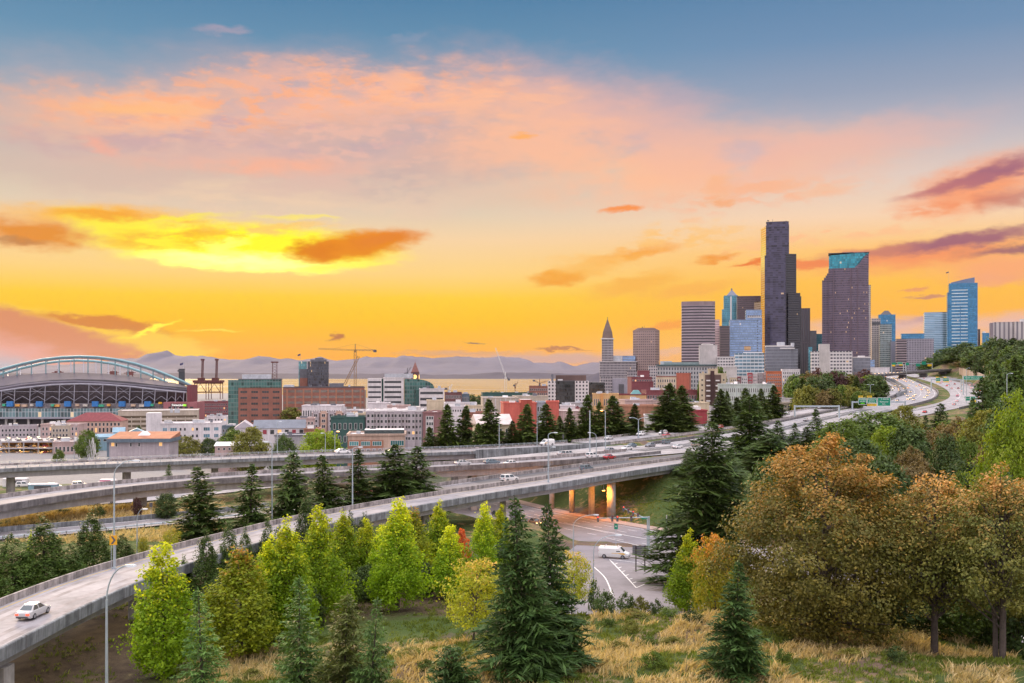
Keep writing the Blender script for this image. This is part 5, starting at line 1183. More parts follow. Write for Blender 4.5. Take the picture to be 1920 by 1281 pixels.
for (nm, lb, x0, x1, yt, D, dp, wl, rf, cols, rows) in [
 ('brick_warehouse', 'dark red brick warehouse right of the white-banded wing', 834, 866, 737, 1150, 30, brick_d, roof_grey, 10, 4),
 ('warehouse', 'low bluish shed right of the dark red brick warehouse', 866, 880, 740, 1180, 20, slate, roof_grey, 5, 3),
 ('low_building', 'white two-storey building with small square windows behind the pair of tall firs', 834, 894, 757, 820, 24, white, roof_grey, 14, 3),
 ('low_building', 'pale yellow building with white gable below the white-banded wing', 800, 832, 752, 840, 20, cream, roof_white, 4, 1),
 ('low_building', 'white low building under the offices at centre left', 690, 730, 757, 840, 24, white, roof_white, 16, 2),
 ('brick_building', 'pinkish brick low building left of the pale yellow one', 726, 768, 762, 790, 20, pink, roof_white, 8, 2),
 ('low_building', 'white shed with blue stripes on the roof between brick blocks', 566, 640, 762, 830, 30, white, roof_pale, 16, 2),
 ('low_building', 'cream low building with flat pale roof left of the grey stuccoed flats', 662, 690, 777, 640, 18, cream, roof_white, 3, 1),
 ('storage_block', 'windowless beige concrete block with vertical ribs at centre', 905, 972, 747, 850, 40, tan, roof_pale, 0, 0),
 ('brick_building', 'low brown brick building below the beige ribbed block', 868, 910, 775, 720, 20, brick, roof_white, 8, 2),
 ('low_building', 'flat white-roofed building right of the coral red flats', 1030, 1098, 772, 640, 30, pink, roof_white, 10, 1),
 ('flats', 'red-fronted flats with white balconies below the small red crane', 992, 1027, 725, 1200, 30, brick, roof_grey, 9, 6),
 ('low_building', 'green-roofed mound-topped hall behind the beige ribbed block', 905, 1000, 738, 1180, 40, dkgreen, mat('green_roof', (.06, .085, .03), .95, .3, .1), 0, 0),
 ('low_building', 'tan low block behind the coral red flats', 965, 1028, 744, 960, 30, tan, roof_pale, 12, 2),
 ('brick_building', 'maroon brick block right of the base of the pointed white tower', 1184, 1222, 708, 1150, 25, maroon, roof_white, 8, 5),
 ('low_building', 'long pink low building with terrace roof in front of the ochre flats', 1172, 1262, 752, 700, 26, pink, roof_pale, 14, 2),
 ('brick_building', 'long rusty brick wall building behind the double-armed street lamp', 1165, 1240, 763, 560, 20, brick_o, roof_pale, 0, 0),
 ('brick_building', 'dark red brick row behind the tall paired firs', 1212, 1312, 733, 900, 22, maroon, roof_pale, 20, 2),
 ('low_building', 'white low building with teal roof under the double-armed lamp', 1208, 1236, 781, 520, 14, white, roof_teal, 3, 1),
 ('warehouse', 'crimson windowless warehouse right of the tall paired firs', 1288, 1326, 771, 560, 20, magenta, roof_pale, 0, 0),
 ('low_building', 'cream low building with pale red roof above the crimson warehouse', 1262, 1330, 757, 640, 22, cream, roof_white, 8, 1),
 ('low_building', 'grey low shop row with red band at the foot of the wooded slope', 1465, 1598, 748, 800, 24, white, roof_pale, 18, 1),
 ('low_building', 'tan building with many blue windows under the freeway sign gantry', 1452, 1545, 757, 740, 22, tan, roof_pale, 16, 2),
 ('low_building', 'long low white-roofed row at the left behind the orange-roofed building', 100, 170, 830, 640, 18, pink, roof_white, 9, 1),
 ('low_building', 'dark flat building behind the white flats', 415, 440, 800, 760, 18, slate, roof_grey, 4, 2)]:
 t = bld(nm, lb, x0, x1, yt, D, dp, 0 if cols % 2 else 4, wl, rf, units=RB.randint(1, 5))
 if cols: grid(t, 'f', cols, rows, .5, .5, DIM[t.name][2] * .1, None, fm=trim_w, lit=.03)
 if nm == 'storage_block':
  W, Dp, H = DIM[t.name]
  for i in range(7): mb = MB(); mb.box(-.5, .5, -.4, .0, 0, H - .1); mb.build('rib', stone, t).location = ((i + .5) / 7 * W - W / 2, 0, 0)
t = bld('townhouse_row', 'row of pink brick townhouses with bay fronts below the orange brick block', 585, 672, 775, 740, 18, 0, pink, roof_grey, par=.4); W, Dp, H = DIM[t.name]
for i in range(6): mb = MB(); mb.box(-2.2, 2.2, -1.6, 0, 0, H + 1.6); o = mb.build('bay', salmon if i % 2 else lilac, t); o.location = ((i + .5) / 6 * W - W / 2, 0, 0); windows(t, [(o.location.x, -1.6, H - 1.5 - 4 * j, 0) for j in range(3)], 2.4, 2.0, win_d, trim_w, 1)
t = bld('low_building', 'dark green panelled building left of the grey stuccoed flats', 620, 684, 784, 560, 18, 4, dkgreen, roof_grey, units=3); W, Dp, H = DIM[t.name]; grid(t, 'f', 6, 3, .42, .45, H * .2, None, m=win_d); block(t, 'balcony_screen', .5, 1.0, -.08, -.02, H * .2, H * .45, stone)
t = bld('apartment_block', 'large lilac-grey stuccoed flats with five projecting bays and a brick corner', 686, 792, 772, 560, 26, 3, lilac, roof_white, trim_w, units=4); W, Dp, H = DIM[t.name]
for i, x in enumerate((.0, .255, .5, .74)):
 mb = MB(); mb.box(0, W * .13, -1.3, 0, 0, H + .3); o = mb.build('bay', lilac, t); o.location = ((x - .5) * W + (W * .02 if i == 0 else 0), 0, 0); xx = o.location.x + W * .065
 for f in range(5): windows(t, [(xx - 1.15, -1.3, H - 2.2 - f * 3.15, 0), (xx + 1.15, -1.3, H - 2.2 - f * 3.15, 0)], 1.3, 1.6, win_d, trim_w, 0)
for x in (.19, .44, .69, .93):
 for f in range(5): windows(t, [((x - .5) * W - 1.0, 0, H - 2.2 - f * 3.15, 0), ((x - .5) * W + 1.0, 0, H - 2.2 - f * 3.15, 0)], 1.2, 1.6, win_d, trim_w, 0)
block(t, 'stair_tower', .78, .95, .3, .7, H, H + 2.5, stone)
t = bld('apartment_block', 'brick corner of flats with cream window strips left of the tall firs', 793, 818, 775, 558, 26, -8, wm('mauve_brick', (.24, .12, .12)), roof_white); W, Dp, H = DIM[t.name]; block(t, 'window_strip', .22, .8, -.01, .0, 0, H - 1.5, stone)
for f in range(6): windows(t, [(W * u, -.3, H - 2.6 - f * 3.15, 0) for u in (-.15, .05, .2)], 1.1, 1.6, win_d, trim_w)
t = bld('office_block', 'low brick and cream building with dark rooftop box in front of the lilac-grey flats', 652, 760, 817, 430, 22, 6, wm('peach_precast', (.48, .34, .27)), roof_pale, units=2, cornice=.5); W, Dp, H = DIM[t.name]
block(t, 'brick_front', .0, .62, -.02, -.0, 0, H - 1.9, brick_o)
for i in range(3): windows(t, [((.11 + i * .2 - .5) * W, -.46, H - 3.3, 0)], 3.6, 1.7, win_t, trim_w, 4)
windows(t, [((.11 + i * .2 - .5) * W + d_, -.46, H - 6.6, 0) for i in range(3) for d_ in (-1.2, 1.2)], 1.2, 1.8, win_d, trim_w)
windows(t, [(W * .36, -.05, H - 3.2, 0)], 5.5, 2.0, win_t, trim_w, 5); block(t, 'rooftop_box', .28, .98, .2, .8, H + .06, zrow(t, 806, 6), mat('rooftop_box_dark', (.05, .065, .065), .6, .2, .2), roof_pale)
t = bld('apartment_block', 'coral red flats with stepped roof and grey-blue centre bay', 944, 1006, 757, 640, 24, 5, coral, roof_white, units=2); W, Dp, H = DIM[t.name]
block(t, 'raised_bay', .52, .86, -.03, .5, 0, H + 2.6, wm('deep_red', (.36, .075, .05)), roof_pale); grid(t, 'f', 3, 1, .2, .5, H * .4, H * .8, .55, .85, m=win_b)
t = bld('apartment_block', 'grey-blue middle bay with dark windows between two coral red blocks', 1005, 1023, 756, 642, 20, 0, wm('grey_blue_panel', (.30, .33, .37)), roof_pale); grid(t, 'f', 3, 5, .5, .5)
t = bld('apartment_block', 'smaller coral red block right of the grey-blue bay', 1024, 1048, 755, 638, 22, 0, coral, roof_white)
t = bld('gabled_house', 'tan gabled building with broad pale roof behind the firs and the freeway sign', 898, 958, 796, 470, 22, 10, cream, roof_white, par=0); W, Dp, H = DIM[t.name]; gable(t, 'roof', 0, 1, 0, 1, H, 4.4, mat('pale_shingle', (.56, .47, .44), .9, .15, .3), 'x', 1.2); grid(t, 'f', 5, 2, .35, .55, 1, H - .4, fm=trim_w)
for nm, lb, x0, x1, yt, D, wl, rf, c, r in [
 ('low_building', 'white flat-roofed shop row below the white-banded wing', 832, 872, 764, 760, white, roof_white, 8, 1), ('low_building', 'cream shop with pale roof left of the beige ribbed block', 872, 904, 762, 800, cream, roof_pale, 6, 2), ('brick_building', 'rusty brick shop between pale roofs left of the coral red flats', 918, 942, 778, 690, brick_o, roof_white, 4, 1),
 ('low_building', 'white shed with pale roof right of the smaller coral red block', 1050, 1078, 762, 720, white, roof_white, 5, 1), ('low_building', 'long grey roofed shed before the black and white office', 1060, 1112, 757, 840, grey, roof_white, 8, 1), ('brick_building', 'maroon brick shop right of the pale shed by the coral block', 1080, 1110, 766, 690, maroon, roof_pale, 5, 2),
 ('low_building', 'white low roof in front of the long orange brick block', 628, 690, 770, 860, white, roof_white, 12, 1), ('brick_building', 'pink brick shop row left of the townhouses', 556, 590, 786, 680, pink, roof_white, 5, 2), ('low_building', 'rust-coloured small shop right of the long grey-roofed hall', 570, 600, 806, 600, brick_o, roof_white, 4, 1),
 ('low_building', 'pale depot left of the salmon stone building', 96, 130, 800, 720, tan, roof_grey, 5, 2), ('low_building', 'white canopy building before the maroon warehouse', 388, 426, 782, 900, white, roof_grey, 6, 1), ('low_building', 'dark green low roof under the tall paired firs', 1158, 1190, 776, 600, dkgreen, roof_teal, 4, 1),
 ('low_building', 'pale roofed shed right of the tall paired firs', 1330, 1360, 764, 640, white, roof_white, 5, 1), ('brick_building', 'small red brick block behind the rusty brick wall building', 1140, 1172, 760, 760, brick, roof_white, 6, 2), ('low_building', 'grey depot at the left edge behind the parking deck', 0, 70, 800, 760, lilac, roof_grey, 10, 2)]:
 t = bld(nm, lb, x0, x1, yt, D, 16, 0, wl, rf, units=3); grid(t, 'f', c, r, .5, .5, max(1, DIM[t.name][2] - 4 * r), lit=.03)
# ================================================================== downtown
W_T = {}
f_smith = facade('white_terracotta', (0.31, 0.275, 0.285), (0.035, 0.035, 0.05), 3.9, 2.1, .62, .58, .01, .2)
f_ribbon = facade('ribbon_mauve', (0.33, 0.26, 0.29), (0.022, 0.014, 0.024), 4.3, 30, .52, .999, 0, .15, pvar=.3)
f_hex = facade('beige_punched', (0.33, 0.235, 0.215), (0.05, 0.035, 0.05), 3.9, 3.1, .45, .5, .01, .2)
f_dark = facade('dark_mullions', (0.050, 0.042, 0.068), (0.062, 0.056, 0.10), 3.9, 1.5, .66, .8, .003, .08, pvar=.5, wrough=.25, pmetal=.5, lits=.6, group=3)
f_gold = facade('sunset_tinted_mirror', (0.28, 0.17, 0.09), (0.55, 0.36, 0.20), 3.9, 1.5, .7, .85, .0, .05, pmetal=1.0, wrough=.3, pvar=.15, wmetal=.5)  # mirror glass tinted gold, sunset reflection partly put into its colour
f_muni = facade('mauve_grid', (0.145, 0.10, 0.135), (0.055, 0.048, 0.085), 3.9, 1.9, .6, .62, .02, .12, pvar=.6, pmetal=.3, lits=.6)
f_teal = facade('teal_crown', (0.03, 0.10, 0.13), (0.03, 0.27, 0.34), 3.9, 3.0, .86, .9, .02, .1, pmetal=.5, pvar=.35)
f_blue = facade('blue_curtain', (0.22, 0.27, 0.36), (0.20, 0.29, 0.44), 3.9, 1.6, .72, .9, .004, .07, pmetal=.75, pvar=.25, wmetal=.3, wrough=.3)
f_bluelt = facade('pale_blue_curtain', (0.40, 0.47, 0.54), (0.22, 0.36, 0.47), 3.9, 20, .62, .999, .0, .08, pmetal=.7, pvar=.2)
f_bluetow = facade('deep_blue_curtain', (0.045, 0.13, 0.21), (0.06, 0.20, 0.34), 3.9, 1.6, .85, .9, .004, .06, pmetal=.8, pvar=.25)
f_tealg = facade('teal_glass_tower', (0.07, 0.17, 0.21), (0.08, 0.25, 0.32), 3.9, 2.2, .8, .8, .01, .08, pmetal=.6, pvar=.35)
f_brown = facade('brown_bands', (0.12, 0.085, 0.09), (0.05, 0.038, 0.045), 3.9, 20, .5, .999, .0, .15, pvar=.3)
f_brownp = facade('brown_panels', (0.10, 0.065, 0.075), (0.045, 0.035, 0.045), 3.9, 1.6, .5, .8, .005, .15, pvar=.5)
f_piers = facade('dark_vertical_piers', (0.10, 0.08, 0.10), (0.04, 0.035, 0.05), 60, 4.2, .98, .6, 0, .15, pvar=.2)
f_pale = facade('pale_pier_tower', (0.46, 0.41, 0.41), (0.08, 0.085, 0.11), 3.7, 3.0, .55, .62, .01, .15)
f_green = facade('green_grey_glass', (0.36, 0.38, 0.38), (0.09, 0.14, 0.15), 3.8, 2.4, .7, .8, .02, .12, pvar=.5, pmetal=.3)
f_grid = facade('lilac_grid', (0.36, 0.33, 0.39), (0.11, 0.10, 0.14), 3.8, 2.6, .78, .62, .01, .15, pvar=.3)
f_white = facade('white_grid', (0.58, 0.54, 0.54), (0.07, 0.065, 0.085), 3.8, 3.4, .48, .72, .01, .2)
f_greyg = facade('grey_glass_block', (0.20, 0.20, 0.23), (0.13, 0.135, 0.16), 4.0, 1.4, .75, .88, .002, .08, pmetal=.4, pvar=.2)
f_court = facade('courthouse_stone', (0.42, 0.41, 0.42), (0.07, 0.08, 0.10), 5.5, 3.6, .62, .5, .01, .2)
f_bright = facade('white_blue_glass', (0.52, 0.54, 0.57), (0.09, 0.17, 0.23), 4.2, 4.6, .6, .9, .02, .1, pvar=.4, pmetal=.3)
f_hosp = facade('hospital_ribs', (0.50, 0.45, 0.45), (0.17, 0.15, 0.17), 40, 6.0, .96, .42, 0, .2, pvar=.2)
t = bld('pointed_tower', 'slim white tower with pointed pyramid roof left of the beige tower', 1128.5, 1150, 636, 1570, 18, 0, f_smith, roof_grey, trim_w, par=1.4, cornice=1.3, cat='tower'); W, Dp, H = DIM[t.name]
block(t, 'base_block', -.18, 3.0, -.08, 1.6, 0, zrow(t, 679), f_smith, roof_pale); block(t, 'base_cornice', -.26, 3.08, -.14, 1.66, zrow(t, 679) + .01, zrow(t, 677.6), stone); block(t, 'rooftop_house', 1.0, 1.75, .2, 1, zrow(t, 677.6), zrow(t, 667), unit_m); block(t, 'rear_block', 1.8, 2.95, .9, 1.8, zrow(t, 677.6), zrow(t, 667), f_blue)
mb = MB(); z0 = H + 1.4; z1 = zrow(t, 622); z2 = zrow(t, 598); w = W / 2; c = Dp / 2
mb.frustum((-w * .95, w * .95, c - w * .95, c + w * .95), (-w * .78, w * .78, c - w * .78, c + w * .78), z0, z1); mb.frustum((-w * .78, w * .78, c - w * .78, c + w * .78), (-.4, .4, c - .4, c + .4), z1, z2); mb.build('pyramid_roof', mat('spire_stone', (.15, .105, .09), .8, .15, .1), t)
mb = MB(); mb.tube([(0, c, z2 - .3), (0, c, z2 + 3)], .3, 6); mb.tube([(-.9, c, z2 + 2), (.9, c, z2 + 2)], .35, 6); mb.build('finial', trim_d, t)
for i in range(3): mb = MB(); mb.frustum((-1.1, 1.1, -.3, .3), (-.1, .1, .2, .3), 0, 2.6); o = mb.build('dormer', trim_w, t); o.location = ((i - 1) * W * .26, c - w * .86, z0 + 2)
t = bld('beige_tower', 'beige tower with chamfered corners, small square windows and a low brown hipped top', 1187, 1237, 620, 1580, 40, 0, f_hex, roof_grey, par=0, cat='tower', poly=[(-.5, .22), (-.34, 0), (.34, 0), (.5, .22), (.5, .8), (.34, 1), (-.34, 1), (-.5, .8)]); W, Dp, H = DIM[t.name]
q = [(-.5, .22), (-.34, 0), (.34, 0), (.5, .22), (.5, .8), (.34, 1), (-.34, 1), (-.5, .8)]; mb = MB(); z2 = zrow(t, 614.5)
lo = [(u * W * 1.02, v * Dp) for u, v in q]; hi = [(u * W * .62, Dp * .5 + (v - .5) * Dp * .6) for u, v in q]
for i in range(8): j = (i + 1) % 8; mb.face([(*lo[i], H + .06), (*lo[j], H + .06), (*hi[j], z2), (*hi[i], z2)])
mb.face([(*p, z2) for p in hi]); mb.face([(*p, H + .055) for p in lo[::-1]]); mb.build('hipped_top', brown, t)
mb = MB(); mb.tube([(-3, Dp / 2, z2), (-3, Dp / 2, z2 + 4)], .2, 5); mb.tube([(-6, Dp / 2, z2), (-6, Dp / 2, z2 + 2.5)], .6, 8); mb.build('antenna', trim_d, t)
q = [(-.5, .1), (-.25, .015), (0, -.01), (.25, .015), (.42, .06), (.5, .14), (.5, 1), (-.5, 1)]
t = bld('ribbon_tower', 'wide tower striped with dark and pale mauve floor bands', 1278, 1341, 566, 1500, 42, 0, f_ribbon, roof_grey, par=0, cat='tower', poly=q); W, Dp, H = DIM[t.name]
mb = MB(); mb.prism([(u * W * 1.004, v * Dp - .12) for u, v in q], H - 5, H + .8); mb.build('crown_band', wm('mauve_precast', (.27, .20, .21)), t)
t = bld('pink_lit_tower', 'narrow pink-lit pale tower edge right behind the striped tower', 1338, 1349, 600, 1640, 30, 0, facade('pink_lit_bands', (.62, .46, .46), (.30, .20, .22), 3.9, 12, .4, .99, 0, .2), roof_pale, cat='tower', par=.5); block(t, 'step', 1.0, 1.35, 0, .8, 0, DIM[t.name][2] - 12, stone)  # pink evening light put into the pale wall colour
t = bld('windowless_block', 'plain white windowless block in front of the striped tower', 1311, 1345, 648, 1330, 26, 0, stone, roof_white, cat='building', units=2); block(t, 'rooftop_house', .18, .62, .1, .6, DIM[t.name][2], DIM[t.name][2] + 2.6, stone)
bld('brown_tower', 'short brown banded tower between the white block and the blue glass tower', 1350, 1368, 612, 1620, 30, 0, f_brown, roof_grey, cat='tower')
t = bld('teal_tower', 'teal glass tower with pyramid roof behind the brown panelled slab', 1357, 1384, 556, 2000, 32, 0, f_tealg, roof_grey, cat='tower', par=0); W, Dp, H = DIM[t.name]
block(t, 'side_bay', -.12, .05, .1, .9, 0, H * .86, f_tealg); block(t, 'white_strip', .45, .55, -.02, .01, H * .1, H, trim_w); block(t, 'front_bay', .35, .9, -.12, -.02, 0, H * .72, facade('teal_white', (.45, .5, .5), (.06, .2, .25), 3.9, 3, .7, .75, .02), roof_pale)
mb = MB(); mb.frustum((-W * .36, W * .5, 2, Dp - 2), (W * .0, W * .14, Dp * .4, Dp * .6), H, zrow(t, 544)); mb.box(W * .02, W * .12, Dp * .42, Dp * .58, zrow(t, 544.01), zrow(t, 540)); mb.build('pyramid_roof', mat('pyramid_metal', (.16, .17, .22), .5, .1, .2), t); block(t, 'setback', .02, 1.0, .04, .96, H, H + 2, f_tealg)
bld('brown_tower', 'brown panelled slab tower left of the tallest tower', 1382, 1427, 556.5, 1900, 34, 0, f_brownp, roof_grey, cat='tower', par=1.4)
t = bld('blue_tower', 'pale blue glass tower with stepped top in front of the brown slab', 1368, 1429, 600, 1640, 34, 0, f_blue, roof_grey, cat='tower', par=.5); W, Dp, H = DIM[t.name]
block(t, 'upper_tier', .5, .99, .04, .96, H - .01, zrow(t, 581), f_blue, roof_pale); block(t, 'louvre_band', .55, .98, .035, .05, H + 3.5, H + 7, f_white)
for i in range(18): mb = MB(); mb.box(-.9, .9, -.06, .05, -.8, .8); mb.build('window', win_d, t).location = (W * .36, 0, H - 2 - i * 4.4)
block(t, 'painted_reflection', .45, .65, -.008, .0, H * .55, H * .55 + 7, f_gold)  # gold patch painting a sunset reflection onto the blue glass
bld('gold_tower', 'narrow gold-lit bronze tower between the blue glass tower and the tallest tower', 1428, 1437, 566, 1800, 30, 12, f_brownp, roof_grey, cat='tower', par=.6)
def tallest():
 D = 1720.0; k = D / F; X0 = (1457 - CX) * k; zb = T(X0, D) - 1; t = thing('tallest_tower', 'tallest dark glass skyscraper with stepped curved faces and a gold left edge', 'skyscraper', (X0, D, zb), -radians(14))
 x = lambda p: (p - 1457) * k; Z = lambda y: HC + (HY - y) * k - zb
 def arc(x0, x1, y0, sag, n=8): return [(lerp(x0, x1, i / n), y0 - sag * (1 - (2 * i / n - 1) ** 2)) for i in range(n + 1)]
 def vol(name, front, y1, backx, yt, m):
  mb = MB(); mb.prism(front + [(backx[1], y1), (backx[0], y1)], 0, Z(yt), 0, 1); return mb.build(name, [m, roof_grey], t)
 vol('upper_shaft', arc(x(1437), x(1479), 10, 2.5), 50, (x(1434), x(1478)), 420, f_dark)
 mb = MB(); mb.prism(arc(x(1438), x(1478.5), 11, 2.5) + [(x(1476), 46), (x(1438), 46)], Z(420.02), Z(414)); mb.build('crown', f_dark, t)
 mb = MB(); mb.box(x(1437), x(1476), 14, 40, Z(414.05), Z(413.2)); mb.build('roof_rim', trim_d, t)
 mb = MB(); mb.prism([(x(1436.8), 10), (x(1434), 52), (x(1428), 52), (x(1427.2), 42)], 0, Z(422)); mb.build('west_face', f_gold, t)
 vol('middle_shaft', arc(x(1434.5), x(1472.5), -2, 2.0), 9.6, (x(1434.5), x(1472.5)), 479, f_dark)
 mb = MB(); mb.prism([(x(1472.6), -2), (x(1492), 6), (x(1492), 44), (x(1479.5), 44), (x(1479.5), 9.7), (x(1472.6), 9.7)], 0, Z(476.5)); mb.build('east_shaft', facade('shaded_mullions', (.018, .015, .022), (.012, .012, .02), 3.9, 1.5, .66, .8, .002, .1, pvar=.4, wrough=.3), t)  # same facade in darker colours, painting the shade of this side
 mb = MB(); mb.prism([(x(1477), -4), (x(1499), 3), (x(1499), 40), (x(1492.1), 40), (x(1492.1), 5.8), (x(1477), -.6)], 0, Z(550)); mb.build('lower_shaft', MATS['shaded_mullions'], t)
 mb = MB(); mb.box(x(1499.05), x(1501), 6, 34, 0, Z(556)); mb.build('edge_fin', trim_d, t)
 mb = MB(); mb.tube([(x(1441), 20, Z(414)), (x(1440), 20, Z(409))], .5, 5); mb.tube([(x(1439.3), 20, Z(409.4)), (x(1442.5), 20, Z(410.6))], .8, 6); mb.tube([(x(1449), 22, Z(414)), (x(1449), 22, Z(408))], .25, 5); mb.tube([(x(1474), 22, Z(414)), (x(1473.5), 22, Z(411.5))], .8, 6); mb.build('antenna', trim_d, t)
tallest()
bld('dark_tower', 'dark tower with vertical piers at the right foot of the tallest tower', 1500, 1519, 579, 1850, 30, 0, f_piers, roof_grey, cat='tower', par=1)
bld('dark_tower', 'small charcoal tower in the gap left of the big mauve tower', 1519, 1531, 621, 1900, 26, 0, unit_d, roof_grey, cat='tower')
bld('teal_tower', 'low teal glass building in the gap left of the big mauve tower', 1530, 1546, 627, 1900, 26, 0, f_tealg, roof_grey, cat='tower')
def municipal():
 D = 1700.0; k = D / F; X0 = (1590 - CX) * k; zb = T(X0, D) - 1; t = thing('mauve_tower', 'big mauve gridded tower with a teal glass crown and stepped left shoulder', 'skyscraper', (X0, D, zb), -radians(17))
 x = lambda p: (p - 1590) * k; Z = lambda y: HC + (HY - y) * k - zb
 mb = MB(); mb.prism([(x(1555), 4), (x(1562), 0), (x(1606), -2), (x(1608), -1.5), (x(1627), 10), (x(1627), 44), (x(1555), 44)], 0, Z(503)); mb.build('shaft', f_muni, t)
 zt = lambda a, b: lerp(Z(478), Z(473.5), (a - x(1556)) / (x(1627) - x(1556)))
 mb = MB(); mb.prism([(x(1556), 6), (x(1562), 3), (x(1606), 1), (x(1608), 1.5), (x(1627), 11), (x(1627), 42), (x(1556), 42)], Z(503.05), 0, ztop=zt); mb.build('crown', f_teal, t)
 mb = MB(); a, b, c = (x(1602), .8, Z(502.9)), (x(1608.05), -1.45, Z(502.9)), (x(1627.15), 9.8, Z(502.9)); d, e = (x(1627.15), 9.8, Z(476)), (x(1620), 6.4, Z(480))
 mb.face([(x(1601), -1.78, Z(502.9)), b, (x(1609), -.9, Z(496)), ]); mb.face([b, c, d, e, (x(1609), -.9, Z(496))], 0, [(0, 0), (20, 0), (20, 24), (14, 20), (2, 6)]); mb.face([c, (x(1627.15), 44, Z(502.9)), (x(1627.15), 44, Z(476)), d]); mb.build('sloping_shoulder', f_muni, t)
 for i, (xa, yt) in enumerate(((1543.5, 524), (1547, 519), (1550, 515), (1552.5, 511))):
  mb = MB(); mb.box(x(xa), x((1547, 1550, 1552.5, 1555)[i]) - .02, 6 + i * .3, 40, 0, Z(yt)); mb.build('step', f_muni, t)
 mb = MB(); mb.box(x(1555), x(1628), 5, 43, Z(474.5) + 0.5, Z(473)); mb.box(x(1580), x(1600), 12, 20, Z(473), Z(471.6)); mb.build('roof', trim_d, t)
 for xa in (1564, 1595, 1607): mb = MB(); mb.box(x(xa) - .5, x(xa) + .5, -2.6, -.2, 0, Z(503)); mb.build('pier', f_grid if False else wm('mauve_pier', (.17, .12, .15)), t)
municipal()
bld('thin_tower', 'thin pale tower sliver right behind the big mauve tower', 1627, 1632.5, 535, 1850, 30, 0, f_pale, roof_grey, cat='tower', par=.5)
t = bld('pale_tower', 'pale stone tower with dark top windows right of the big mauve tower', 1634, 1651, 598, 1900, 30, 0, f_pale, roof_pale, cat='tower'); block(t, 'top_windows', .05, .95, -.02, .0, DIM[t.name][2] - 11, DIM[t.name][2] - 6, win_d)
t = bld('blue_tower', 'blue glass tower with dark truncated pyramid top', 1647, 1679, 590, 2100, 36, 0, f_bluetow, roof_grey, cat='tower', par=0); W, Dp, H = DIM[t.name]
mb = MB(); mb.frustum((-W * .4, W * .3, 4, Dp - 4), (-W * .12, W * .1, Dp * .35, Dp * .65), H, zrow(t, 582)); mb.build('pyramid_roof', trim_d, t); block(t, 'side_wing', .82, 1.0, -.05, .6, 0, H - 9, f_bluetow)
bld('glass_tower', 'green-grey glass tower in front of the blue pyramid-topped tower', 1650, 1672, 609, 1850, 30, 0, f_green, roof_pale, cat='tower')
bld('blue_block', 'narrow blue-grey slab right of the green-grey glass tower', 1671, 1683, 641, 1800, 28, 0, mat('blue_panel', (.24, .25, .33), .5, .1, .05), roof_pale, cat='building')
bld('banded_building', 'mauve building with pale horizontal bands left of the lilac gridded slab', 1681, 1701, 636, 1750, 30, 0, f_ribbon, roof_pale, par=.5)
bld('gridded_slab', 'wide lilac slab with fine vertical grid', 1700, 1751, 636, 1740, 30, 0, f_grid, roof_pale, par=.8)
bld('dark_blue_block', 'dark blue roof block behind the lilac gridded slab', 1690, 1733, 626.5, 2000, 30, 0, f_bluetow, roof_grey, par=1)
bld('pale_blue_tower', 'pale blue tower with fine horizontal bands left of the tall blue tower', 1733, 1778, 586, 2150, 40, 0, f_bluelt, roof_pale, cat='tower', par=.6)
t = bld('tall_blue_tower', 'tall deep blue glass tower with white horizontal stripes and a slanted top', 1779, 1833, 531, 2050, 44, 0, f_bluetow, roof_grey, cat='skyscraper', par=0); W, Dp, H = DIM[t.name]
block(t, 'side_strip', -.05, .0, .1, .9, 0, H * .9, f_bluetow)
zt = lambda a, b: lerp(H + 2, zrow(t, 520.5), np.clip((a + W * .42) / (W * .75), 0, 1)); mb = MB(); mb.prism([(-W * .42, 3), (W * .1, 3), (W * .4, 3), (W * .4, 40), (W * .1, 40), (-W * .42, 40)], H, 0, ztop=zt); mb.build('slanted_top', mat('blue_crown', (.16, .21, .32), .35, .1, .05, metal=.4), t)
n = 25; z0 = H * .03; z1 = zrow(t, 541)
for i in range(n): mb = MB(); mb.box(-W * .40, W * .16, -.25, .0, -.85, .85); mb.build('white_band', mat('blue_tower_stripe', (.60, .65, .70), .5, .1, .1), t).location = (0, 0, lerp(z0, z1, (i + .5) / n))
mb = MB(); mb.box(-.8, .8, -.4, .0, z0, lerp(z0, z1, .78)); mb.build('centre_fin', f_bluetow, t).location = (-W * .1, 0, 0)
flagpole(t, -W * .5, 6, H, 25, flagm, 5)
bld('thin_tower', 'thin brown tower sliver right of the tall blue tower', 1834, 1838, 618, 2100, 20, 0, f_brownp, roof_grey, cat='tower')
t = bld('blue_building', 'small bright blue glass building in the gap before the hospital', 1842, 1857, 625, 2000, 24, 0, f_bluetow, roof_pale); block(t, 'rooftop_box', .05, .4, .2, .8, DIM[t.name][2], DIM[t.name][2] + 4, trim_w)
t = bld('hospital_block', 'white ribbed hospital slab on the hill, the wider of the two at the right edge', 1862, 1904, 605, 1500, 26, 0, f_hosp, roof_pale, cat='hospital'); block(t, 'end_wall', -.13, .0, .05, .9, 0, DIM[t.name][2], wm('purple_shaded_concrete', (.30, .25, .28)))  # end wall colour darkened to hold the shade of that side
t = bld('hospital_block', 'cream ribbed hospital tower cut by the right edge of the picture', 1903, 1940, 604, 1450, 26, 0, f_hosp, roof_pale, cat='hospital'); block(t, 'rooftop_box', .28, .6, .1, .6, DIM[t.name][2], DIM[t.name][2] + 4.5, trim_w)
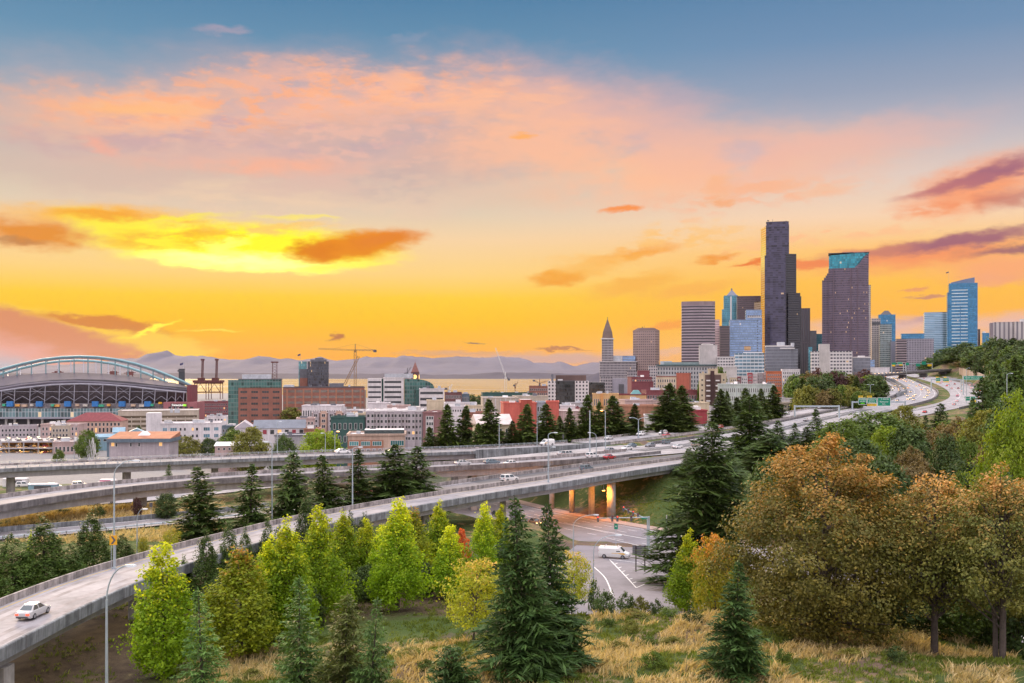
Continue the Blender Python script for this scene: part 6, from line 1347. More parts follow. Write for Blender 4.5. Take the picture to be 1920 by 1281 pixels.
# --- middle rows in front of the towers
t = bld('courthouse', 'grey stone courthouse with overhanging dark green cornice', 1232, 1344, 686, 1330, 40, 0, f_court, roof_teal, mat('copper_cornice', (.055, .10, .11), .6, .2, .2), cornice=2.0, par=1.6); W, Dp, H = DIM[t.name]
block(t, 'rooftop_house', .12, .86, .2, .7, H, zrow(t, 679), wm('green_grey_stone', (.25, .30, .30)), roof_teal); block(t, 'rooftop_plant', .05, .25, .3, .7, H, zrow(t, 677), unit_m)
bld('banded_building', 'low building with pale and dark bands left of the white and blue glass block', 1345, 1379, 670, 1300, 30, 0, f_white, roof_pale); bld('low_building', 'grey low block at the foot of the white and blue glass block', 1345, 1382, 690, 1200, 26, 0, stone, roof_pale)
t = bld('office_block', 'white framed block with blue glass bands and a chamfered corner', 1378, 1433, 664, 1230, 30, 0, f_bright, roof_white, par=1.2); block(t, 'roof_sheet', .3, .95, .05, .6, DIM[t.name][2] + .06, DIM[t.name][2] + 2.2, roof_white)
t = bld('office_block', 'grey glass block with white roof terraces below the tallest tower', 1436, 1484, 650, 1300, 36, 0, f_greyg, roof_white, trim_w, par=1.4); W, Dp, H = DIM[t.name]
block(t, 'right_wing', 1.0, 1.26, .1, .9, 0, H - 3, f_greyg, roof_white); block(t, 'roof_slab', .55, 1.12, -.05, .3, H - 3, H - 1.6, trim_w); block(t, 'rooftop_box', .45, .75, .2, .6, H + .06, H + 6, unit_m); block(t, 'rooftop_box', 1.0, 1.12, .2, .6, H, H + 5, unit_m)
t = bld('civic_block', 'white civic building with blank raised corner in front of the big mauve tower', 1521, 1598, 660, 1150, 30, 0, f_white, roof_white); W, Dp, H = DIM[t.name]; block(t, 'raised_corner', .19, .45, -.02, .6, 0, zrow(t, 645), stone, roof_white)
t = bld('low_building', 'low dark-glass pavilion with white roof right of the white civic building', 1599, 1632, 671, 1150, 20, 0, f_greyg, roof_white, trim_w, par=1.2); block(t, 'rooftop_box', .3, .7, .2, .6, DIM[t.name][2], DIM[t.name][2] + 2.4, trim_w)
bld('low_building', 'small white building under the pale stone tower beside the overpass', 1632, 1668, 690, 1330, 20, 0, white, roof_white)
bld('low_building', 'blue-grey low block beside the overpass', 1626, 1640, 676, 1420, 20, 0, f_blue, roof_pale)
bld('low_building', 'teal low glass building left of the white civic building', 1516, 1523, 652, 1250, 20, 0, f_tealg, roof_pale)
# gridded black and white office pair at the centre
t = bld('office_block', 'black glass and white gridded office block at the centre', 1042, 1078, 715, 1020, 34, 0, facade('black_glass', (.03, .03, .032), (.028, .03, .032), 3.9, 1.8, .8, .9, .02, .1, pvar=.6, lits=.8), roof_grey, trim_d, units=3); W, Dp, H = DIM[t.name]
fg = facade('white_square_grid', (.55, .50, .49), (.04, .04, .05), 3.6, 3.4, .5, .5, .01)
block(t, 'left_grid', -.42, .0, -.02, .9, 0, H + .2, fg, roof_pale); block(t, 'right_grid', 1.0, 1.72, -.02, .9, 0, H + .2, fg, roof_pale); block(t, 'dark_wing', 1.72, 2.55, .05, .9, 0, H - 1, MATS['black_glass'], roof_grey); block(t, 'dark_roof', .0, 1.6, .3, .9, H + .05, H + 6, brown); block(t, 'chimney', -.24, -.12, .1, .3, H, H + 7, unit_d)
t = bld('white_office', 'white gridded low block at the foot of the pointed white tower', 1126, 1148, 708, 1250, 28, 0, f_smith, roof_white); block(t, 'shaded_wing', 1.0, 2.6, .05, .9, 0, DIM[t.name][2] - 1, wm('shaded_lilac', (.29, .27, .31)), roof_pale); W, Dp, H = DIM[t.name]  # shade of the set-back wing put into its wall colour
block(t, 'dark_notch', 1.55, 2.0, .03, .06, H * .1, H * .8, trim_d)
bld('white_office', 'small white block right of the base of the pointed white tower', 1176, 1196, 697, 1300, 20, 0, f_smith, roof_white)
bld('brick_building', 'tall maroon brick building behind the ochre flats', 1195, 1218, 696, 1260, 20, 0, maroon, roof_grey)
bld('cream_building', 'narrow cream gridded building left of the courthouse', 1216, 1232, 687, 1310, 20, 0, f_pale, roof_white)
bld('maroon_block', 'windowless maroon block left of the cream and brick flats', 1184, 1225, 717, 1080, 20, 0, maroon, roof_white)
t = bld('apartment_block', 'cream flats with brick cornice below the courthouse', 1231, 1268, 707, 950, 22, 0, cream, roof_white, brick); grid(t, 'f', 8, 7, .45, .5)
bld('brick_building', 'orange-red brick slab right of the cream flats with brick cornice', 1268, 1292, 701, 948, 24, -14, wm('rust_brick', (.40, .12, .08)), roof_pale)
t = bld('apartment_block', 'cream tower flats with brown centre and white balconies', 1312, 1362, 702, 860, 24, 0, cream, roof_white); W, Dp, H = DIM[t.name]; block(t, 'brown_centre', .2, .8, -.02, .0, 0, H - .5, brown); block(t, 'brown_core', .4, .55, -.06, -.02, 0, H + 3, wm('dark_brown', (.06, .03, .03)))
for r in range(9):
 for u in (-.18, .17): mb = MB(); mb.box(-W * .075, W * .075, -1.6, -.45, 0, 1.1); mb.build('balcony', trim_w, t).location = (u * W - .02, 0, 1.5 + r * (H - 3) / 9)
 windows(t, [(W * .4, 0, 2.5 + r * (H - 3) / 9, 0), (-W * .41, 0, 2.5 + r * (H - 3) / 9, 0)], 1.2, 1.5, win_d, cream)
bld('low_building', 'small cream rooftop house behind the brown-centred flats', 1328, 1346, 693, 900, 12, 0, cream, roof_white)
t = bld('apartment_block', 'pale mint flats with scattered windows right of the brown-centred flats', 1346, 1452, 722, 800, 24, 0, mint, roof_pale, units=6); grid(t, 'f', 26, 4, .35, .5, 2)
cols = [(cream, 'cream'), (magenta, 'crimson'), (white, 'white'), (maroon, 'maroon'), (grey, 'grey'), (coral, 'coral')]
for i, (x0, x1, yt, c) in enumerate([(1369, 1382, 708, 0), (1382, 1389, 706, 3), (1389, 1402, 706, 2), (1402, 1411, 699, 1), (1411, 1420, 702, 2), (1420, 1431, 700, 4), (1431, 1437, 699, 2)]):
 t = bld('townhouse', ['cream townhouse at the left end of the bright row', 'maroon townhouse second from the left of the bright row', 'white townhouse between maroon and crimson ones', 'crimson townhouse with flat white roof in the bright row', 'white townhouse just right of the crimson one', 'grey townhouse near the right end of the bright row', 'narrow white townhouse at the right end of the bright row'][i], x0, x1, yt, 870 + i, 14, 0, cols[c][0], roof_white, trim_w, par=.4, group='bright townhouses'); grid(t, 'f', 3, 3, .45, .5, DIM[t.name][2] - 9.5)
t = bld('apartment_block', 'orange-red flats with balconies between pale wings', 1437, 1466, 698, 860, 20, 0, wm('orange_red', (.52, .15, .07)), roof_white); grid(t, 'f', 7, 4, .45, .5, DIM[t.name][2] - 13)
t = bld('apartment_block', 'white flats with blue base at the right end of the bright row', 1466, 1500, 694, 855, 22, 0, white, roof_white); grid(t, 'f', 9, 5, .45, .5, DIM[t.name][2] - 16)
t = bld('apartment_block', 'ochre flats with flat roofs and bay fronts in front of the black glass office', 1111, 1160, 740, 800, 24, 0, ochre, roof_pale, units=3); W, Dp, H = DIM[t.name]; grid(t, 'f', 12, 3, .4, .5); block(t, 'bay', .3, .4, -.06, 0, 0, H + 1, wm('orange_bay', (.55, .27, .1)))
t = bld('apartment_block', 'ochre flats with dark red cornice right of the bay-fronted ochre flats', 1158, 1212, 741, 810, 22, 0, ochre, roof_red, roof_red); grid(t, 'f', 12, 2, .4, .5); W, Dp, H = DIM[t.name]; mb = MB(); mb.frustum((-5, 5, 0, 8), (-2, 2, 2, 6), H, H + 4); mb.build('copper_roof', roof_teal, t).location = (W * .14, 1, 0)
# ------------------------------------------------------------------ vegetation
def leafmat(name, col, col2, top=None, tcol=None, trans=0.35, clump=0.8, var=0.35):
 """leaves: two hues mixed leaf by leaf and in drifts through the crown; optional autumn tint or painted brightness of the upper crown; light passes through"""
 if name in MATS: return MATS[name]
 m, nt, b = newmat(name); N = NT(nt)
 g = N.n('ShaderNodeNewGeometry'); rnd = g.outputs['Random Per Island']
 obj = N.n('ShaderNodeTexCoord')
 n1 = N.noise(obj.outputs['Object'], clump, 3)
 f = N.m('ADD', N.m('MULTIPLY', N.mr(n1, 0.32, 0.68), 0.65), N.m('MULTIPLY', rnd, 0.35))
 c = N.mix(f, tuple(col) + (1,), tuple(col2) + (1,))
 if top:
  gz = N.n('ShaderNodeSeparateXYZ', {0: obj.outputs['Generated']}).outputs[2]
  q = N.m('ADD', gz, N.m('MULTIPLY', N.m('SUBTRACT', n1, 0.5), 0.9)); q = N.m('ADD', q, N.m('MULTIPLY', N.m('SUBTRACT', rnd, .5), .35))
  k = N.n('ShaderNodeMapRange', {0: q, 1: top[0], 2: top[1]}, interpolation_type='SMOOTHSTEP').outputs[0]
  c = N.mix(k, c, N.mix(rnd, tuple(tcol[0]) + (1,), tuple(tcol[1]) + (1,)))
 v = N.mr(N.n('ShaderNodeTexWhiteNoise', {1: rnd}, noise_dimensions='1D').outputs['Value'], 0, 1, 1 - var, 1 + var)
 oi = N.mr(N.n('ShaderNodeObjectInfo').outputs['Random'], 0, 1, .78, 1.28); v = N.m('MULTIPLY', v, oi)
 c = N.mix(1.0, c, N.n('ShaderNodeCombineColor', {0: v, 1: v, 2: v}).outputs[0], 'MULTIPLY')
 N.link(c, b.inputs['Base Color']); b.inputs['Roughness'].default_value = 0.6; b.inputs['Specular IOR Level'].default_value = 0.25
 tr = N.n('ShaderNodeBsdfTranslucent', {0: N.mix(1.0, c, (1.25, 1.2, 0.6, 1), 'MULTIPLY')})
 mx = N.n('ShaderNodeMixShader', {0: trans, 1: b.outputs[0], 2: tr.outputs[0]})
 N.link(mx.outputs[0], nt.nodes['Material Output'].inputs[0])
 MATS[name] = m; return m
bark = mat('bark', (0.085, 0.065, 0.055), 0.95, 0.3, 1.2)
bark_l = mat('bark_grey', (0.20, 0.17, 0.15), 0.95, 0.3, 1.2)
def quads(name, c, nrm, tan_, ln, wd, m, bend=0.0):
 """many small leaf faces: centre, normal, long axis, length, width (arrays)"""
 n = len(c); nrm = nrm / (np.linalg.norm(nrm, axis=1, keepdims=True) + 1e-9)
 t = tan_ - nrm * (tan_ * nrm).sum(1, keepdims=True); t /= (np.linalg.norm(t, axis=1, keepdims=True) + 1e-9)
 s = np.cross(nrm, t); L = (t * ln[:, None]) / 2; W = (s * wd[:, None]) / 2
 v = np.stack([c - L, c + W - L * 0.1, c + L, c - W - L * 0.1], 1).reshape(-1, 3)     # a diamond-shaped blade
 me = bpy.data.meshes.new(name); me.vertices.add(n * 4); me.vertices.foreach_set('co', v.astype(np.float32).ravel())
 me.loops.add(n * 4); me.loops.foreach_set('vertex_index', np.arange(n * 4, dtype=np.int32))
 me.polygons.add(n); me.polygons.foreach_set('loop_start', np.arange(0, n * 4, 4, dtype=np.int32))
 me.update(calc_edges=True); me.materials.append(m); return me
def limbs(h, spec, m, name='trunk'):
 mb = MB()
 for pts, rad in spec: mb.tube(pts, rad, 7, cap=False)
 me = bpy.data.meshes.new(name); me.from_pydata(mb.v, [], mb.f); me.materials.append(m); me.polygons.foreach_set('use_smooth', [True] * len(me.polygons)); me.update(); return me
TREES = {}
def proto(kind, crown, trunk, h, r): TREES[kind] = (crown, trunk, h, r)
def broad(kind, h, z0, prof, ncl, nlf, cr, ls, seed, m, hollow=.45, squash=.75, bm=None, nlimb=10, trunk_r=.22, wob=.22, up=.35, stems=1, asp=.62, jit=.09):
 """crown of leaf clumps around a surface of revolution prof(t) (t = 0 crown base .. 1 top), with trunk and limbs"""
 R = np.random.default_rng(seed); rm = max(prof(t) for t in np.linspace(0, 1, 40))
 T_, A_ = [], []
 while len(T_) < ncl:
  t = R.random()
  if R.random() < (prof(t) / rm) ** 1.2 + .06: T_.append(t); A_.append(R.random() * 2 * pi)
 t = np.array(T_); a = np.array(A_)
 fr = hollow + (1 - hollow) * np.sqrt(R.random(ncl)); lob = 1 + wob * (np.sin(3 * a + 5 * t + seed) * .5 + np.sin(5 * a - 7 * t + seed * 2) * .5)
 rad = np.array([prof(x) for x in t]) * fr * lob
 rad = rad * (1 + jit * R.standard_normal(ncl)); cc = np.stack([rad * np.cos(a), rad * np.sin(a), z0 + t * (h - z0) * (1 + 0.03 * R.standard_normal(ncl))], 1)
 csz = cr * (0.6 + 0.8 * R.random(ncl)) * (0.55 + 0.45 * np.array([prof(x) for x in t]) / rm)
 idx = np.repeat(np.arange(ncl), nlf); n = len(idx)
 d = R.standard_normal((n, 3)); d /= np.linalg.norm(d, axis=1, keepdims=True); rr = np.cbrt(R.random(n)) * (1 + .25 * np.abs(R.standard_normal(n)))
 off = d * (csz[idx] * rr)[:, None]; off[:, 2] *= squash
 c = cc[idx] + off; c[:, 2] = np.maximum(c[:, 2], z0 * .55)
 out = c - np.array([0, 0, z0 + (h - z0) * .35]); out /= np.linalg.norm(out, axis=1, keepdims=True)
 nr = out * .55 + d * .55 + np.array([0, 0, up]) + .55 * R.standard_normal((n, 3))
 ln = ls * (0.7 + .7 * R.random(n)); crown = quads('crown', c, nr, R.standard_normal((n, 3)), ln, ln * asp, m)
 sp = []
 for q in range(stems):
  ox, oy = (0, 0) if stems == 1 else (cos(q * 2.4) * trunk_r * 2.2, sin(q * 2.4) * trunk_r * 2.2)
  lx, ly = (0, 0) if stems == 1 else (ox * 3.5, oy * 3.5)
  sp.append(([(ox, oy, -.5), (ox * 1.1, oy * 1.1, z0 * .6), (lx * .6 + .1, ly * .6, z0 + (h - z0) * .3), (lx, ly, z0 + (h - z0) * .78)], [trunk_r * 1.25, trunk_r, trunk_r * .6, trunk_r * .15]))
 for k in R.choice(ncl, min(nlimb, ncl), replace=False):
  e = cc[k]; zb = max(z0 * .55, e[2] - rad[k] * (.9 + .5 * R.random())); zb = min(zb, z0 + (h - z0) * .6); zb = max(zb, z0 * (.5 + .9 * R.random()))
  sp.append(([(0, 0, zb), (e[0] * .45, e[1] * .45, lerp(zb, e[2], .4)), tuple(e)], [trunk_r * .45, trunk_r * .28, trunk_r * .06]))
 proto(kind, crown, limbs(h, sp, bm or bark), h, rm)
def conifer(kind, h, r, seed, m, z0=.06, nb=150, droop=.25, tw=.85, tww=.24, powr=.85, dens=1.0, ragged=.25, bm=None, step=.36, lift=.0):
 """fir or spruce: whorled boughs, each a drooping spray of needle-covered twigs"""
 R = np.random.default_rng(seed); C_, N_, T_, L_, W_ = [], [], [], [], []; sp = [([(0, 0, -.5), (0, 0, h * .5), (0, 0, h * .985)], [h * .016 + .05, h * .009, .02])]
 for i in range(nb):
  t = (i + R.random()) / nb; t = t ** 1.12; z = h * (z0 + (0.985 - z0) * t)
  L = r * ((1 - t) ** powr) * (1 - ragged + 2 * ragged * R.random()) + .18; a = i * 2.399 + R.normal() * .35
  if R.random() < .04 and t < .85: continue
  dr = droop * (1.15 - t) + lift * t + R.normal() * .06; ca, sa = cos(a), sin(a)
  n = max(3, int(L / step * dens)); p0 = np.array([0, 0, z])
  for j in range(n):
   u = (j + .6) / n; x = L * u; zz = z - dr * x * (0.55 + .55 * u) + (0.10 * x if t > .6 else .06 * x * u)
   p = np.array([ca * x, sa * x, zz]); k = (1 - u) ** .55 * .95 + .28; half = min(L * .42 * k, 1.5) + .12
   for s in (-1, 1):
    ang = a + s * (1.0 - .45 * u + R.normal() * .16); dirn = np.array([cos(ang), sin(ang), -.22 - .25 * R.random() + (.3 if t > .85 else 0)])
    ln = half * (.75 + .5 * R.random()) * tw * 1.5
    C_.append(p + dirn * ln * .42); T_.append(dirn); N_.append(np.array([R.normal() * .35, R.normal() * .35, 1.0])); L_.append(ln); W_.append(tww * (.8 + .5 * R.random()) * (0.7 + .3 * half))
   if R.random() < .6:      # needles hanging and standing off the bough give it thickness
    dn = np.array([ca * .6 + R.normal() * .3, sa * .6 + R.normal() * .3, R.choice([-.8, -.5, .35])]); C_.append(p + dn * .18); T_.append(dn); N_.append(np.array([-sa, ca, R.normal() * .5])); L_.append(.55 * tw + .1); W_.append(tww)
  tip = np.array([ca * L, sa * L, z - dr * L * 1.1 + .06 * L]); C_.append(tip); T_.append(np.array([ca, sa, -.2])); N_.append(np.array([0, 0, 1.])); L_.append(.6 * tw); W_.append(tww)
  if L > 1.2 and i % 2 == 0: sp.append(([(0, 0, z), (ca * L * .55, sa * L * .55, z - dr * L * .45)], [.035, .012]))
 for k in range(6): C_.append(np.array([0, 0, h * .985 - .05 * h * k / 6 + .2])); T_.append(np.array([R.normal() * .3, R.normal() * .3, 1.])); N_.append(R.standard_normal(3)); L_.append(.55 * tw); W_.append(tww * .7)
 crown = quads('crown', np.array(C_), np.array(N_), np.array(T_), np.array(L_), np.array(W_), m); proto(kind, crown, limbs(h, sp, bm or bark), h, r)
fir_m = leafmat('fir_needles', (0.034, 0.068, 0.018), (0.105, 0.160, 0.030), trans=.18, clump=.5)
fir_far = leafmat('fir_needles_far', (0.042, 0.070, 0.018), (0.115, 0.155, 0.028), trans=.18, clump=.35)
spr_m = leafmat('spruce_needles', (0.028, 0.066, 0.018), (0.085, 0.150, 0.032), trans=.15, clump=.7)
yng_m = leafmat('young_fir_needles', (0.052, 0.115, 0.032), (0.145, 0.245, 0.055), trans=.22, clump=1.0)
olv_m = leafmat('olive_needles', (0.075, 0.11, 0.025), (0.16, 0.18, 0.05), trans=.3, clump=1.0)
ced_m = leafmat('cedar_foliage', (0.028, 0.062, 0.010), (0.085, 0.135, 0.018), trans=.2, clump=.6)
hor_m = leafmat('hornbeam_leaves', (0.125, 0.235, 0.008), (0.27, 0.39, 0.014), (.52, 1.0), ((.48, .54, .012), (.62, .62, .018)), .46, 1.0)  # tops yellower, and brightened to paint in light from above
hoy_m = leafmat('yellowing_leaves', (0.17, 0.25, 0.015), (0.34, 0.36, 0.02), (.75, 1.1), ((.42, .28, .03), (.48, .22, .05)), .42, 1.0)
map_m = leafmat('maple_leaves', (0.105, 0.115, 0.024), (0.23, 0.185, 0.034), (.54, 1.02), ((.47, .245, .04), (.54, .28, .075)), .3, .45)
map2_m = leafmat('brown_maple_leaves', (0.09, 0.115, 0.026), (0.21, 0.185, 0.038), (.58, 1.02), ((.44, .235, .065), (.50, .27, .09)), .3, .5)
yel_m = leafmat('yellow_leaves', (0.20, 0.25, 0.022), (0.40, 0.39, 0.03), (.7, 1.1), ((.5, .36, .06), (.5, .3, .08)), .45, 1.2)
ora_m = leafmat('orange_yellow_leaves', (0.17, 0.20, 0.022), (0.34, 0.29, 0.03), (.6, 1.0), ((.5, .27, .04), (.5, .2, .04)), .4, 1.2)
red_m = leafmat('red_leaves', (0.50, 0.09, 0.025), (0.60, 0.16, 0.05), trans=.4)
rgr_m = leafmat('green_leaves', (0.055, 0.105, 0.016), (0.14, 0.195, 0.028), trans=.3, clump=.5)
rdk_m = leafmat('dark_green_leaves', (0.034, 0.066, 0.018), (0.090, 0.130, 0.030), trans=.25, clump=.4)
rbr_m = leafmat('rusty_brown_leaves', (0.10, 0.080, 0.028), (0.20, 0.135, 0.045), trans=.25, clump=.5)
rol_m = leafmat('olive_leaves', (0.11, 0.125, 0.022), (0.23, 0.215, 0.035), trans=.3, clump=.5)
rbt_m = leafmat('bright_green_leaves', (0.12, 0.20, 0.012), (0.25, 0.31, 0.02), trans=.42, clump=.5)
pur_m = leafmat('purple_leaves', (0.06, 0.03, 0.03), (0.11, 0.05, 0.045), trans=.25, clump=.5)
for i, s in enumerate((3, 8, 15)): conifer(f'fir{i}', 16, (3.7, 3.4, 4.0)[i], s, fir_m, nb=(170, 155, 185)[i], droop=(.34, .24, .42)[i], tw=1.15, tww=.34, powr=(.7, .85, .62)[i], ragged=.42)
for i, s in enumerate((21, 28)): conifer(f'farfir{i}', 18, 4.0, s, fir_far, nb=170, droop=.28, tw=1.45, tww=.62, powr=.72, step=.55, ragged=.28)
conifer('bigfir', 30, 7.0, 41, fir_m, nb=270, droop=.24, tw=1.25, tww=.34, powr=.62, ragged=.34, step=.42)
conifer('spruce', 18, 4.6, 52, spr_m, nb=300, droop=.26, tw=.85, tww=.22, powr=.85, ragged=.28, step=.26, z0=.02)
conifer('spruce2', 15, 3.8, 57, spr_m, nb=250, droop=.30, tw=.85, tww=.22, powr=.8, ragged=.3, step=.26, z0=.02)
conifer('young', 8, 1.9, 61, yng_m, nb=135, droop=.12, tw=.65, tww=.14, powr=.85, ragged=.35, step=.22, lift=-.15, z0=.03)
conifer('young2', 8, 2.1, 66, yng_m, nb=150, droop=.18, tw=.7, tww=.15, powr=.8, ragged=.35, step=.22, lift=-.1, z0=.03)
conifer('olive', 8, 2.4, 71, olv_m, nb=150, droop=.1, tw=.8, tww=.17, powr=.6, ragged=.3, step=.22, lift=-.2, z0=.03)
conifer('lowspruce', 4, 2.3, 75, spr_m, nb=110, droop=.1, tw=.7, tww=.18, powr=.5, ragged=.3, step=.2, lift=-.2, z0=.02)
cone = lambda r, p=.8, b=.12: (lambda t: r * min(1.0, (t + b) / (b * 2 + .001)) * (1 - t) ** p + .08 * r * (1 - t))
colm = lambda r: (lambda t: r * (min(1, .55 + t * 3.2)) * (1 - max(0, t - .14) / .86) ** .66 + .05)
for i, s in enumerate((4, 9, 14)): broad(f'horn{i}', 13, .9, colm((2.9, 2.6, 3.1)[i]), 280, 48, .8, .29, s, hor_m, hollow=.5, nlimb=22, trunk_r=.2, wob=.3, up=.3, squash=1.15, jit=.16)
broad('hornyel', 12, .9, colm(2.8), 260, 46, .85, .29, 18, hoy_m, hollow=.45, nlimb=20, trunk_r=.2, wob=.3, squash=1.0, jit=.14)
for i, s in enumerate((24, 29)): broad(f'cedar{i}', 11, .3, cone((2.5, 2.8)[i], .75), 300, 36, .6, .30, s, ced_m, hollow=.65, nlimb=6, trunk_r=.18, wob=.1, up=.5, squash=1.3, asp=.4)
ell = lambda r, k=.5: (lambda t: r * max(0.02, 1 - abs(2 * t - 2 * k * .9) ** 2.2 if t < k else 1 - ((t - k) / (1 - k)) ** 2.3) ** .5)
dome = lambda r: (lambda t: r * (min(1, .62 + 1.3 * t)) * max(.0, 1 - max(0, (t - .25) / .75) ** 2.1) ** .55 + .03)
broad('maple', 21, 1.4, dome(9.2), 330, 190, 1.75, .31, 33, map_m, hollow=.42, nlimb=50, trunk_r=.5, wob=.32, up=.5, squash=.62, jit=.1)
broad('bright', 17, .8, dome(5.0), 330, 60, 1.15, .36, 35, rbt_m, hollow=.4, nlimb=20, trunk_r=.25, wob=.34, up=.4, squash=.85)
broad('ash', 19, 5.6, dome(5.0), 200, 84, 1.2, .30, 36, map2_m, hollow=.3, nlimb=70, trunk_r=.32, wob=.4, up=.4, squash=.7)
broad('ash2', 20, 6.0, dome(5.8), 220, 84, 1.25, .30, 38, map2_m, hollow=.25, nlimb=80, trunk_r=.26, wob=.4, up=.4, stems=3)
broad('youngyellow', 10, 2.6, ell(3.4, .38), 200, 30, .75, .27, 44, yel_m, hollow=.2, nlimb=36, trunk_r=.12, wob=.35, up=.2)
broad('youngorange', 9, 1.5, ell(3.0, .4), 200, 32, .7, .28, 47, ora_m, hollow=.25, nlimb=26, trunk_r=.12, wob=.3, up=.2)
broad('redtree', 6, .8, colm(1.3), 90, 30, .45, .26, 49, red_m, hollow=.3, nlimb=10, trunk_r=.08)
for i, (s, mm) in enumerate(((81, rgr_m), (84, rdk_m), (87, rbr_m), (90, rol_m), (93, rbt_m), (96, pur_m))):
 broad(f'round{i}', 12, 1.0, dome(5.2), 230, 34, 1.2, .52, s, mm, hollow=.5, nlimb=10, trunk_r=.22, wob=.22, up=.45, squash=.7)
 broad(f'far{i}', 12, .8, dome(4.6), 110, 20, 1.5, 1.0, s + 1, mm, hollow=.5, nlimb=3, trunk_r=.22, wob=.25, up=.45, squash=.75)
 broad(f'bush{i}', 2.6, .0, dome(1.8), 60, 26, .5, .26, s + 2, mm, hollow=.3, nlimb=10, trunk_r=.06, wob=.4, up=.3)
NT_ = 0
def tree(kind, px, D, ytop, wpx, label, name=None, cat='tree', group=None, dz=0.0, rz=None):
 global NT_
 crown, trunk, h0, r0 = TREES[kind]; x = (px - CX) / F * D; zb = T(x, D) + dz; h = max(0.6, HC + (HY - ytop) / F * D - zb)
 nm = name or {'fir': 'fir_tree', 'far': 'tree', 'big': 'fir_tree', 'spr': 'spruce_tree', 'you': 'young_tree', 'oli': 'young_tree', 'bri': 'tree', 'low': 'spruce_bush', 'hor': 'hornbeam_tree', 'ced': 'cedar_tree', 'map': 'maple_tree', 'ash': 'tree', 'red': 'red_tree', 'rou': 'tree', 'bus': 'bush'}[kind[:3]]
 if kind.startswith('farfir'): nm = name or 'fir_tree'
 if kind in ('young', 'young2'): nm = name or 'young_fir_tree'
 if kind.startswith('bush'): cat = 'bush'
 t = thing(nm, label, cat, (x, D, zb), (NT_ * 1.7) % 6.28 if rz is None else rz, group); NT_ += 1
 s = h / h0; sxy = (wpx / 2 / F * D) / r0 * (.95 if kind[:4] == 'horn' else 1.22 if kind[:5] == 'cedar' else .86 if kind[:6] == 'farfir' else 1); e = .14 * sin(NT_ * 1.9); t.scale = (sxy * (1 + e), sxy * (1 - e), s); q = 0 if kind[:3] in ('map', 'ash') else 1; t.rotation_euler[0] = .06 * sin(NT_ * 2.3) * q; t.rotation_euler[1] = .06 * cos(NT_ * 3.1) * q
 link('crown', crown, t); link('trunk', trunk, t); return t
# --- foreground
tree('spruce', 985, 93, 926, 164, 'tall dark spruce at bottom centre, the taller of the touching pair', dz=-.4)
tree('spruce2', 1046, 97, 944, 130, 'dark spruce leaning into the taller spruce on its right side', dz=-.4)
tree('spruce2', 1377, 92, 1052, 130, 'dark green spruce standing alone in front of the big orange maple')
tree('maple', 1545, 112, 838, 345, 'huge round maple turning orange at the top')
tree('ash', 1752, 106, 898, 190, 'bare-stemmed brown-orange tree directly right of the huge maple')
tree('ash2', 1876, 101, 884, 215, 'many-stemmed brown-orange tree at the lower right corner')
tree('ash2', 1960, 112, 905, 190, 'brown-orange tree cut by the right edge of the picture')
tree('bigfir', 1318, 172, 788, 185, 'very tall ragged fir left of the huge maple, beside the embankment')
tree('horn1', 1288, 150, 1002, 66, 'slender green tree at the foot of the very tall ragged fir', name='young_tree')
tree('youngorange', 1345, 138, 1004, 84, 'orange-yellow young tree between the very tall fir and the huge maple')
tree('youngyellow', 1072, 128, 1034, 80, 'yellow tree mostly hidden behind the pair of dark spruces')
tree('youngyellow', 888, 115, 1046, 128, 'yellow young tree with a bare trunk on the dry grass')
tree('lowspruce', 850, 90, 1212, 90, 'low dark spruce bush left of the tall spruce')
tree('young', 380, 106, 1106, 84, 'blue-green young fir in front of the leftmost yellow-green tree')
tree('young2', 562, 100, 1084, 100, 'blue-green young fir at the bottom, left of the olive one')
tree('olive', 645, 98, 1116, 110, 'olive-tinted feathery young conifer at bottom centre left')
tree('young', 695, 95, 1122, 84, 'thin young fir with long leader right of the olive conifer')
# --- yellow-green upright trees in front of the ramp
hb = [('horn0', 312, 119, 1016, 122, 'leftmost and largest yellow-green upright tree, in front of the ramp'), ('hornyel', 452, 124, 1032, 130, 'upright tree with yellow and orange top, second from the left'), ('horn1', 494, 132, 1016, 82, 'narrow upright tree half hidden behind the yellow-topped one'),
      ('horn1', 543, 131, 984, 100, 'tall narrow upright tree left of the broad bright one'), ('horn2', 604, 143, 958, 104, 'broad bright yellow-green upright tree at centre left'), ('horn1', 648, 160, 968, 74, 'narrow upright tree just right of the broad bright one'),
      ('horn0', 691, 163, 972, 66, 'slim upright tree left of the big pointed one'), ('horn2', 712, 158, 992, 74, 'shorter upright tree tucked under the big pointed one'), ('horn2', 746, 148, 944, 100, 'big pointed yellow-green tree near the middle of the row'),
      ('hornyel', 779, 164, 956, 66, 'yellowed slim tree behind the big pointed one'), ('horn1', 818, 172, 950, 66, 'slim tall tree right of the yellowed slim one'), ('horn0', 841, 157, 984, 74, 'full upright tree left of the small red tree'),
      ('horn2', 905, 164, 951, 70, 'tall upright tree right of the small red tree'), ('horn1', 936, 172, 956, 60, 'last upright tree at the right end of the row')]
for a in hb: tree(*a, group='yellow-green upright trees along the ramp')
tree('redtree', 870, 178, 986, 30, 'small bright red-orange tree between the upright trees')
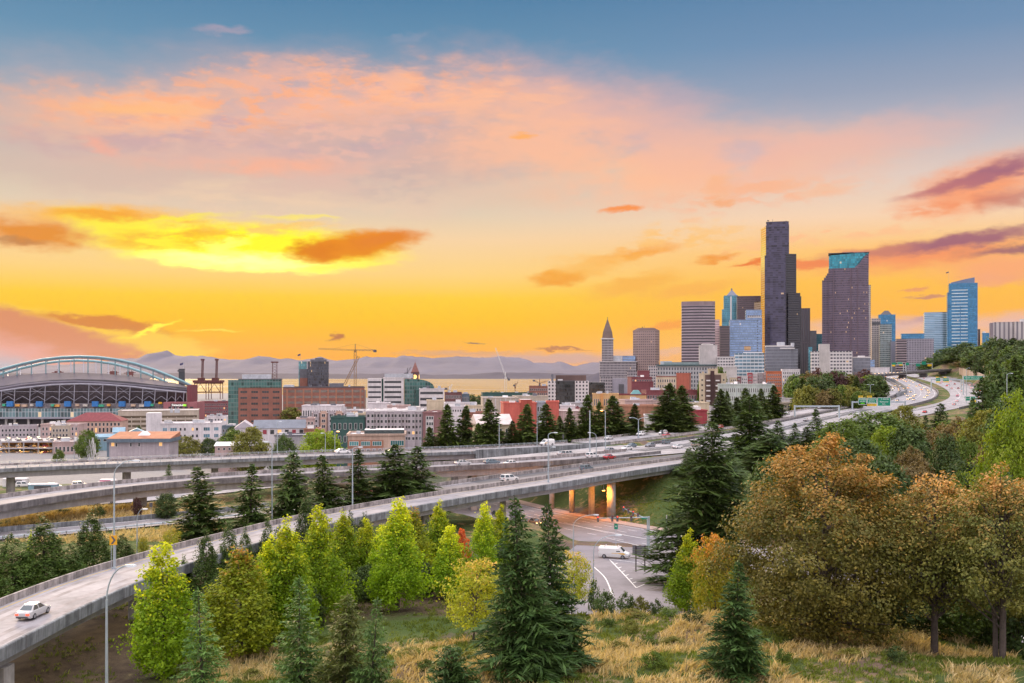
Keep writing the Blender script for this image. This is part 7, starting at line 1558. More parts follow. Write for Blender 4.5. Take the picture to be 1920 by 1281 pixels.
cd = [('cedar0', 388, 150, 996, 56, 'dark cedar right of the leftmost yellow-green tree'), ('cedar1', 430, 160, 980, 52, 'dark cedar in front of the ramp parapet behind the yellow-topped tree'), ('cedar0', 464, 166, 992, 36, 'small dark cedar touching the ramp parapet'), ('cedar1', 500, 168, 974, 44, 'dark cedar between the narrow upright trees'),
      ('cedar0', 571, 176, 926, 48, 'tall dark cedar rising over the ramp deck'), ('cedar1', 657, 182, 958, 34, 'thin dark cedar behind the narrow upright tree'), ('cedar0', 676, 180, 966, 40, 'dark cedar left of the slim upright tree'), ('cedar1', 520, 160, 985, 50, 'dark cedar filling the gap left of the tall narrow upright tree'),
      ('cedar0', 346, 152, 1044, 40, 'low dark cedar peeping out behind the leftmost upright tree'), ('cedar1', 800, 176, 975, 36, 'dark cedar under the ramp beam right of the yellowed tree'),
      ('cedar1', 28, 158, 1000, 84, 'broad dark cedar at the left edge behind the ramp'), ('cedar0', 83, 162, 974, 84, 'tall dark cedar second from the left edge behind the ramp'), ('cedar1', 132, 166, 1020, 56, 'low dark cedar between two tall ones behind the ramp'), ('cedar0', 176, 172, 961, 70, 'tall dark cedar left of the yellow arrow sign'),
      ('cedar1', 228, 182, 1002, 46, 'rounded dark cedar right of the yellow arrow sign'), ('cedar1', 10, 178, 1030, 60, 'dark shrubby cedar beside the pier of the middle viaduct')]
for a in cd: tree(*a, group='dark cedars along the ramp')
tree('horn1', 54, 172, 1000, 16, 'thin yellow sapling between the two tall dark cedars', name='sapling'); tree('youngyellow', 320, 186, 990, 36, 'yellow sapling just above the ramp parapet', name='sapling'); tree('youngyellow', 270, 190, 1006, 20, 'small yellow sapling by the short lamp post', name='sapling')
for px, D, y, w, k, lb in [(484, 128, 1118, 60, 0, 'green shrub tree under the yellow-topped upright tree'), (575, 140, 1096, 60, 1, 'dark shrub tree between the narrow and the broad bright tree'), (652, 150, 1068, 60, 0, 'green shrub tree right of the broad bright tree'), (690, 156, 1060, 60, 1, 'dark shrub tree left of the big pointed tree'), (795, 160, 1056, 50, 1, 'dark shrub tree right of the big pointed tree'), (866, 165, 1046, 44, 0, 'green shrub tree under the small red tree'), (928, 160, 1056, 50, 1, 'dark shrub tree at the right end of the upright row'), (410, 140, 1080, 50, 1, 'dark shrub tree right of the leftmost upright tree'), (1700, 120, 1092, 120, 1, 'dark shrub tree between the maple and the bare-stemmed tree'), (1800, 118, 1084, 130, 0, 'green shrub tree behind the bare stems'), (1905, 116, 1100, 130, 1, 'dark shrub tree behind the many-stemmed tree'), (1640, 122, 1120, 120, 1, 'dark shrub tree under the right side of the maple'), (1850, 124, 1130, 120, 1, 'low dark shrub tree in front of the glimpsed cars')]:
 tree(f'round{k}', px, D, y, w, lb, name='shrub')
# --- firs between the ramp and the slip road
fr = [('fir0', 379, 206, 874, 92, 'leftmost of the big firs between the ramp and the viaduct'), ('fir1', 468, 212, 869, 84, 'narrow fir second in the row behind the ramp'), ('fir2', 546, 222, 846, 96, 'fir with a ragged top left of the tall straight lamp post'), ('fir0', 612, 232, 852, 78, 'fir just left of the tall straight lamp post'),
      ('fir1', 672, 238, 842, 82, 'fir right behind the tall straight lamp post'), ('fir2', 734, 246, 832, 118, 'broadest of the firs behind the ramp'), ('fir0', 776, 254, 836, 100, 'last fir on the right of the row behind the ramp')]
for a in fr: tree(*a, group='firs between ramp and viaduct')
tree('fir1', 316, 292, 869, 24, 'tiny fir in front of the upper viaduct girder'); tree('round1', 315, 236, 925, 42, 'dark rounded tree under the middle viaduct'); tree('round5', 258, 240, 934, 18, 'thin reddish-brown tree on the dry grass'); tree('round1', 80, 246, 958, 36, 'dark tree at the foot of the middle viaduct by the left edge'); tree('bush0', 118, 246, 954, 24, 'small dark bush on the dry grass under the viaduct'); tree('bush1', 188, 238, 950, 16, 'bush on the dry grass left of the tall lamp post')
# --- firs lining the upper freeway
ff = [(806, 418, 800, 50), (836, 420, 757, 76), (866, 424, 760, 66), (896, 416, 792, 52), (922, 420, 748, 86), (958, 424, 788, 50), (985, 426, 757, 62), (1027, 424, 756, 66), (1052, 430, 780, 40), (1072, 432, 764, 56), (1099, 436, 740, 66), (1120, 438, 752, 48), (1153, 440, 742, 78), (1190, 446, 757, 52),
      (1250, 462, 718, 84), (1276, 468, 722, 76), (1350, 500, 729, 62), (1366, 506, 733, 44), (1384, 512, 744, 46), (1396, 520, 727, 56), (1416, 530, 738, 42), (1430, 540, 728, 46), (1450, 560, 722, 60)]
lm = {1250: 'tallest fir of the pair behind the crimson warehouse', 1276: 'right fir of the tall pair beside the crimson warehouse', 836: 'left fir of the pair right of the lilac-grey flats', 866: 'right fir of the pair right of the lilac-grey flats', 922: 'broad pointed fir left of the coral red flats', 985: 'fir in front of the left coral red block', 1027: 'fir in front of the right coral red block', 1099: 'fir standing before the black and white gridded office',
      1153: 'broad fir below the ochre flats', 1190: 'small fir right of the double-armed lamp'}
for i, (x, D, y, w) in enumerate(ff):
 lab = lm.get(x) or ('fir beside the upper freeway ' + ('left of the pair beside the lilac-grey flats' if x < 830 else 'between the flats and the coral red block' if x < 1000 else 'beyond the white van' if x < 1080 else 'behind the orange street lamp' if x < 1200 else 'left of the tall pair by the warehouse' if x < 1300 else 'under the pale mint flats, with ' + ('a broad crown' if w > 54 else 'a slim crown' if w < 45 else 'a medium crown' if x < 1400 else 'a tapering crown')) + (', the lower one' if x == 1007 else ', the slim one' if x in (1052, 1120, 958) else ''))
 tree(('farfir0', 'farfir1')[i % 2], x, D, y, w * .86, lab, group='firs along the upper freeway')
tree('fir2', 1404, 318, 742, 96, 'tall fir in front of the mint flats, near side of the freeway'); tree('fir0', 1455, 340, 788, 56, 'fir left of the first sign gantry, near side of the freeway'); tree('fir1', 1488, 345, 792, 44, 'small fir below the left post of the sign gantry'); tree('fir1', 1533, 335, 766, 56, 'pointed fir below the middle of the sign gantry'); tree('fir0', 1510, 320, 800, 56, 'bushy fir between the two pointed firs under the gantry')
tree('fir2', 1440, 300, 812, 110, 'broad dark fir right of the tall fir before the mint flats'); tree('fir0', 1375, 262, 838, 90, 'dark fir behind the left shoulder of the orange maple'); tree('fir1', 1290, 300, 842, 46, 'small fir where the slip road meets the tall ragged fir')
# --- wooded slope on the right, near side of the freeway
md = [('round0', 1640, 320, 772, 130, 'big olive-green tree below the green highway signs'), ('round0', 1582, 300, 786, 90, 'green tree below the left post of the highway signs'), ('round3', 1690, 330, 762, 60, 'yellowing small tree right of the green highway signs'), ('round4', 1662, 275, 800, 62, 'bright green upright tree in front of the big olive one'), ('round1', 1700, 270, 800, 96, 'dark green tree right of the bright upright one'), ('round0', 1560, 270, 822, 80, 'dark tree above the top of the orange maple'),
      ('round1', 1610, 250, 826, 110, 'deep green tree behind the crown of the orange maple'), ('round2', 1750, 300, 796, 84, 'rusty brown tree below the taillight lanes'), ('round2', 1800, 290, 784, 90, 'brown tree left of the yellow-green tree'), ('round3', 1850, 280, 772, 80, 'olive-brown round tree beside the yellow-green tree'), ('round1', 1776, 230, 818, 66, 'dark tree with pale upper twigs in the middle of the right slope'), ('round2', 1720, 225, 862, 100, 'brown tree right of the crown of the orange maple'),
      ('round2', 1846, 205, 842, 70, 'purplish-brown tree under the yellow-green tree'), ('round3', 1860, 185, 862, 70, 'olive bush-like tree above the brown-orange tree at the corner'), ('round0', 1810, 240, 820, 60, 'small green tree in the middle of the right slope'), ('bright', 1896, 165, 744, 120, 'tall yellow-green tree at the right edge'), ('bright', 1930, 175, 780, 90, 'yellow-green tree cut by the right edge'), ('round0', 1880, 175, 850, 110, 'green undergrowth tree below the yellow-green one'),
      ('round1', 1660, 200, 860, 120, 'dark tree right behind the orange maple'), ('round2', 1745, 170, 890, 90, 'reddish-brown tree above the bare-stemmed one'), ('round0', 1810, 160, 885, 40, 'pale green slim tree between the two brown-orange trees'), ('round1', 1800, 190, 870, 100, 'dark shaded tree behind the two brown-orange trees'), ('round1', 1900, 150, 900, 120, 'dark undergrowth tree behind the corner tree'), ('round1', 1500, 235, 850, 110, 'dark green tree behind the left half of the orange maple'), ('round1', 1430, 225, 862, 90, 'dark tree between the fir and the orange maple'),
      ('fir0', 1760, 380, 756, 58, 'fir in front of the right end of the taillight lanes'), ('fir1', 1732, 360, 778, 36, 'small fir left of the fir by the taillight lanes'), ('fir2', 1842, 300, 705, 84, 'tall fir under the wide green sign at the right'), ('fir0', 1872, 310, 716, 76, 'fir right of the tall fir under the wide green sign'), ('fir1', 1910, 290, 700, 80, 'fir at the right edge above the yellow-green tree'), ('fir1', 1820, 330, 745, 50, 'fir left of the tall fir under the wide green sign'), ('round1', 1910, 250, 740, 110, 'dark tree behind the yellow-green one at the right edge'),
      ('round1', 1590, 190, 900, 150, 'dark understorey tree hidden behind the maple'), ('round0', 1780, 340, 790, 70, 'green bushy tree below the fir by the taillight lanes'), ('round2', 1705, 250, 838, 60, 'brown shrub-like tree right of the maple top')]
for a in md: tree(*a, group='trees on the near slope at right')
# --- slope left of the far freeway, and the wood on the hill
RT = random.Random(5)
def where(x):
 return 'below the white civic building' if x < 1560 else 'below the big mauve tower' if x < 1632 else 'by the overpass' if x < 1700 else 'left of the wooded hill' if x < 1745 else 'below the tall blue tower' if x < 1800 else 'below the hospital' if x < 1870 else 'by the right edge'
KD = {'far0': 'mid green round tree', 'far1': 'dark round tree', 'far2': 'rusty brown tree', 'far3': 'olive tree', 'far4': 'bright green tree', 'far5': 'purple-leaved tree', 'farfir0': 'pointed fir', 'farfir1': 'slender fir'}
seen = {}
def wood(kind, x, D, y, w, grp, place):
 k = (kind, where(x), place); seen[k] = seen.get(k, 0) + 1; n = seen[k]
 extra = ['', ', second such', ', third such', ', lower in front', ', smaller at the back', ', one more'][min(n - 1, 5)]
 tree(kind, x, D, y, w, f'{KD[kind]} {place} {where(x)}{extra}', group=grp)
for i in range(34):
 x = 1486 + i * 4.9 + RT.uniform(-4, 4); D = RT.uniform(700, 900); k = RT.choice(['far0', 'far1', 'far1', 'far2', 'far3', 'far5', 'farfir0', 'far1', 'far4', 'far0'])
 y0 = np.interp(x, [1480, 1520, 1560, 1600, 1640, 1660], [704, 688, 680, 684, 690, 702]); wood(k, x, D, y0 + RT.uniform(0, 34) + (900 - D) * .04, RT.uniform(26, 44), 'trees on the slope left of the far freeway', 'on the slope')
for i in range(12):
 x = 1500 + i * 11 + RT.uniform(-4, 4); wood(RT.choice(['far3', 'far0', 'far3', 'far2']), x, RT.uniform(640, 690), RT.uniform(722, 736), RT.uniform(22, 34), 'trees on the slope left of the far freeway', 'low on the slope')
top = lambda x: float(np.interp(x, [1740, 1752, 1770, 1800, 1830, 1850, 1866, 1880, 1900, 1930, 1980], [690, 668, 652, 645, 643, 645, 634, 627, 634, 636, 640]))
for i in range(46):
 x = 1748 + i * 4.3 + RT.uniform(-4, 4); D = float(np.interp(x, [1745, 1778, 1800, 1827, 1845, 1877, 1930], [1480, 1345, 1260, 1160, 1040, 920, 830])) + RT.uniform(30, 150); k = RT.choice(['far0', 'far1', 'far1', 'far1', 'far0', 'farfir1', 'far1', 'far2']); d = i % 3
 wood(k, x, D - d * 12, top(x) + d * 13 + RT.uniform(-2, 8), RT.uniform(34, 56), 'trees of the wood on the hill', 'on the wooded hill')
for i in range(16):
 x = RT.uniform(1862, 1930); wood(RT.choice(['far0', 'far1', 'farfir0', 'farfir1']), x, RT.uniform(560, 700), RT.uniform(672, 706) + (1860 - x) * .12, RT.uniform(36, 60), 'trees of the wood on the hill', 'at the hill foot')
# --- town trees
tw = [('round3', 345, 600, 819, 58, 'yellow-green bushy tree in front of the white flats'), ('round1', 392, 610, 822, 36, 'dark tree at the right end of the white flats'), ('round0', 436, 540, 806, 70, 'green tree left of the long grey-roofed hall'), ('round3', 474, 520, 802, 70, 'yellow-green tree before the long grey-roofed hall'), ('round4', 600, 470, 806, 74, 'bright green round tree in front of the dark green building'), ('round1', 532, 500, 818, 44, 'dark tree between the yellow-green and the bright round trees'),
      ('round1', 437, 760, 800, 26, 'dark tree beside the white flats by the maroon warehouse'), ('round1', 258, 770, 799, 18, 'dark small tree behind the blue houses'), ('round0', 110, 560, 842, 24, 'green tree right of the parking deck'), ('round0', 164, 620, 806, 40, 'tree with pale steel sculpture beside it, by the pink stone building'), ('round2', 226, 640, 819, 14, 'small red-brown tree between the blue houses'), ('far1', 905, 1500, 741, 34, 'dark trees edge of the waterfront park left part'), ('far1', 925, 1500, 735, 50, 'dark rounded tree at the waterfront'), ('far0', 960, 1500, 737, 46, 'green tree at the waterfront under the slim crane'), ('far1', 886, 1480, 740, 20, 'small dark tree at the waterfront left of the dark rounded one'),
      ('round1', 660, 620, 800, 30, 'dark tree left of the low brick and cream building'), ('far1', 1530, 900, 745, 40, 'round brown-green tree beside the low shop row'), ('round2', 1496, 720, 768, 20, 'small rusty tree behind the left post of the sign gantry'), ('far0', 1345, 950, 690, 30, 'green tree behind the brown-centred flats'), ('far0', 1312, 900, 716, 14, 'thin green tree left of the brown-centred flats'), ('far1', 405, 1000, 780, 26, 'dark tree between the maroon warehouse and green glass office'), ('far3', 545, 950, 765, 40, 'brownish tree at the foot of the orange brick block')]
for a in tw: tree(*a, group='trees in the town')
# --- bushes and brush on the bank
RB2 = random.Random(77)
bs = [(1135, 146, 1112, 50, 1, 'dark broom bush at the edge of the street'), (1178, 148, 1112, 34, 1, 'second broom bush at the edge of the street'), (1204, 147, 1120, 30, 3, 'yellow-leaved bush right of the broom bushes'), (1230, 146, 1126, 22, 1, 'small dark tuft bush by the street'), (1112, 150, 1090, 20, 1, 'narrow bush left of the broom bushes')]
for x, D, y, w, k, lb in bs: tree(f'bush{k}', x, D, y, w, lb)
ML = ['green bramble bush', 'dark bramble bush', 'rusty bramble bush', 'olive bramble bush', 'bright green bramble bush', 'purplish bramble bush']
spots = [(1180, 118, 46), (1215, 112, 40), (1262, 112, 60), (1300, 120, 44), (1240, 104, 50), (1160, 108, 40), (1420, 104, 50), (1470, 100, 40), (770, 104, 60), (720, 110, 46), (800, 98, 44), (470, 112, 60), (500, 104, 70), (440, 104, 50), (310, 108, 46), (610, 104, 44), (590, 96, 50), (745, 94, 54), (1100, 97, 40), (1140, 122, 34), (1600, 100, 60), (1680, 97, 50), (1255, 126, 46), (1325, 128, 40), (1700, 118, 60), (1640, 118, 60), (1430, 118, 50), (940, 120, 40), (700, 126, 40), (820, 118, 36), (1190, 126, 60), (1225, 96, 54), (1480, 112, 60), (660, 112, 60), (540, 116, 50), (880, 100, 50)]
nb = ['beside the slender green tree', 'at the foot of the pair of spruces', 'in front of the orange maple', 'by the young firs', 'on the dry bank below the yellow tree', 'under the leftmost upright trees']
for i, (x, D, w) in enumerate(spots):
 k = (3, 0, 3, 1, 0, 3)[i % 6]; wh = nb[0] if 1230 < x < 1340 else nb[1] if 1090 < x <= 1230 else nb[2] if x >= 1400 else nb[5] if x < 480 else nb[3] if x < 730 else nb[4]
 zt = T((x - CX) / F * D, D) + RB2.uniform(.7, 1.5); tree(f'bush{k}', x, D, HY - (zt - HC) * F / D, w * .8, f'{ML[k]} {wh}, ' + ('broad' if w > 55 else 'small' if w < 41 else 'loose') + (', nearest' if D < 100 else ''), group='bramble bushes on the bank')
# --- grass: far too many blades to count
def grass(name, n, seed, m, xr, dr, hh, keep, bl=9):
 R = np.random.default_rng(seed); px = R.uniform(xr[0], xr[1], n); D = R.uniform(dr[0], dr[1], n); x = (px - CX) / F * D
 k = np.array([keep(a, b) for a, b in zip(x, D)]) > R.random(n); x, D = x[k], D[k]; z = terrain(x, D); n = len(x)
 sz = hh * (0.5 + R.random(n)); idx = np.repeat(np.arange(n), bl); q = len(idx)
 lean = R.standard_normal((n, 2))[idx] * .25 + R.standard_normal((q, 2)) * .35 + np.array([.18, 0]); h = sz[idx] * (.6 + .6 * R.random(q))
 b = np.stack([x[idx] + R.normal(0, .22, q), D[idx] + R.normal(0, .22, q), z[idx] - .05], 1)
 tip = b + np.stack([lean[:, 0] * h, lean[:, 1] * h, h * .9], 1); mid = b + np.stack([lean[:, 0] * h * .3, lean[:, 1] * h * .3, h * .55], 1)
 a = R.uniform(0, pi, q); w = (.035 + .03 * R.random(q)); s = np.stack([np.cos(a) * w, np.sin(a) * w, np.zeros(q)], 1)
 v = np.stack([b - s, b + s, mid + s * .8, tip, mid - s * .8], 1).reshape(-1, 3)
 me = bpy.data.meshes.new(name); me.vertices.add(q * 5); me.vertices.foreach_set('co', v.astype(np.float32).ravel()); me.loops.add(q * 5); me.loops.foreach_set('vertex_index', np.arange(q * 5, dtype=np.int32))
 me.polygons.add(q); me.polygons.foreach_set('loop_start', np.arange(0, q * 5, 5, dtype=np.int32)); me.update(calc_edges=True); me.materials.append(m)
 return struct(link(name, me), 'stuff')
dry_m = leafmat('dry_grass_blades', (0.52, 0.40, 0.18), (0.76, 0.60, 0.34), trans=.35, clump=.25)
grn_m = leafmat('green_grass_blades', (0.10, 0.15, 0.024), (0.24, 0.28, 0.05), trans=.35, clump=.3)
def onroad(x, y): return min((q[0].x - x) ** 2 + (q[0].y - y) ** 2 for q in SIDE) < 150 or min((q[0].x - x) ** 2 + (q[0].y - y) ** 2 for q in STREET) < 200
drift = lambda x, y: mnoise.noise(Vector((x * .10, y * .10, 3.3))) + .5 * mnoise.noise(Vector((x * .3, y * .3, 8.1)))
def kd(x, y):
 if x < -38: return .0 if y > 104 else .3
 if onroad(x, y) or (y > 122 and x < 0 and ((x + 14) / 17) ** 2 + ((y - 137) / 14) ** 2 < 1.1): return 0
 return float(np.clip(.18 + drift(x, y) * 3.0, .0, 1)) * (1 if y < 128 or x > 8 else .25)
def kg(x, y):
 if onroad(x, y): return 0
 return float(np.clip(.55 - drift(x, y) * 2.4, .05, 1)) * (.5 if x < -40 else 1)
grass('dry_grass', 17000, 1, dry_m, (240, 1900), (84, 142), .75, kd, 9)
grass('green_grass', 24000, 2, grn_m, (60, 1920), (84, 172), .42, kg, 8)
grass('dry_grass', 5000, 3, dry_m, (0, 420), (205, 262), .9, lambda x, y: 0 if min((q[0].x - x) ** 2 + (q[0].y - y) ** 2 for q in SLIP) < 60 else .9, 6)
grass('green_grass', 5000, 4, grn_m, (1130, 1330), (215, 300), .35, lambda x, y: 0 if onroad(x, y) else .9, 6)
# ------------------------------------------------------------------ vehicles
def paint(n, c, rough=.3): return mat('car_' + n, c, rough, .04, .5, spec=.6)
PA = {'silver': paint('silver', (.50, .48, .48)), 'white': paint('white', (.72, .70, .69)), 'red': paint('red', (.42, .03, .04)), 'black': paint('black', (.03, .03, .035)), 'grey': paint('grey', (.20, .20, .22)), 'teal': paint('teal', (.03, .16, .17)), 'blue': paint('blue', (.06, .10, .26)), 'slate': paint('slate', (.12, .16, .19)), 'tan': paint('tan', (.36, .30, .24))}
car_glass = glass('car_glass', (.03, .045, .055), .08); tyre_m = mat('tyre_rubber', (.025, .025, .027), .9); rim_m = mat('wheel_rim', (.40, .40, .42), .4, metal=.7)
tail_on = glow('taillight_on', (1, .06, .02), 2.5); head_on = glow('headlight_on', (1, .62, .26), 7); head_off = mat('headlight_lens', (.6, .6, .6), .2); tail_off = mat('taillight_lens', (.35, .02, .02), .3); chrome = mat('bumper_dark', (.08, .08, .085), .5)
def loft(mb, st, mi=0):
 """st: list of rings (lists of xyz) with equal counts"""
 n = len(st[0])
 for a, b in zip(st, st[1:]):
  for i in range(n): mb.face([a[i], a[(i + 1) % n], b[(i + 1) % n], b[i]], mi)
 mb.face(st[0][::-1], mi); mb.face(st[-1], mi)
SHAPES = { # body stations x,w,zb,zm,zs,zt ; cabin base x0,x1,zb ; top x0,x1,zt ; widths
 'sedan': ([(-2.36, .70, .34, .5, .74, .80), (-2.22, .84, .26, .5, .86, .97), (-1.6, .90, .20, .55, .92, 1.01), (.9, .90, .20, .55, .88, .96), (1.5, .89, .20, .55, .82, .89), (2.15, .83, .24, .5, .68, .74), (2.36, .68, .30, .45, .58, .62)], (-1.8, 1.15, .97), (-1.02, .3, 1.44), (.80, .60), .33, (-1.4, 1.42)),
 'wagon': ([(-2.42, .76, .36, .6, .95, 1.02), (-2.3, .90, .28, .6, 1.02, 1.08), (-1.4, .93, .24, .6, 1.04, 1.10), (.9, .93, .24, .6, 1.02, 1.08), (1.6, .92, .24, .6, .95, 1.02), (2.25, .86, .28, .55, .82, .88), (2.42, .72, .34, .5, .7, .74)], (-2.36, 1.2, 1.07), (-2.1, .35, 1.68), (.86, .70), .37, (-1.42, 1.46)),
 'van': ([(-2.85, .92, .4, .9, 1.7, 2.02), (-2.8, .98, .36, .9, 1.8, 2.12), (1.0, 1.0, .34, .9, 1.8, 2.14), (1.25, 1.0, .34, .9, 1.5, 1.6), (1.95, .98, .34, .8, 1.22, 1.3), (2.7, .90, .36, .7, 1.0, 1.06), (2.85, .8, .42, .6, .85, .9)], (.95, 1.98, 1.28), (.9, 1.18, 2.12), (.96, .74), .38, (-1.75, 1.75))}
CARS = {}
def car_proto(shape, pm, lights):
 k = (shape, pm.name, lights)
 if k in CARS: return CARS[k]
 st, cb, ct, cw, wr, ax = SHAPES[shape]; t = thing('van' if shape == 'van' else 'car', 'car', 'car'); mb = MB()
 loft(mb, [[(x, -w * .93, zb), (x, -w, zm), (x, -w * .96, zs), (x, -w * .72, zt), (x, w * .72, zt), (x, w * .96, zs), (x, w, zm), (x, w * .93, zb)] for x, w, zb, zm, zs, zt in st])
 (x0, x1, z0), (t0, t1, z1), (wb, wt) = cb, ct, cw
 A = [(x0, -wb, z0 - .06), (x1, -wb, z0 - .06), (x1, wb, z0 - .06), (x0, wb, z0 - .06)]; B = [(t0, -wt, z1), (t1, -wt, z1), (t1, wt, z1), (t0, wt, z1)]
 for i in range(4): mb.face([A[i], A[(i + 1) % 4], B[(i + 1) % 4], B[i]])
 mid = [((p[0] + .06 * (1 if p[0] < (t0 + t1) / 2 else -1)), p[1] * .9, z1 + .035) for p in B]
 for i in range(4): mb.face([B[i], B[(i + 1) % 4], mid[(i + 1) % 4], mid[i]])
 mb.face(mid); body = mb.build('body', pm, t)
 for p in body.data.polygons: p.use_smooth = False
 def pane(name, q, ins, off):
  q = [Vector(p) for p in q]; c = sum(q, Vector()) / 4; n = (q[1] - q[0]).cross(q[3] - q[0]).normalized()
  if n.dot(Vector(off)) < 0: n = -n
  m2 = MB(); m2.face([c + (p - c) * ins + n * .015 for p in q]); m2.build(name, car_glass, t)
 pane('windscreen', [A[1], A[2], B[2], B[1]], .86, (1, 0, 0))
 if shape != 'van':
  pane('rear_window', [A[0], A[3], B[3], B[0]], .84, (-1, 0, 0))
  for s in (0, 1):
   a, b, c, d = (A[0], A[1], B[1], B[0]) if s == 0 else (A[3], A[2], B[2], B[3]); a, b, c, d = map(Vector, (a, b, c, d)); off = (0, -1 if s == 0 else 1, 0)
   pane('side_window', [a.lerp(b, .06), a.lerp(b, .5), d.lerp(c, .48), d.lerp(c, .0)], .84, off); pane('side_window', [a.lerp(b, .5), a.lerp(b, .95), d.lerp(c, 1), d.lerp(c, .52)], .84, off)
 else:
  for s in (-1, 1): m2 = MB(); y = s * 1.004; m2.face([(.55, y * .985, 1.32), (1.3, y * .985, 1.32), (1.0, y * .93, 1.86), (.55, y * .93, 1.86)]); m2.build('side_window', car_glass, t)
  st_m = mat('van_stripe', (.75, .40, .02), .5)
  for s in (-1, 1):
   m2 = MB(); y = s * 1.012; m2.face([(-.3, y, 1.06), (2.0, y * .985, 1.12), (2.3, y * .95, .86), (1.6, y * .992, .86), (.9, y, 1.0), (-.3, y, 1.0)]); m2.build('stripe', st_m, t)
  for x in (-1.7, .7): m2 = MB(); m2.tube([(x, -.8, 2.26), (x, .8, 2.26)], .05, 6); m2.box(x - .05, x + .05, -.7, -.6, 2.12, 2.26); m2.box(x - .05, x + .05, .6, .7, 2.12, 2.26); m2.build('roof_rack', trim_w, t)
 for x in ax:
  for s in (-1, 1):
   y = s * (st[2][1] - .02); m2 = MB(); m2.tube([(x, y - s * .22, wr), (x, y + s * .02, wr)], wr, 16); w = m2.build('wheel', tyre_m, t)
   m2 = MB(); m2.tube([(x, y + s * .015, wr), (x, y + s * .035, wr)], wr * .6, 12); m2.build('rim', rim_m, w)
 xe, xf = st[0], st[-1]
 for s in (-1, 1):
  m2 = MB(); m2.cbox((xe[0] + .06, s * xe[1] * .84, (xe[3] + xe[4]) / 2 + .06), (.2, .34, .17)); m2.build('taillight', tail_on if lights else tail_off, t)
  m2 = MB(); m2.cbox((xf[0] - .08, s * xf[1] * .82, (xf[3] + xf[4]) / 2 + .02), (.22, .32, .15)); m2.build('headlight', head_on if lights == 2 else head_off, t)
 m2 = MB(); m2.cbox((xf[0] - .02, 0, xf[2] + .08), (.14, xf[1] * 1.7, .16)); m2.cbox((xe[0] + .02, 0, xe[2] + .06), (.14, xe[1] * 1.8, .16)); m2.build('bumper', chrome, t)
 remember(t); CARS[k] = t; t['unused'] = 1; return t
def car(shape, col, lights, pos, yaw, label, group=None, pitch=0.0):
 p = car_proto(shape, PA[col], lights); nm = {'sedan': 'car', 'wagon': 'car', 'van': 'van'}[shape]
 if p.get('unused'): del p['unused']; o = p; o.location = pos; o.rotation_euler = (0, -pitch, yaw)
 else: o = dup(p, pos, rot=(0, -pitch, yaw))
 o['label'] = label; o['category'] = nm
 if group: o['group'] = group
 elif 'group' in o: del o['group']
 return o
def onpath(path, px, py, back=False, off=None):
 """stand a car on a road: the path point whose deck is met by the photo ray, heading along the road"""
 best = None
 for i in range(len(path) - 1):
  (p, r), (p2, _) = path[i], path[i + 1]; d = (HC - p.z) * F / (py - HY); x = (px - CX) / F * d; e = (Vector((x, d)) - p.to_2d()).length
  if best is None or e < best[0]: best = (e, i, x, d)
 e, i, x, d = best; p, r = path[i]; o = (x - p.x) * r.x + (d - p.y) * r.y; q = path[min(i + 1, len(path) - 1)][0] - path[max(i - 1, 0)][0]
 if off is not None: o = max(off[0], min(off[1], o))
 c = p + r * o; yaw = atan2(q.y, q.x) + (pi if back else 0); return (c.x, c.y, c.z + .06), yaw
G1 = 'cars on the elevated lanes'
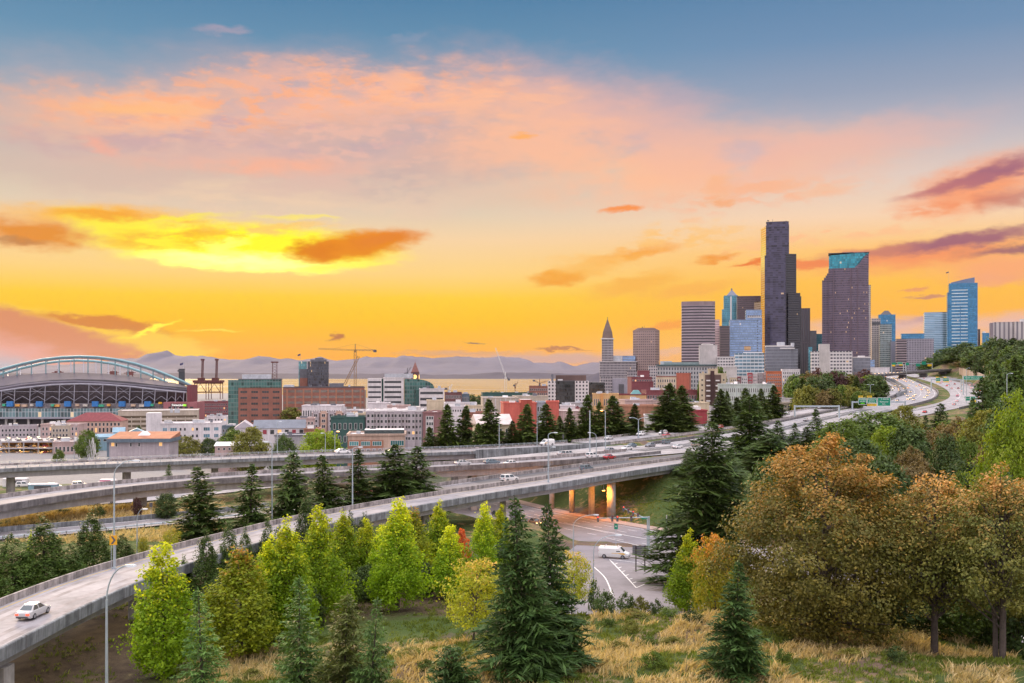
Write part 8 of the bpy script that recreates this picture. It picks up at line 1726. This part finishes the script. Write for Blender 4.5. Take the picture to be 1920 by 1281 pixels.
for sh, co, li, px, py, path, back, off, lb, g in [
 ('sedan', 'silver', 1, 74, 1151, RAMP, False, (.5, 2.5), 'silver sedan on the near ramp at lower left', None),
 ('wagon', 'white', 0, 977, 904, SLIP, False, (-3, 3), 'white station wagon on the slip road in the middle', G1),
 ('sedan', 'slate', 0, 914, 871, MID, False, (-6, 6), 'dark teal-grey sedan on the middle viaduct', G1), ('sedan', 'silver', 0, 983, 861, MAIN, False, (-14, 14), 'silver sedan ahead of the dark teal-grey one', G1), ('wagon', 'silver', 0, 1024, 859, MAIN, False, (-14, 14), 'pale car beside the tall thin lamp post on the middle lanes', G1),
 ('sedan', 'red', 0, 1081, 867, MAIN, False, (-15, 15), 'bright red sedan on the middle freeway lanes', G1), ('sedan', 'white', 0, 963, 873, MID, False, (-6, 6), 'white sedan right behind the viaduct parapet', G1), ('sedan', 'slate', 0, 1171, 839, MAIN, True, (-14, 14), 'dark sedan beside a white car on the middle freeway lanes', G1),
 ('sedan', 'white', 0, 1166, 845, MAIN, True, (-14, 14), 'white car overlapping the dark sedan on the middle lanes', G1), ('sedan', 'grey', 0, 1211, 839, MAIN, True, (-14, 14), 'grey sedan right of the overlapping pair', G1), ('van', 'white', 0, 1023, 836, HIGH, True, (-7, 7), 'white van on the upper freeway above the graffiti wall', G1),
 ('wagon', 'white', 0, 1243, 815, HIGH, True, (-7, 7), 'white car by the black sign post on the upper freeway', G1), ('sedan', 'red', 0, 1268, 819, HIGH, True, (-7, 7), 'red and white sedan right of the black sign post', G1), ('sedan', 'blue', 0, 1304, 807, HIGH, True, (-7, 7), 'blue sedan on the upper freeway before the crimson warehouse', G1), ('wagon', 'red', 0, 1349, 805, HIGH, True, (-7, 7), 'dark red car on the upper freeway left of the tall fir', G1),
 ('sedan', 'white', 0, 636, 851, HIGH, False, (-6.5, 6.5), 'white sedan on the farthest viaduct above the firs', G1), ('sedan', 'white', 1, 1474, 778, HIGH, True, (-7, 7), 'white car under the first sign gantry', G1), ('wagon', 'white', 0, 1607, 779, MAIN, True, (-14, 14), 'white and dark car below the green highway signs', G1),
 ('sedan', 'red', 1, 1738, 774, EAST, False, (-9, 9), 'red sedan on the near curve of the taillight lanes', G1), ('sedan', 'teal', 0, 176, 957, LOW, True, (-6, 6), 'teal sedan on the ground road under the viaducts', G1), ('sedan', 'white', 0, 206, 951, LOW, True, (-6, 6), 'white sedan following the teal one under the viaducts', G1),
 ('wagon', 'red', 0, 588, 921, SLIP, False, (-4, 4), 'red car half hidden by firs on the ground level road', G1), ('sedan', 'white', 0, 1812, 778, FAR, False, (-7, 7), 'pale car at the right end of the near road curve', G1), ('wagon', 'red', 1, 1822, 765, FAR, False, (-7, 7), 'red car at the right end of the near road curve', G1)]:
 pos, yaw = onpath(path, px, py, back, off); o = car(sh, co, li, pos, yaw, lb, g); o.scale = (1.1,) * 3
R5 = random.Random(9)
for i, (px, py, path) in enumerate([(860, 873, MID), (1120, 858, MAIN), (1145, 848, MAIN), (1238, 832, MAIN), (1262, 842, MAIN), (1300, 838, MAIN), (1110, 824, HIGH), (1180, 817, HIGH), (1325, 800, HIGH), (1415, 786, HIGH), (1540, 766, HIGH), (1430, 814, MAIN), (1510, 790, MAIN), (1570, 781, MAIN), (740, 851, HIGH), (1120, 884, SLIP)]):
 pos, yaw = onpath(path, px, py, path is HIGH, (-5, 5) if path in (MID, HIGH) else (-3, 3) if path is SLIP else (-13, 13)); co = ('silver', 'white', 'grey', 'slate', 'white', 'tan')[i % 6]
 car(('sedan', 'wagon')[i % 2], co, 0, pos, yaw, f'{co} {("sedan", "wagon")[i % 2]} ' + ['left of the dark teal-grey sedan', 'right of the tall straight mast', 'between the mast and the overlapping pair', 'right of the grey sedan', 'on the near lanes right of the overlapping pair', 'just left of the tall ragged fir', 'on the upper freeway right of the orange lamp', 'left of the double-armed lamp', 'between the blue and the dark red cars', 'beyond the long-armed lamp on the upper freeway', 'between the two sign gantries', 'right of the fir before the mint flats', 'below the first sign gantry', 'left of the car below the green signs', 'on the farthest viaduct right of the white sedan', 'alone on the slip road before the tall ragged fir'][i], G1)
# street level
def onstreet(px, py): d = solve(py, zdear, 100); return ((px - CX) / F * d, d, zdear(d) + .09)
v = car('van', 'white', 0, onstreet(1152, 1047), radians(-18), 'white work van with yellow side stripe turning at the crossing'); v.scale = (1.08,) * 3
G2 = 'cars waiting at the underpass'
for i, (sh, co, px, py, yw, lb) in enumerate([('wagon', 'white', 937, 992, -66, 'white car at the left of the cars waiting under the ramp'), ('sedan', 'black', 932, 968, -66, 'black sedan under the ramp beam with headlights on'), ('wagon', 'grey', 967, 974, -66, 'grey car with lit headlights left of the ramp pillar'), ('sedan', 'black', 985, 989, -66, 'black sedan with lit headlights behind the spruce tip'), ('sedan', 'tan', 1003, 983, -66, 'tan sedan with lit headlights right of the spruce tip')]):
 car(sh, co, 2, onstreet(px, py), radians(yw), lb, G2)
G3 = 'cars on the roof of the parking deck'; t, W, Dp, H = DECK; cc = ['white', 'white', 'silver', 'black', 'white', 'tan', 'grey', 'white', 'black', 'silver', 'red', 'white', 'grey', 'black']
dn = ['at the left end', 'second along', 'left of the middle', 'at the middle', 'right of the middle', 'second from the right end', 'at the right end']
for i in range(14):
 a = t.rotation_euler.z; row = i // 7; u = (i % 7 / 6 - .5) * W * .86; vv = 5 + row * 14
 car('wagon' if i % 3 else 'sedan', cc[i], 0, (t.location.x + u * cos(a) - vv * sin(a), t.location.y + u * sin(a) + vv * cos(a), t.location.z + H + .03), a + pi / 2 * (1 if i % 2 else -1), f'{cc[i]} car {dn[i % 7]} of the {"front" if row == 0 else "rear"} row on the parking deck roof', G3)
for i in range(10):
 a = t.rotation_euler.z; fl = i // 5; u = ((i % 5 + .5) / 5 - .5) * W * .9; vv = 4.5
 car('wagon' if i % 2 else 'sedan', ('black', 'grey', 'silver', 'red', 'white')[(i * 2) % 5], 0, (t.location.x + u * cos(a) - vv * sin(a), t.location.y + u * sin(a) + vv * cos(a), t.location.z + fl * H / 2 + .42), a + pi / 2, f'car parked {("at the left end", "left of centre", "at the centre", "right of centre", "at the right end")[i % 5]} of the {"middle" if fl == 0 else "upper"} covered deck', 'cars inside the parking deck')
for px, d, co, lb in [(170, 330, 'silver', 'grey off-road car parked in the yard under the viaducts'), (150, 352, 'white', 'white car parked in the yard behind the grey one'), (45, 348, 'white', 'white car parked in the yard near the left edge'), (100, 345, 'white', 'white car parked beside the blue fence in the yard'), (262, 338, 'white', 'white car at the end of the yard under the upper viaduct')]:
 car('wagon', co, 0, TP(px, d, .05), .4, lb, 'cars parked in the yard')
for i, (px, d) in enumerate([(1722, 135), (1835, 138), (1870, 128), (1905, 122)]):
 x = (px - CX) / F * d; p, r = nearest(FAR, x, d); car('wagon', ('white', 'silver', 'white', 'red')[i], 1, (p.x + r.x * (i % 2 * 3 - 2), p.y, p.z + .1), pi / 2, ['white car glimpsed between maple and bare-stemmed tree', 'silver car glimpsed left of the many-stemmed tree', 'white car glimpsed through the many stems', 'red car glimpsed at the right edge behind the stems'][i], 'cars glimpsed behind the trees')
# far freeway: little cars without separate parts
def tiny(col, mode):
 k = ('tiny', col, mode)
 if k in CARS: return CARS[k]
 mb = MB(); loft(mb, [[(x, -w, zb), (x, -w * .95, zt), (x, w * .95, zt), (x, w, zb)] for x, w, zb, zt in ((-2.3, .8, .3, .85), (-1.6, .9, .25, .98), (1.1, .9, .25, .92), (2.25, .78, .3, .65))]); mb.frustum((-1.7, 1.0, -.8, .8), (-1.1, .3, -.62, .62), .95, 1.42, 1); mb.box(-1.0, .25, -.6, .6, 1.421, 1.46, 0)
 for x in (-1.4, 1.4):
  for s in (-1, 1): mb.tube([(x, s * .7, .32), (x, s * .92, .32)], .32, 8, 2)
 for s in (-1, 1): mb.cbox((2.27, s * .55, .58), (.16, .36, .24), 3); mb.cbox((-2.31, s * .58, .7), (.12, .4, .24), 4)
 me = mb.build('car', [PA[col], car_glass, tyre_m, head_on if mode == 'h' else head_off, tail_on if mode == 't' else tail_off]).data; bpy.data.objects.remove(bpy.data.objects[COL.objects[-1].name] if False else [o for o in COL.objects if o.data == me][0]); CARS[k] = me; return me
RC = random.Random(3)
def stream(path, lo, hi, offs, n, mode, label, group):
 pts = [i for i, (p, r) in enumerate(path) if lo <= p.y <= hi]; used = []
 for k in range(n):
  for _ in range(60):
   i = RC.choice(pts); j = RC.randrange(len(offs)); o = offs[j]; p, r = path[i]
   if all(j != b or (path[a][0] - p).length > 9 for a, b in used): break
  else: continue
  used.append((i, j)); q = path[min(i + 1, len(path) - 1)][0] - path[max(i - 1, 0)][0]; col = RC.choice(['white', 'silver', 'grey', 'black', 'white', 'red', 'tan', 'blue'])
  c = link('car', tiny(col, mode)); f = interp_w(path, p.y); c.location = (p.x + r.x * o * f, p.y + r.y * o * f, p.z + .08); c.rotation_euler = (0, 0, atan2(q.y, q.x) + (pi if mode == 'h' else 0))
  tag(c, f'{col} car ' + label, 'car', group)
def interp_w(path, y): return wMAIN(y) if path is MAIN else wEAST(y) if path is EAST else wHIGH(y) if path is HIGH else 8.0
stream(MAIN, 720, 1000, (-.8, -.5, -.15, .2, .55), 26, 'h', 'with headlights on in the queue on the far left-hand lanes', 'oncoming cars on the far freeway')
stream(MAIN, 1000, 1280, (-.75, -.3, .2, .6), 22, 'h', 'with headlights on near the overpass', 'oncoming cars near the overpass')
stream(HIGH, 880, 1130, (-.5, 0, .5), 13, 'h', 'with headlights on in the collector lanes left of the grey wall', 'cars on the collector lanes')
stream(EAST, 640, 1000, (-.6, -.2, .2, .6), 13, 't', 'driving away on the curving taillight lanes', 'cars driving away')
stream(EAST, 1000, 1300, (-.6, -.2, .2, .6), 9, 't', 'driving away near the overpass piers', 'cars driving away near the overpass')
stream(FAR, 760, 1100, (-.5, 0, .5), 9, 't', 'on the outer lanes below the tan wall', 'cars on the outer lanes')
ov = [P(1635 + i * 7, 703.3 - i * .35, 1145 + i * 9) for i in range(9)]
for i, p in enumerate(ov): c = link('car', tiny(RC.choice(['white', 'silver', 'tan']), 'h')); c.location = (p.x, p.y, p.z + .9); c.rotation_euler = (0, 0, pi + .9); tag(c, 'small pale car with headlights on crossing the overpass', 'car', 'cars on the overpass')
# ------------------------------------------------------------------ lamp posts
lampm = mat('lamp_post_paint', (.40, .46, .50), .45, .08, .6, metal=.3); lamp_head = mat('lamp_housing', (.62, .66, .70), .4, .06, .5)
def lamp(label, px, D, ytop, arm=(18, -6), zb=None, lit=False, r=.13, double=False, ybase=None, bend=True, group='street lamps'):
 """post at photo column px and distance D; arm in metres (out, up) to the right (+) or left (-)"""
 x = (px - CX) / F * D; zb = T(x, D) - .3 if zb is None else zb; h = HC + (HY - ytop) / F * D - zb
 t = thing('street_lamp', label, 'street lamp', (x, D, zb), 0, group)
 o, u = arm; hp = h - max(u, 0)
 mb = MB(); mb.tube([(0, 0, 0), (0, 0, hp)], [r * 1.3, r * .75], 10); mb.box(-r * 1.9, r * 1.9, -r * 1.9, r * 1.9, 0, .5); mb.build('pole', lampm, t)
 for s in ((1, -1) if double else (1,)):
  if o == 0: break
  mb = MB(); n = 7; pts = [(s * o * (1 - cos(i / n * pi / 2)) if bend else s * o * i / n, 0, hp - .05 + (h - hp) * sin(i / n * pi / 2)) for i in range(n + 1)]; mb.tube(pts, r * .55, 7); mb.build('arm', lampm, t)
  mb = MB(); e = pts[-1]; d = 1 if s * o > 0 else -1
  loft(mb, [[(e[0] + d * a, -w, e[2] + z0), (e[0] + d * a, w, e[2] + z0), (e[0] + d * a, w * .7, e[2] + z1), (e[0] + d * a, -w * .7, e[2] + z1)] for a, w, z0, z1 in ((-.15, .07, -.05, .08), (.15, .17, -.12, .12), (.7, .19, -.13, .12), (.95, .08, -.04, .06))]); hd = mb.build('lamp_head', lamp_head, t)
  if lit: mb = MB(); mb.cbox((e[0] + d * .4, 0, e[2] - .17), (.7, .36, .12)); mb.build('lens', glow('sodium_lens', (1, .38, .05), 22), hd)
 return t
def zr(x, d, path): return nearest(path, x, d)[0].z
def RPt(path, px, d, side):
 """deck edge height for lamps that stand on a parapet"""
 return nearest(path, (px - CX) / F * d, d)[0].z
lamp('tall curved lamp post in front of the near ramp at lower left', 200, 100, 1060, (2.0, 3.4), r=.14)
lamp('tall lamp post with long curved arm behind the yellow arrow sign', 214, 151, 863, (2.9, 2.2), zb=32.6, r=.13)
lamp('short lamp post beside the yellow saplings above the ramp', 257, 190, 954, (1.1, 2.2), r=.1)
lamp('lamp post with short curved arm between the first two firs', 510, 216, 828, (-.9, .8), r=.12)
lamp('straight tall lamp post on the ramp parapet among the firs', 661, 217, 838, (1.3, .5), zb=33.2)
lamp('lamp post on the slip road parapet by the white station wagon', 1028, 263.5, 811, (1.5, .7), zb=33.6, r=.14)
lamp('lamp post just right of the one by the white station wagon', 1031, 300, 838, (.8, .8), zb=33.6, r=.1)
lamp('tall straight mast on the middle freeway lanes', 1106, 335, 770, (0, 0), zb=33.9, r=.22)
lamp('curved lamp post right beside the tall straight mast', 1118, 327, 811, (-1.8, 1.4), zb=33.9, r=.13)
lamp('tall pole with lit orange lamp on the freeway median', 1135, 360, 769, (-.9, .4), zb=34.1, lit=True, r=.14)
lamp('lamp post with a small arm before the broad pointed fir', 936, 352, 785, (.6, .3), zb=34.6, r=.12)
lamp('lamp post in front of the right coral red block', 1007, 378, 791, (.7, .5), zb=34.6, r=.1)
lamp('double-armed lamp post on the upper freeway', 1197, 424, 783, (3.0, 1.3), zb=35, double=True, r=.2)
lamp('lamp post beside the left edge of the crimson warehouse', 1291, 478, 757, (1.8, 1.2), zb=35.4, r=.16)
lamp('long-armed lamp post leaning left over the upper freeway', 1360, 520, 770, (-4.6, 2.6), zb=36, r=.18)
lamp('thin straight pole before the pale mint flats', 1381, 545, 727, (0, 0), zb=36, r=.14)
lamp('twin-headed lamp mast left of the sign gantry', 1452, 570, 741, (1.6, .3), zb=37, double=True, r=.2)
lamp('curved lamp post right of the twin-headed mast', 1464, 575, 759, (-2.2, 1.4), zb=37, r=.15)
for px, D, y, lb in [(1537, 760, 720, 'lamp post on the slope below the white civic building'), (1569, 780, 722, 'lamp post on the slope below the big mauve tower'), (1632, 720, 721, 'twin lamp post left of the green highway signs'), (1746, 900, 713, 'lamp post in the middle of the far freeway'), (1781, 880, 716, 'lamp post between taillight lanes and outer lanes'), (1658, 1120, 690, 'lamp post standing over the left half of the overpass'), (1700, 1200, 686, 'lamp post over the middle of the overpass'), (1812, 700, 690, 'lamp post left of the tall fir under the wide green sign'), (1888, 420, 700, 'curved lamp post at the foot of the wooded hill'), (1876, 310, 745, 'pole among the firs at the right')]:
 lamp(lb, px, D, y, (1.6, .8), r=.16, double='twin' in lb)
lamp('street lamp with long arm behind the tips of the spruces', 1075, 196, 965, (4.0, 2.2), r=.11)
lamp('street lamp with long curved arm beside the white van', 1113, 163, 1003, (3.6, 2.6), r=.1)
lamp('slim lamp post at the left of the town behind the orange-roofed building', 139, 620, 797, (1, .5), r=.14); lamp('slim lamp post in front of the bright green round tree', 610, 345, 812, (-.7, .4), zb=34.5, r=.1); lamp('orange-lit slim lamp post right of the bright green round tree', 628, 350, 808, (.7, .4), zb=34.5, r=.1, lit=True); lamp('slim lamp post before the long grey-roofed hall', 520, 350, 790, (.6, .4), zb=34.5, r=.1); lamp('white pole before the brick corner of the flats', 788, 400, 800, (0, 0), r=.12)
# lamps under the ramp that light the pillars
def underlamp(label, x, y, z, w, col=(1.0, .34, .035)):
 t = thing('wall_lamp', label, 'lamp', (x, y, z), 0); mb = MB(); mb.cbox((0, 0, .12), (.9, .4, .16)); mb.tube([(0, 0, .2), (0, 0, 1.5)], .05, 6); mb.build('housing', lamp_head, t); mb = MB(); mb.cbox((0, 0, 0), (.7, .32, .08)); mb.build('lens', glow('sodium_lens', (1, .38, .05), 22), t)
 l = bpy.data.lights.new('sodium_light', 'POINT'); l.energy = w; l.color = col; l.shadow_soft_size = .3; o = bpy.data.objects.new('sodium_light', l); COL.objects.link(o); o.parent = t; o.location = (0, 0, -.3)
underlamp('glowing orange lamp under the ramp beside the nearest round pillar', 25.3, 279.6, 29.6, 4200)
underlamp('glowing orange lamp under the bridges between the back pillars', 14.5, 291, 29.4, 4200)
underlamp('orange lamp under the ramp above the waiting cars', -1.0, 262, 29.6, 2000)
# ------------------------------------------------------------------ signs and signals
def arrow_sign():
 D = 149.5; x = (212.5 - CX) / F * D; z = HC + (HY - 1013) / F * D; t = thing('arrow_sign', 'yellow diamondless road sign with a black right-pointing arrow on the ramp', 'road sign', (x, D, 32.6))
 k = D / F; w, h = 14 * k, 18 * k; zc = z - 32.6; mb = MB(); mb.box(-w / 2, w / 2, -.03, 0, zc - h / 2, zc + h / 2); mb.build('panel', mat('sign_yellow', (.72, .36, .015), .6, .06), t)
 mb = MB(); a, b, c = w * .34, h * .40, w * .30; mb.face([(-a, -.04, zc + b), (-a + c, -.04, zc + b), (a, -.04, zc), (-a + c, -.04, zc - b), (-a, -.04, zc - b), (a - c, -.04, zc)]); mb.build('arrow', trim_d, t)
 for s in (-1, 1): mb = MB(); mb.tube([(s * w * .3, .06, 0), (s * w * .3, .06, zc + h / 2)], .04, 6); mb.build('post', steel, t)
arrow_sign()
sgreen = mat('sign_green', (.005, .22, .13), .5, .06); syel = mat('sign_exit_yellow', (.75, .48, .01), .5, .06); swhite = mat('sign_white_letters', (.78, .78, .76), .5, .03)
def gantry(label, x0, x1, D, ybeam, ybase, panels, leftpost=True, rightpost=True, z0=None):
 k = D / F; X = lambda p: (p - CX) * k; xm = X((x0 + x1) / 2); zb = T(xm, D) if z0 is None else z0; Z = lambda y: HC + (HY - y) * k - zb
 t = thing('sign_gantry', label, 'sign gantry', (xm, D, zb)); rel = lambda p: X(p) - xm
 for p, on in ((x0, leftpost), (x1, rightpost)):
  if on: mb = MB(); mb.box(rel(p) - .4, rel(p) + .4, -.4, .4, -4, Z(ybeam) + .6); mb.build('post', lampm, t)
 mb = MB(); mb.box(rel(x0) - .3, rel(x1) + .3, -.35, .35, Z(ybeam) - .45, Z(ybeam) + .45); mb.build('beam', lampm, t)
 for (a, b, ya, yb, col, texts) in panels:
  mb = MB(); mb.box(rel(a), rel(b), -.75, -.6, Z(yb), Z(ya)); s = mb.build('sign_panel', {'g': sgreen, 'y': syel, 'k': trim_d}[col], t)
  mb = MB(); w_ = .18
  if col == 'g' and b - a > 8:
   for q in ((rel(a), rel(b), Z(ya) - w_, Z(ya)), (rel(a), rel(b), Z(yb), Z(yb) + w_), (rel(a), rel(a) + w_, Z(yb), Z(ya)), (rel(b) - w_, rel(b), Z(yb), Z(ya))): mb.box(q[0], q[1], -.78, -.751, q[2], q[3])
   mb.build('sign_border', swhite, s)
  for (tx, px, py, sz, m) in texts: words(t, tx, sz * k, (rel(px), -.8, Z(py)), m, name='sign_lettering')
 return t
black_t = trim_d
gantry('sign gantry with three green highway signs and yellow tabs over the freeway', 1598, 1697, 640, 754, 785,
       [(1609, 1624, 746, 759, 'g', [('EXPRESS', 1616.5, 748.8, 3.4, swhite), ('LANES', 1616.5, 752.6, 3.4, swhite)]), (1610, 1623, 754.6, 758.4, 'k', [('OPEN', 1616.5, 756.5, 3.0, glow('sign_lit_green', (.2, .9, .05), 1.2))]), (1609, 1617, 742, 745.6, 'y', [('EXIT', 1613, 743.8, 2.6, black_t)]),
  (1625.5, 1643, 746, 757, 'g', [('Dearborn St', 1634, 748.4, 2.9, swhite), ('James St', 1634, 751.6, 2.9, swhite), ('Madison St', 1634, 754.8, 2.9, swhite)]), (1625.5, 1643, 757.2, 761.4, 'y', [('EXIT ONLY', 1634.2, 759.3, 2.9, black_t)]), (1625.5, 1634, 742, 745.6, 'y', [('EXIT', 1629.5, 743.8, 2.6, black_t)]),
  (1644.5, 1669, 745.5, 761.5, 'g', [('5', 1652, 748.6, 3.8, swhite), ('NORTH', 1660, 748.6, 3.2, swhite), ('Vancouver', 1656.7, 753.4, 3.8, swhite), ('B.C.', 1656.7, 757.6, 3.6, swhite)])], z0=38)
gantry('bare grey sign gantry over the upper freeway, seen from behind', 1490, 1573, 560, 762, 790, [], z0=36.5)
gantry('distant gantry with two green signs and yellow strips over the outer lanes', 1746, 1802, 880, 712, 735, [(1754, 1763, 708.5, 715, 'g', [('Airport', 1758.5, 711.5, 2.4, swhite)]), (1754, 1762, 715.2, 717.4, 'y', []), (1754, 1759, 706.6, 708.4, 'y', []), (1767, 1779, 709, 715, 'g', [('Spokane St', 1773, 711.8, 2.3, swhite)]), (1768, 1779, 715.2, 717, 'y', []), (1769, 1774, 706.8, 708.8, 'y', [])])
gantry('wide green sign on the far right above the tan wall', 1806, 1848, 820, 706, 735, [(1806, 1842, 705, 712.5, 'g', [('90 EAST  Bellevue  Spokane', 1824, 708.8, 2.6, swhite)])], rightpost=False)
gantry('green sign with yellow strip beside the firs at the right of the freeway', 1809, 1830, 560, 745, 770, [(1809, 1818, 743, 752, 'g', [('Corson', 1813.5, 747, 2.2, swhite)]), (1818.2, 1828, 743, 750, 'g', [('90', 1823, 746.5, 2.6, swhite)]), (1818.2, 1829, 750.2, 754, 'y', [('ONLY', 1823.5, 752, 2.4, black_t)])], leftpost=False)
gantry('far gantry of green and yellow signs behind the overpass, left group', 1672, 1694, 1380, 684, 700, [(1672, 1680, 680, 684, 'g', []), (1672, 1678, 684.2, 687, 'y', []), (1682, 1692, 679, 683, 'g', []), (1686, 1692, 683.2, 685.5, 'y', [])])
gantry('far gantry of green signs behind the overpass, right group', 1698, 1748, 1400, 682, 700, [(1698, 1704, 680, 685, 'g', []), (1717, 1725, 682, 687, 'g', []), (1728, 1736, 678, 684, 'g', []), (1739, 1747, 683, 687, 'y', [])])
def postsign(label, px, D, y0, y1, w, m, zb=None, txt=None):
 x = (px - CX) / F * D; zb = T(x, D) - .2 if zb is None else zb; k = D / F; Z = lambda y: HC + (HY - y) * k - zb; t = thing('road_sign', label, 'road sign', (x, D, zb))
 mb = MB(); mb.tube([(0, .08, 0), (0, .08, Z(y0))], .05, 6); mb.build('post', steel, t); mb = MB(); mb.box(-w / 2, w / 2, -.03, .02, Z(y1), Z(y0)); mb.build('panel', m, t)
 if txt: words(t, txt, .42, (0, -.05, (Z(y0) + Z(y1)) / 2), swhite, name='sign_lettering')
postsign('small green sign on a post among the far freeway queue', 1741, 800, 744, 750, 2.2, sgreen); postsign('green route sign on a post in the middle of the street', 1155, 206, 982, 992.5, .72, sgreen, txt='90')
postsign('black sign post on the upper freeway', 1242, 428, 806, 814, 1.0, trim_d, zb=35); postsign('slim dark post sign before the conifers at the van', 1056, 400, 815, 822, .7, trim_d, zb=34.5); postsign('dark post with signal box beside the ground road at left', 283, 222, 943, 951, .7, trim_d)
postsign('small white marker post on the grass embankment', 1250, 216, 966, 976, .2, trim_w)
def backsign():
 D = 187.0; k = D / F; x = (1200.5 - CX) * k; zb = zdear(D); t = thing('road_sign', 'large road sign seen from behind on two dark posts', 'road sign', (x, D, zb)); Z = lambda y: HC + (HY - y) * k - zb
 for s in (-1, 1): mb = MB(); mb.box(s * .82 - .1, s * .82 + .1, -.22, -.02, -.2, Z(1023)); mb.build('post', mat('dark_wood', (.06, .045, .05), .9, .2), t)
 mb = MB(); mb.box(-1.45, 1.45, 0, .05, Z(1041), Z(1023)); mb.build('panel', mat('sign_back_metal', (.26, .25, .28), .6, .15, .6, metal=.3), t)
 for i in range(5): mb = MB(); z = lerp(Z(1040), Z(1024), i / 4); mb.box(-1.45, 1.45, -.05, -.001, z - .03, z + .03); mb.build('rib', unit_d, t)
backsign()
def signal_mast(label, px, D, ytop, xe, ye, heads, green=None):
 x = (px - CX) / F * D; zb = T(x, D) - .1; k = D / F; t = thing('traffic_signal', label, 'traffic signal', (x, D, zb)); g = lambda p, y: ((p - px) * k, 0, HC + (HY - y) * k - zb)
 mb = MB(); mb.tube([(0, 0, 0), g(px, ytop)], [.19, .13], 10); mb.box(-.3, .3, -.3, .3, 0, .25); mb.build('pole', lampm, t); e = g(xe, ye); a = g(px, ytop + 2)
 mb = MB(); mb.tube([a, e], [.11, .07], 8); mb.build('mast_arm', lampm, t)
 for i, f in enumerate(heads):
  p = Vector(a).lerp(Vector(e), f); mb = MB(); mb.cbox((p.x, -.15, p.z - .1), (.42, .32, 1.15)); hd = mb.build('signal_head', trim_d, t)
  for q, (c, on) in enumerate(((tail_on, i % 2 == 0), (syel, 0), (sgreen, 0))): mb = MB(); mb.tube([(p.x, -.32, p.z + .27 - q * .37), (p.x, -.36, p.z + .27 - q * .37)], .12, 10); mb.build('lens', c if on else (tail_off, unit_d, unit_d)[q], hd)
 if green: mb = MB(); p = Vector(a).lerp(Vector(e), green); mb.box(p.x - .7, p.x + .7, -.1, -.05, p.z - .25, p.z + .2); mb.build('street_sign', sgreen, t)
signal_mast('traffic signal mast with long level arm behind the big road sign', 1217, 202, 968, 1121, 972, (1.0, .72, .62, .35))
signal_mast('traffic signal mast on the far side of the crossing before the embankment', 1214, 226, 972, 1169, 953, (1.0, .8, .6, .4), green=.12)
# ------------------------------------------------------------------ odds and ends
def sculpture():
 p = TP(172, 615); t = thing('sculpture', 'pale branching steel sculpture beside the pink stone building', 'sculpture', p); R = random.Random(2)
 for i in range(12): mb = MB(); a = R.uniform(-6, 2); mb.tube([(a * .3, R.uniform(-1, 1), 0), (a * .7 + 1, 0, 5), (a + R.uniform(-1, 1), R.uniform(-1, 1), 9 + R.uniform(0, 5))], .16, 5); mb.build('rod', wht_steel, t)
sculpture()
def container(label, px, D, w, h, m, z=0.0):
 t = thing('market_stall', label, 'stall', TP(px, D, -.1), .1); mb = MB(); mb.box(-w / 2, w / 2, -1.2, 1.2, 0, h); mb.build('body', m, t); mb = MB(); mb.frustum((-w / 2 - .1, w / 2 + .1, -1.3, 1.3), (-w / 2 + .2, w / 2 - .2, -.6, .6), h, h + .35); mb.build('roof', trim_w, t)
 mb = MB(); mb.box(-w * .3, w * .3, -1.23, -1.201, h * .45, h * .85); mb.build('hatch', trim_d, t)
container('magenta box truck body in the yard under the upper viaduct', 203, 345, 5, 3.2, mat('magenta_paint', (.55, .01, .16), .5)); container('second magenta box beside the first in the yard', 214, 343, 2.2, 3.0, mat('magenta_paint', (.55, .01, .16), .5)); container('yellow and red stall left of the magenta boxes', 194, 342, 4, 2.6, mat('yellow_paint', (.6, .33, .02), .5)); container('dark teal container right of the magenta boxes', 236, 340, 7, 3.0, roof_teal); container('pale blue container in the yard by the left edge', 82, 335, 9, 2.6, roof_blue); container('white box container in the yard at the left edge', 30, 350, 8, 2.8, trim_w)
def graffiti():
 q = [x for x in HIGH if 352 <= x[0].y <= 396]; qq = offset(q, 8.6); c = qq[len(qq) // 2][0]; base = Vector((c.x, c.y, T(c.x, c.y) - 1)); t = thing('graffiti_wall', 'concrete abutment wall with white graffiti lettering below the white van', 'wall', base)
 mb = MB(); mb.sweep(qq, [(-.3, -6.5), (.3, -6.5), (.3, 1.0), (-.3, 1.0)]); wbuild(mb, 'wall', wall_con, t)
 a, b = qq[len(qq) // 4][0], qq[3 * len(qq) // 4][0]; d = b - a; o = words(t, 'GRAFFITI', 2.4, ((a + b) / 2 - base) + Vector((.4, -.42, -1.0)), trim_w, rz=atan2(d.y, d.x), name='graffiti_lettering')
graffiti()
# ------------------------------------------------------------------ air: one even haze box round everything
mb = MB(); mb.box(-31500, 31500, -600, 31800, -8, 900)
hz = newmat('haze_air'); m, nt, b = hz; nt.nodes.remove(b)
pv = nt.nodes.new('ShaderNodeVolumePrincipled'); pv.inputs['Color'].default_value = (0.94, 0.84, 0.86, 1); pv.inputs['Density'].default_value = 0.42e-5; pv.inputs['Anisotropy'].default_value = 0.2
nt.links.new(pv.outputs[0], nt.nodes['Material Output'].inputs['Volume'])
struct(mb.build('haze', m), 'stuff')
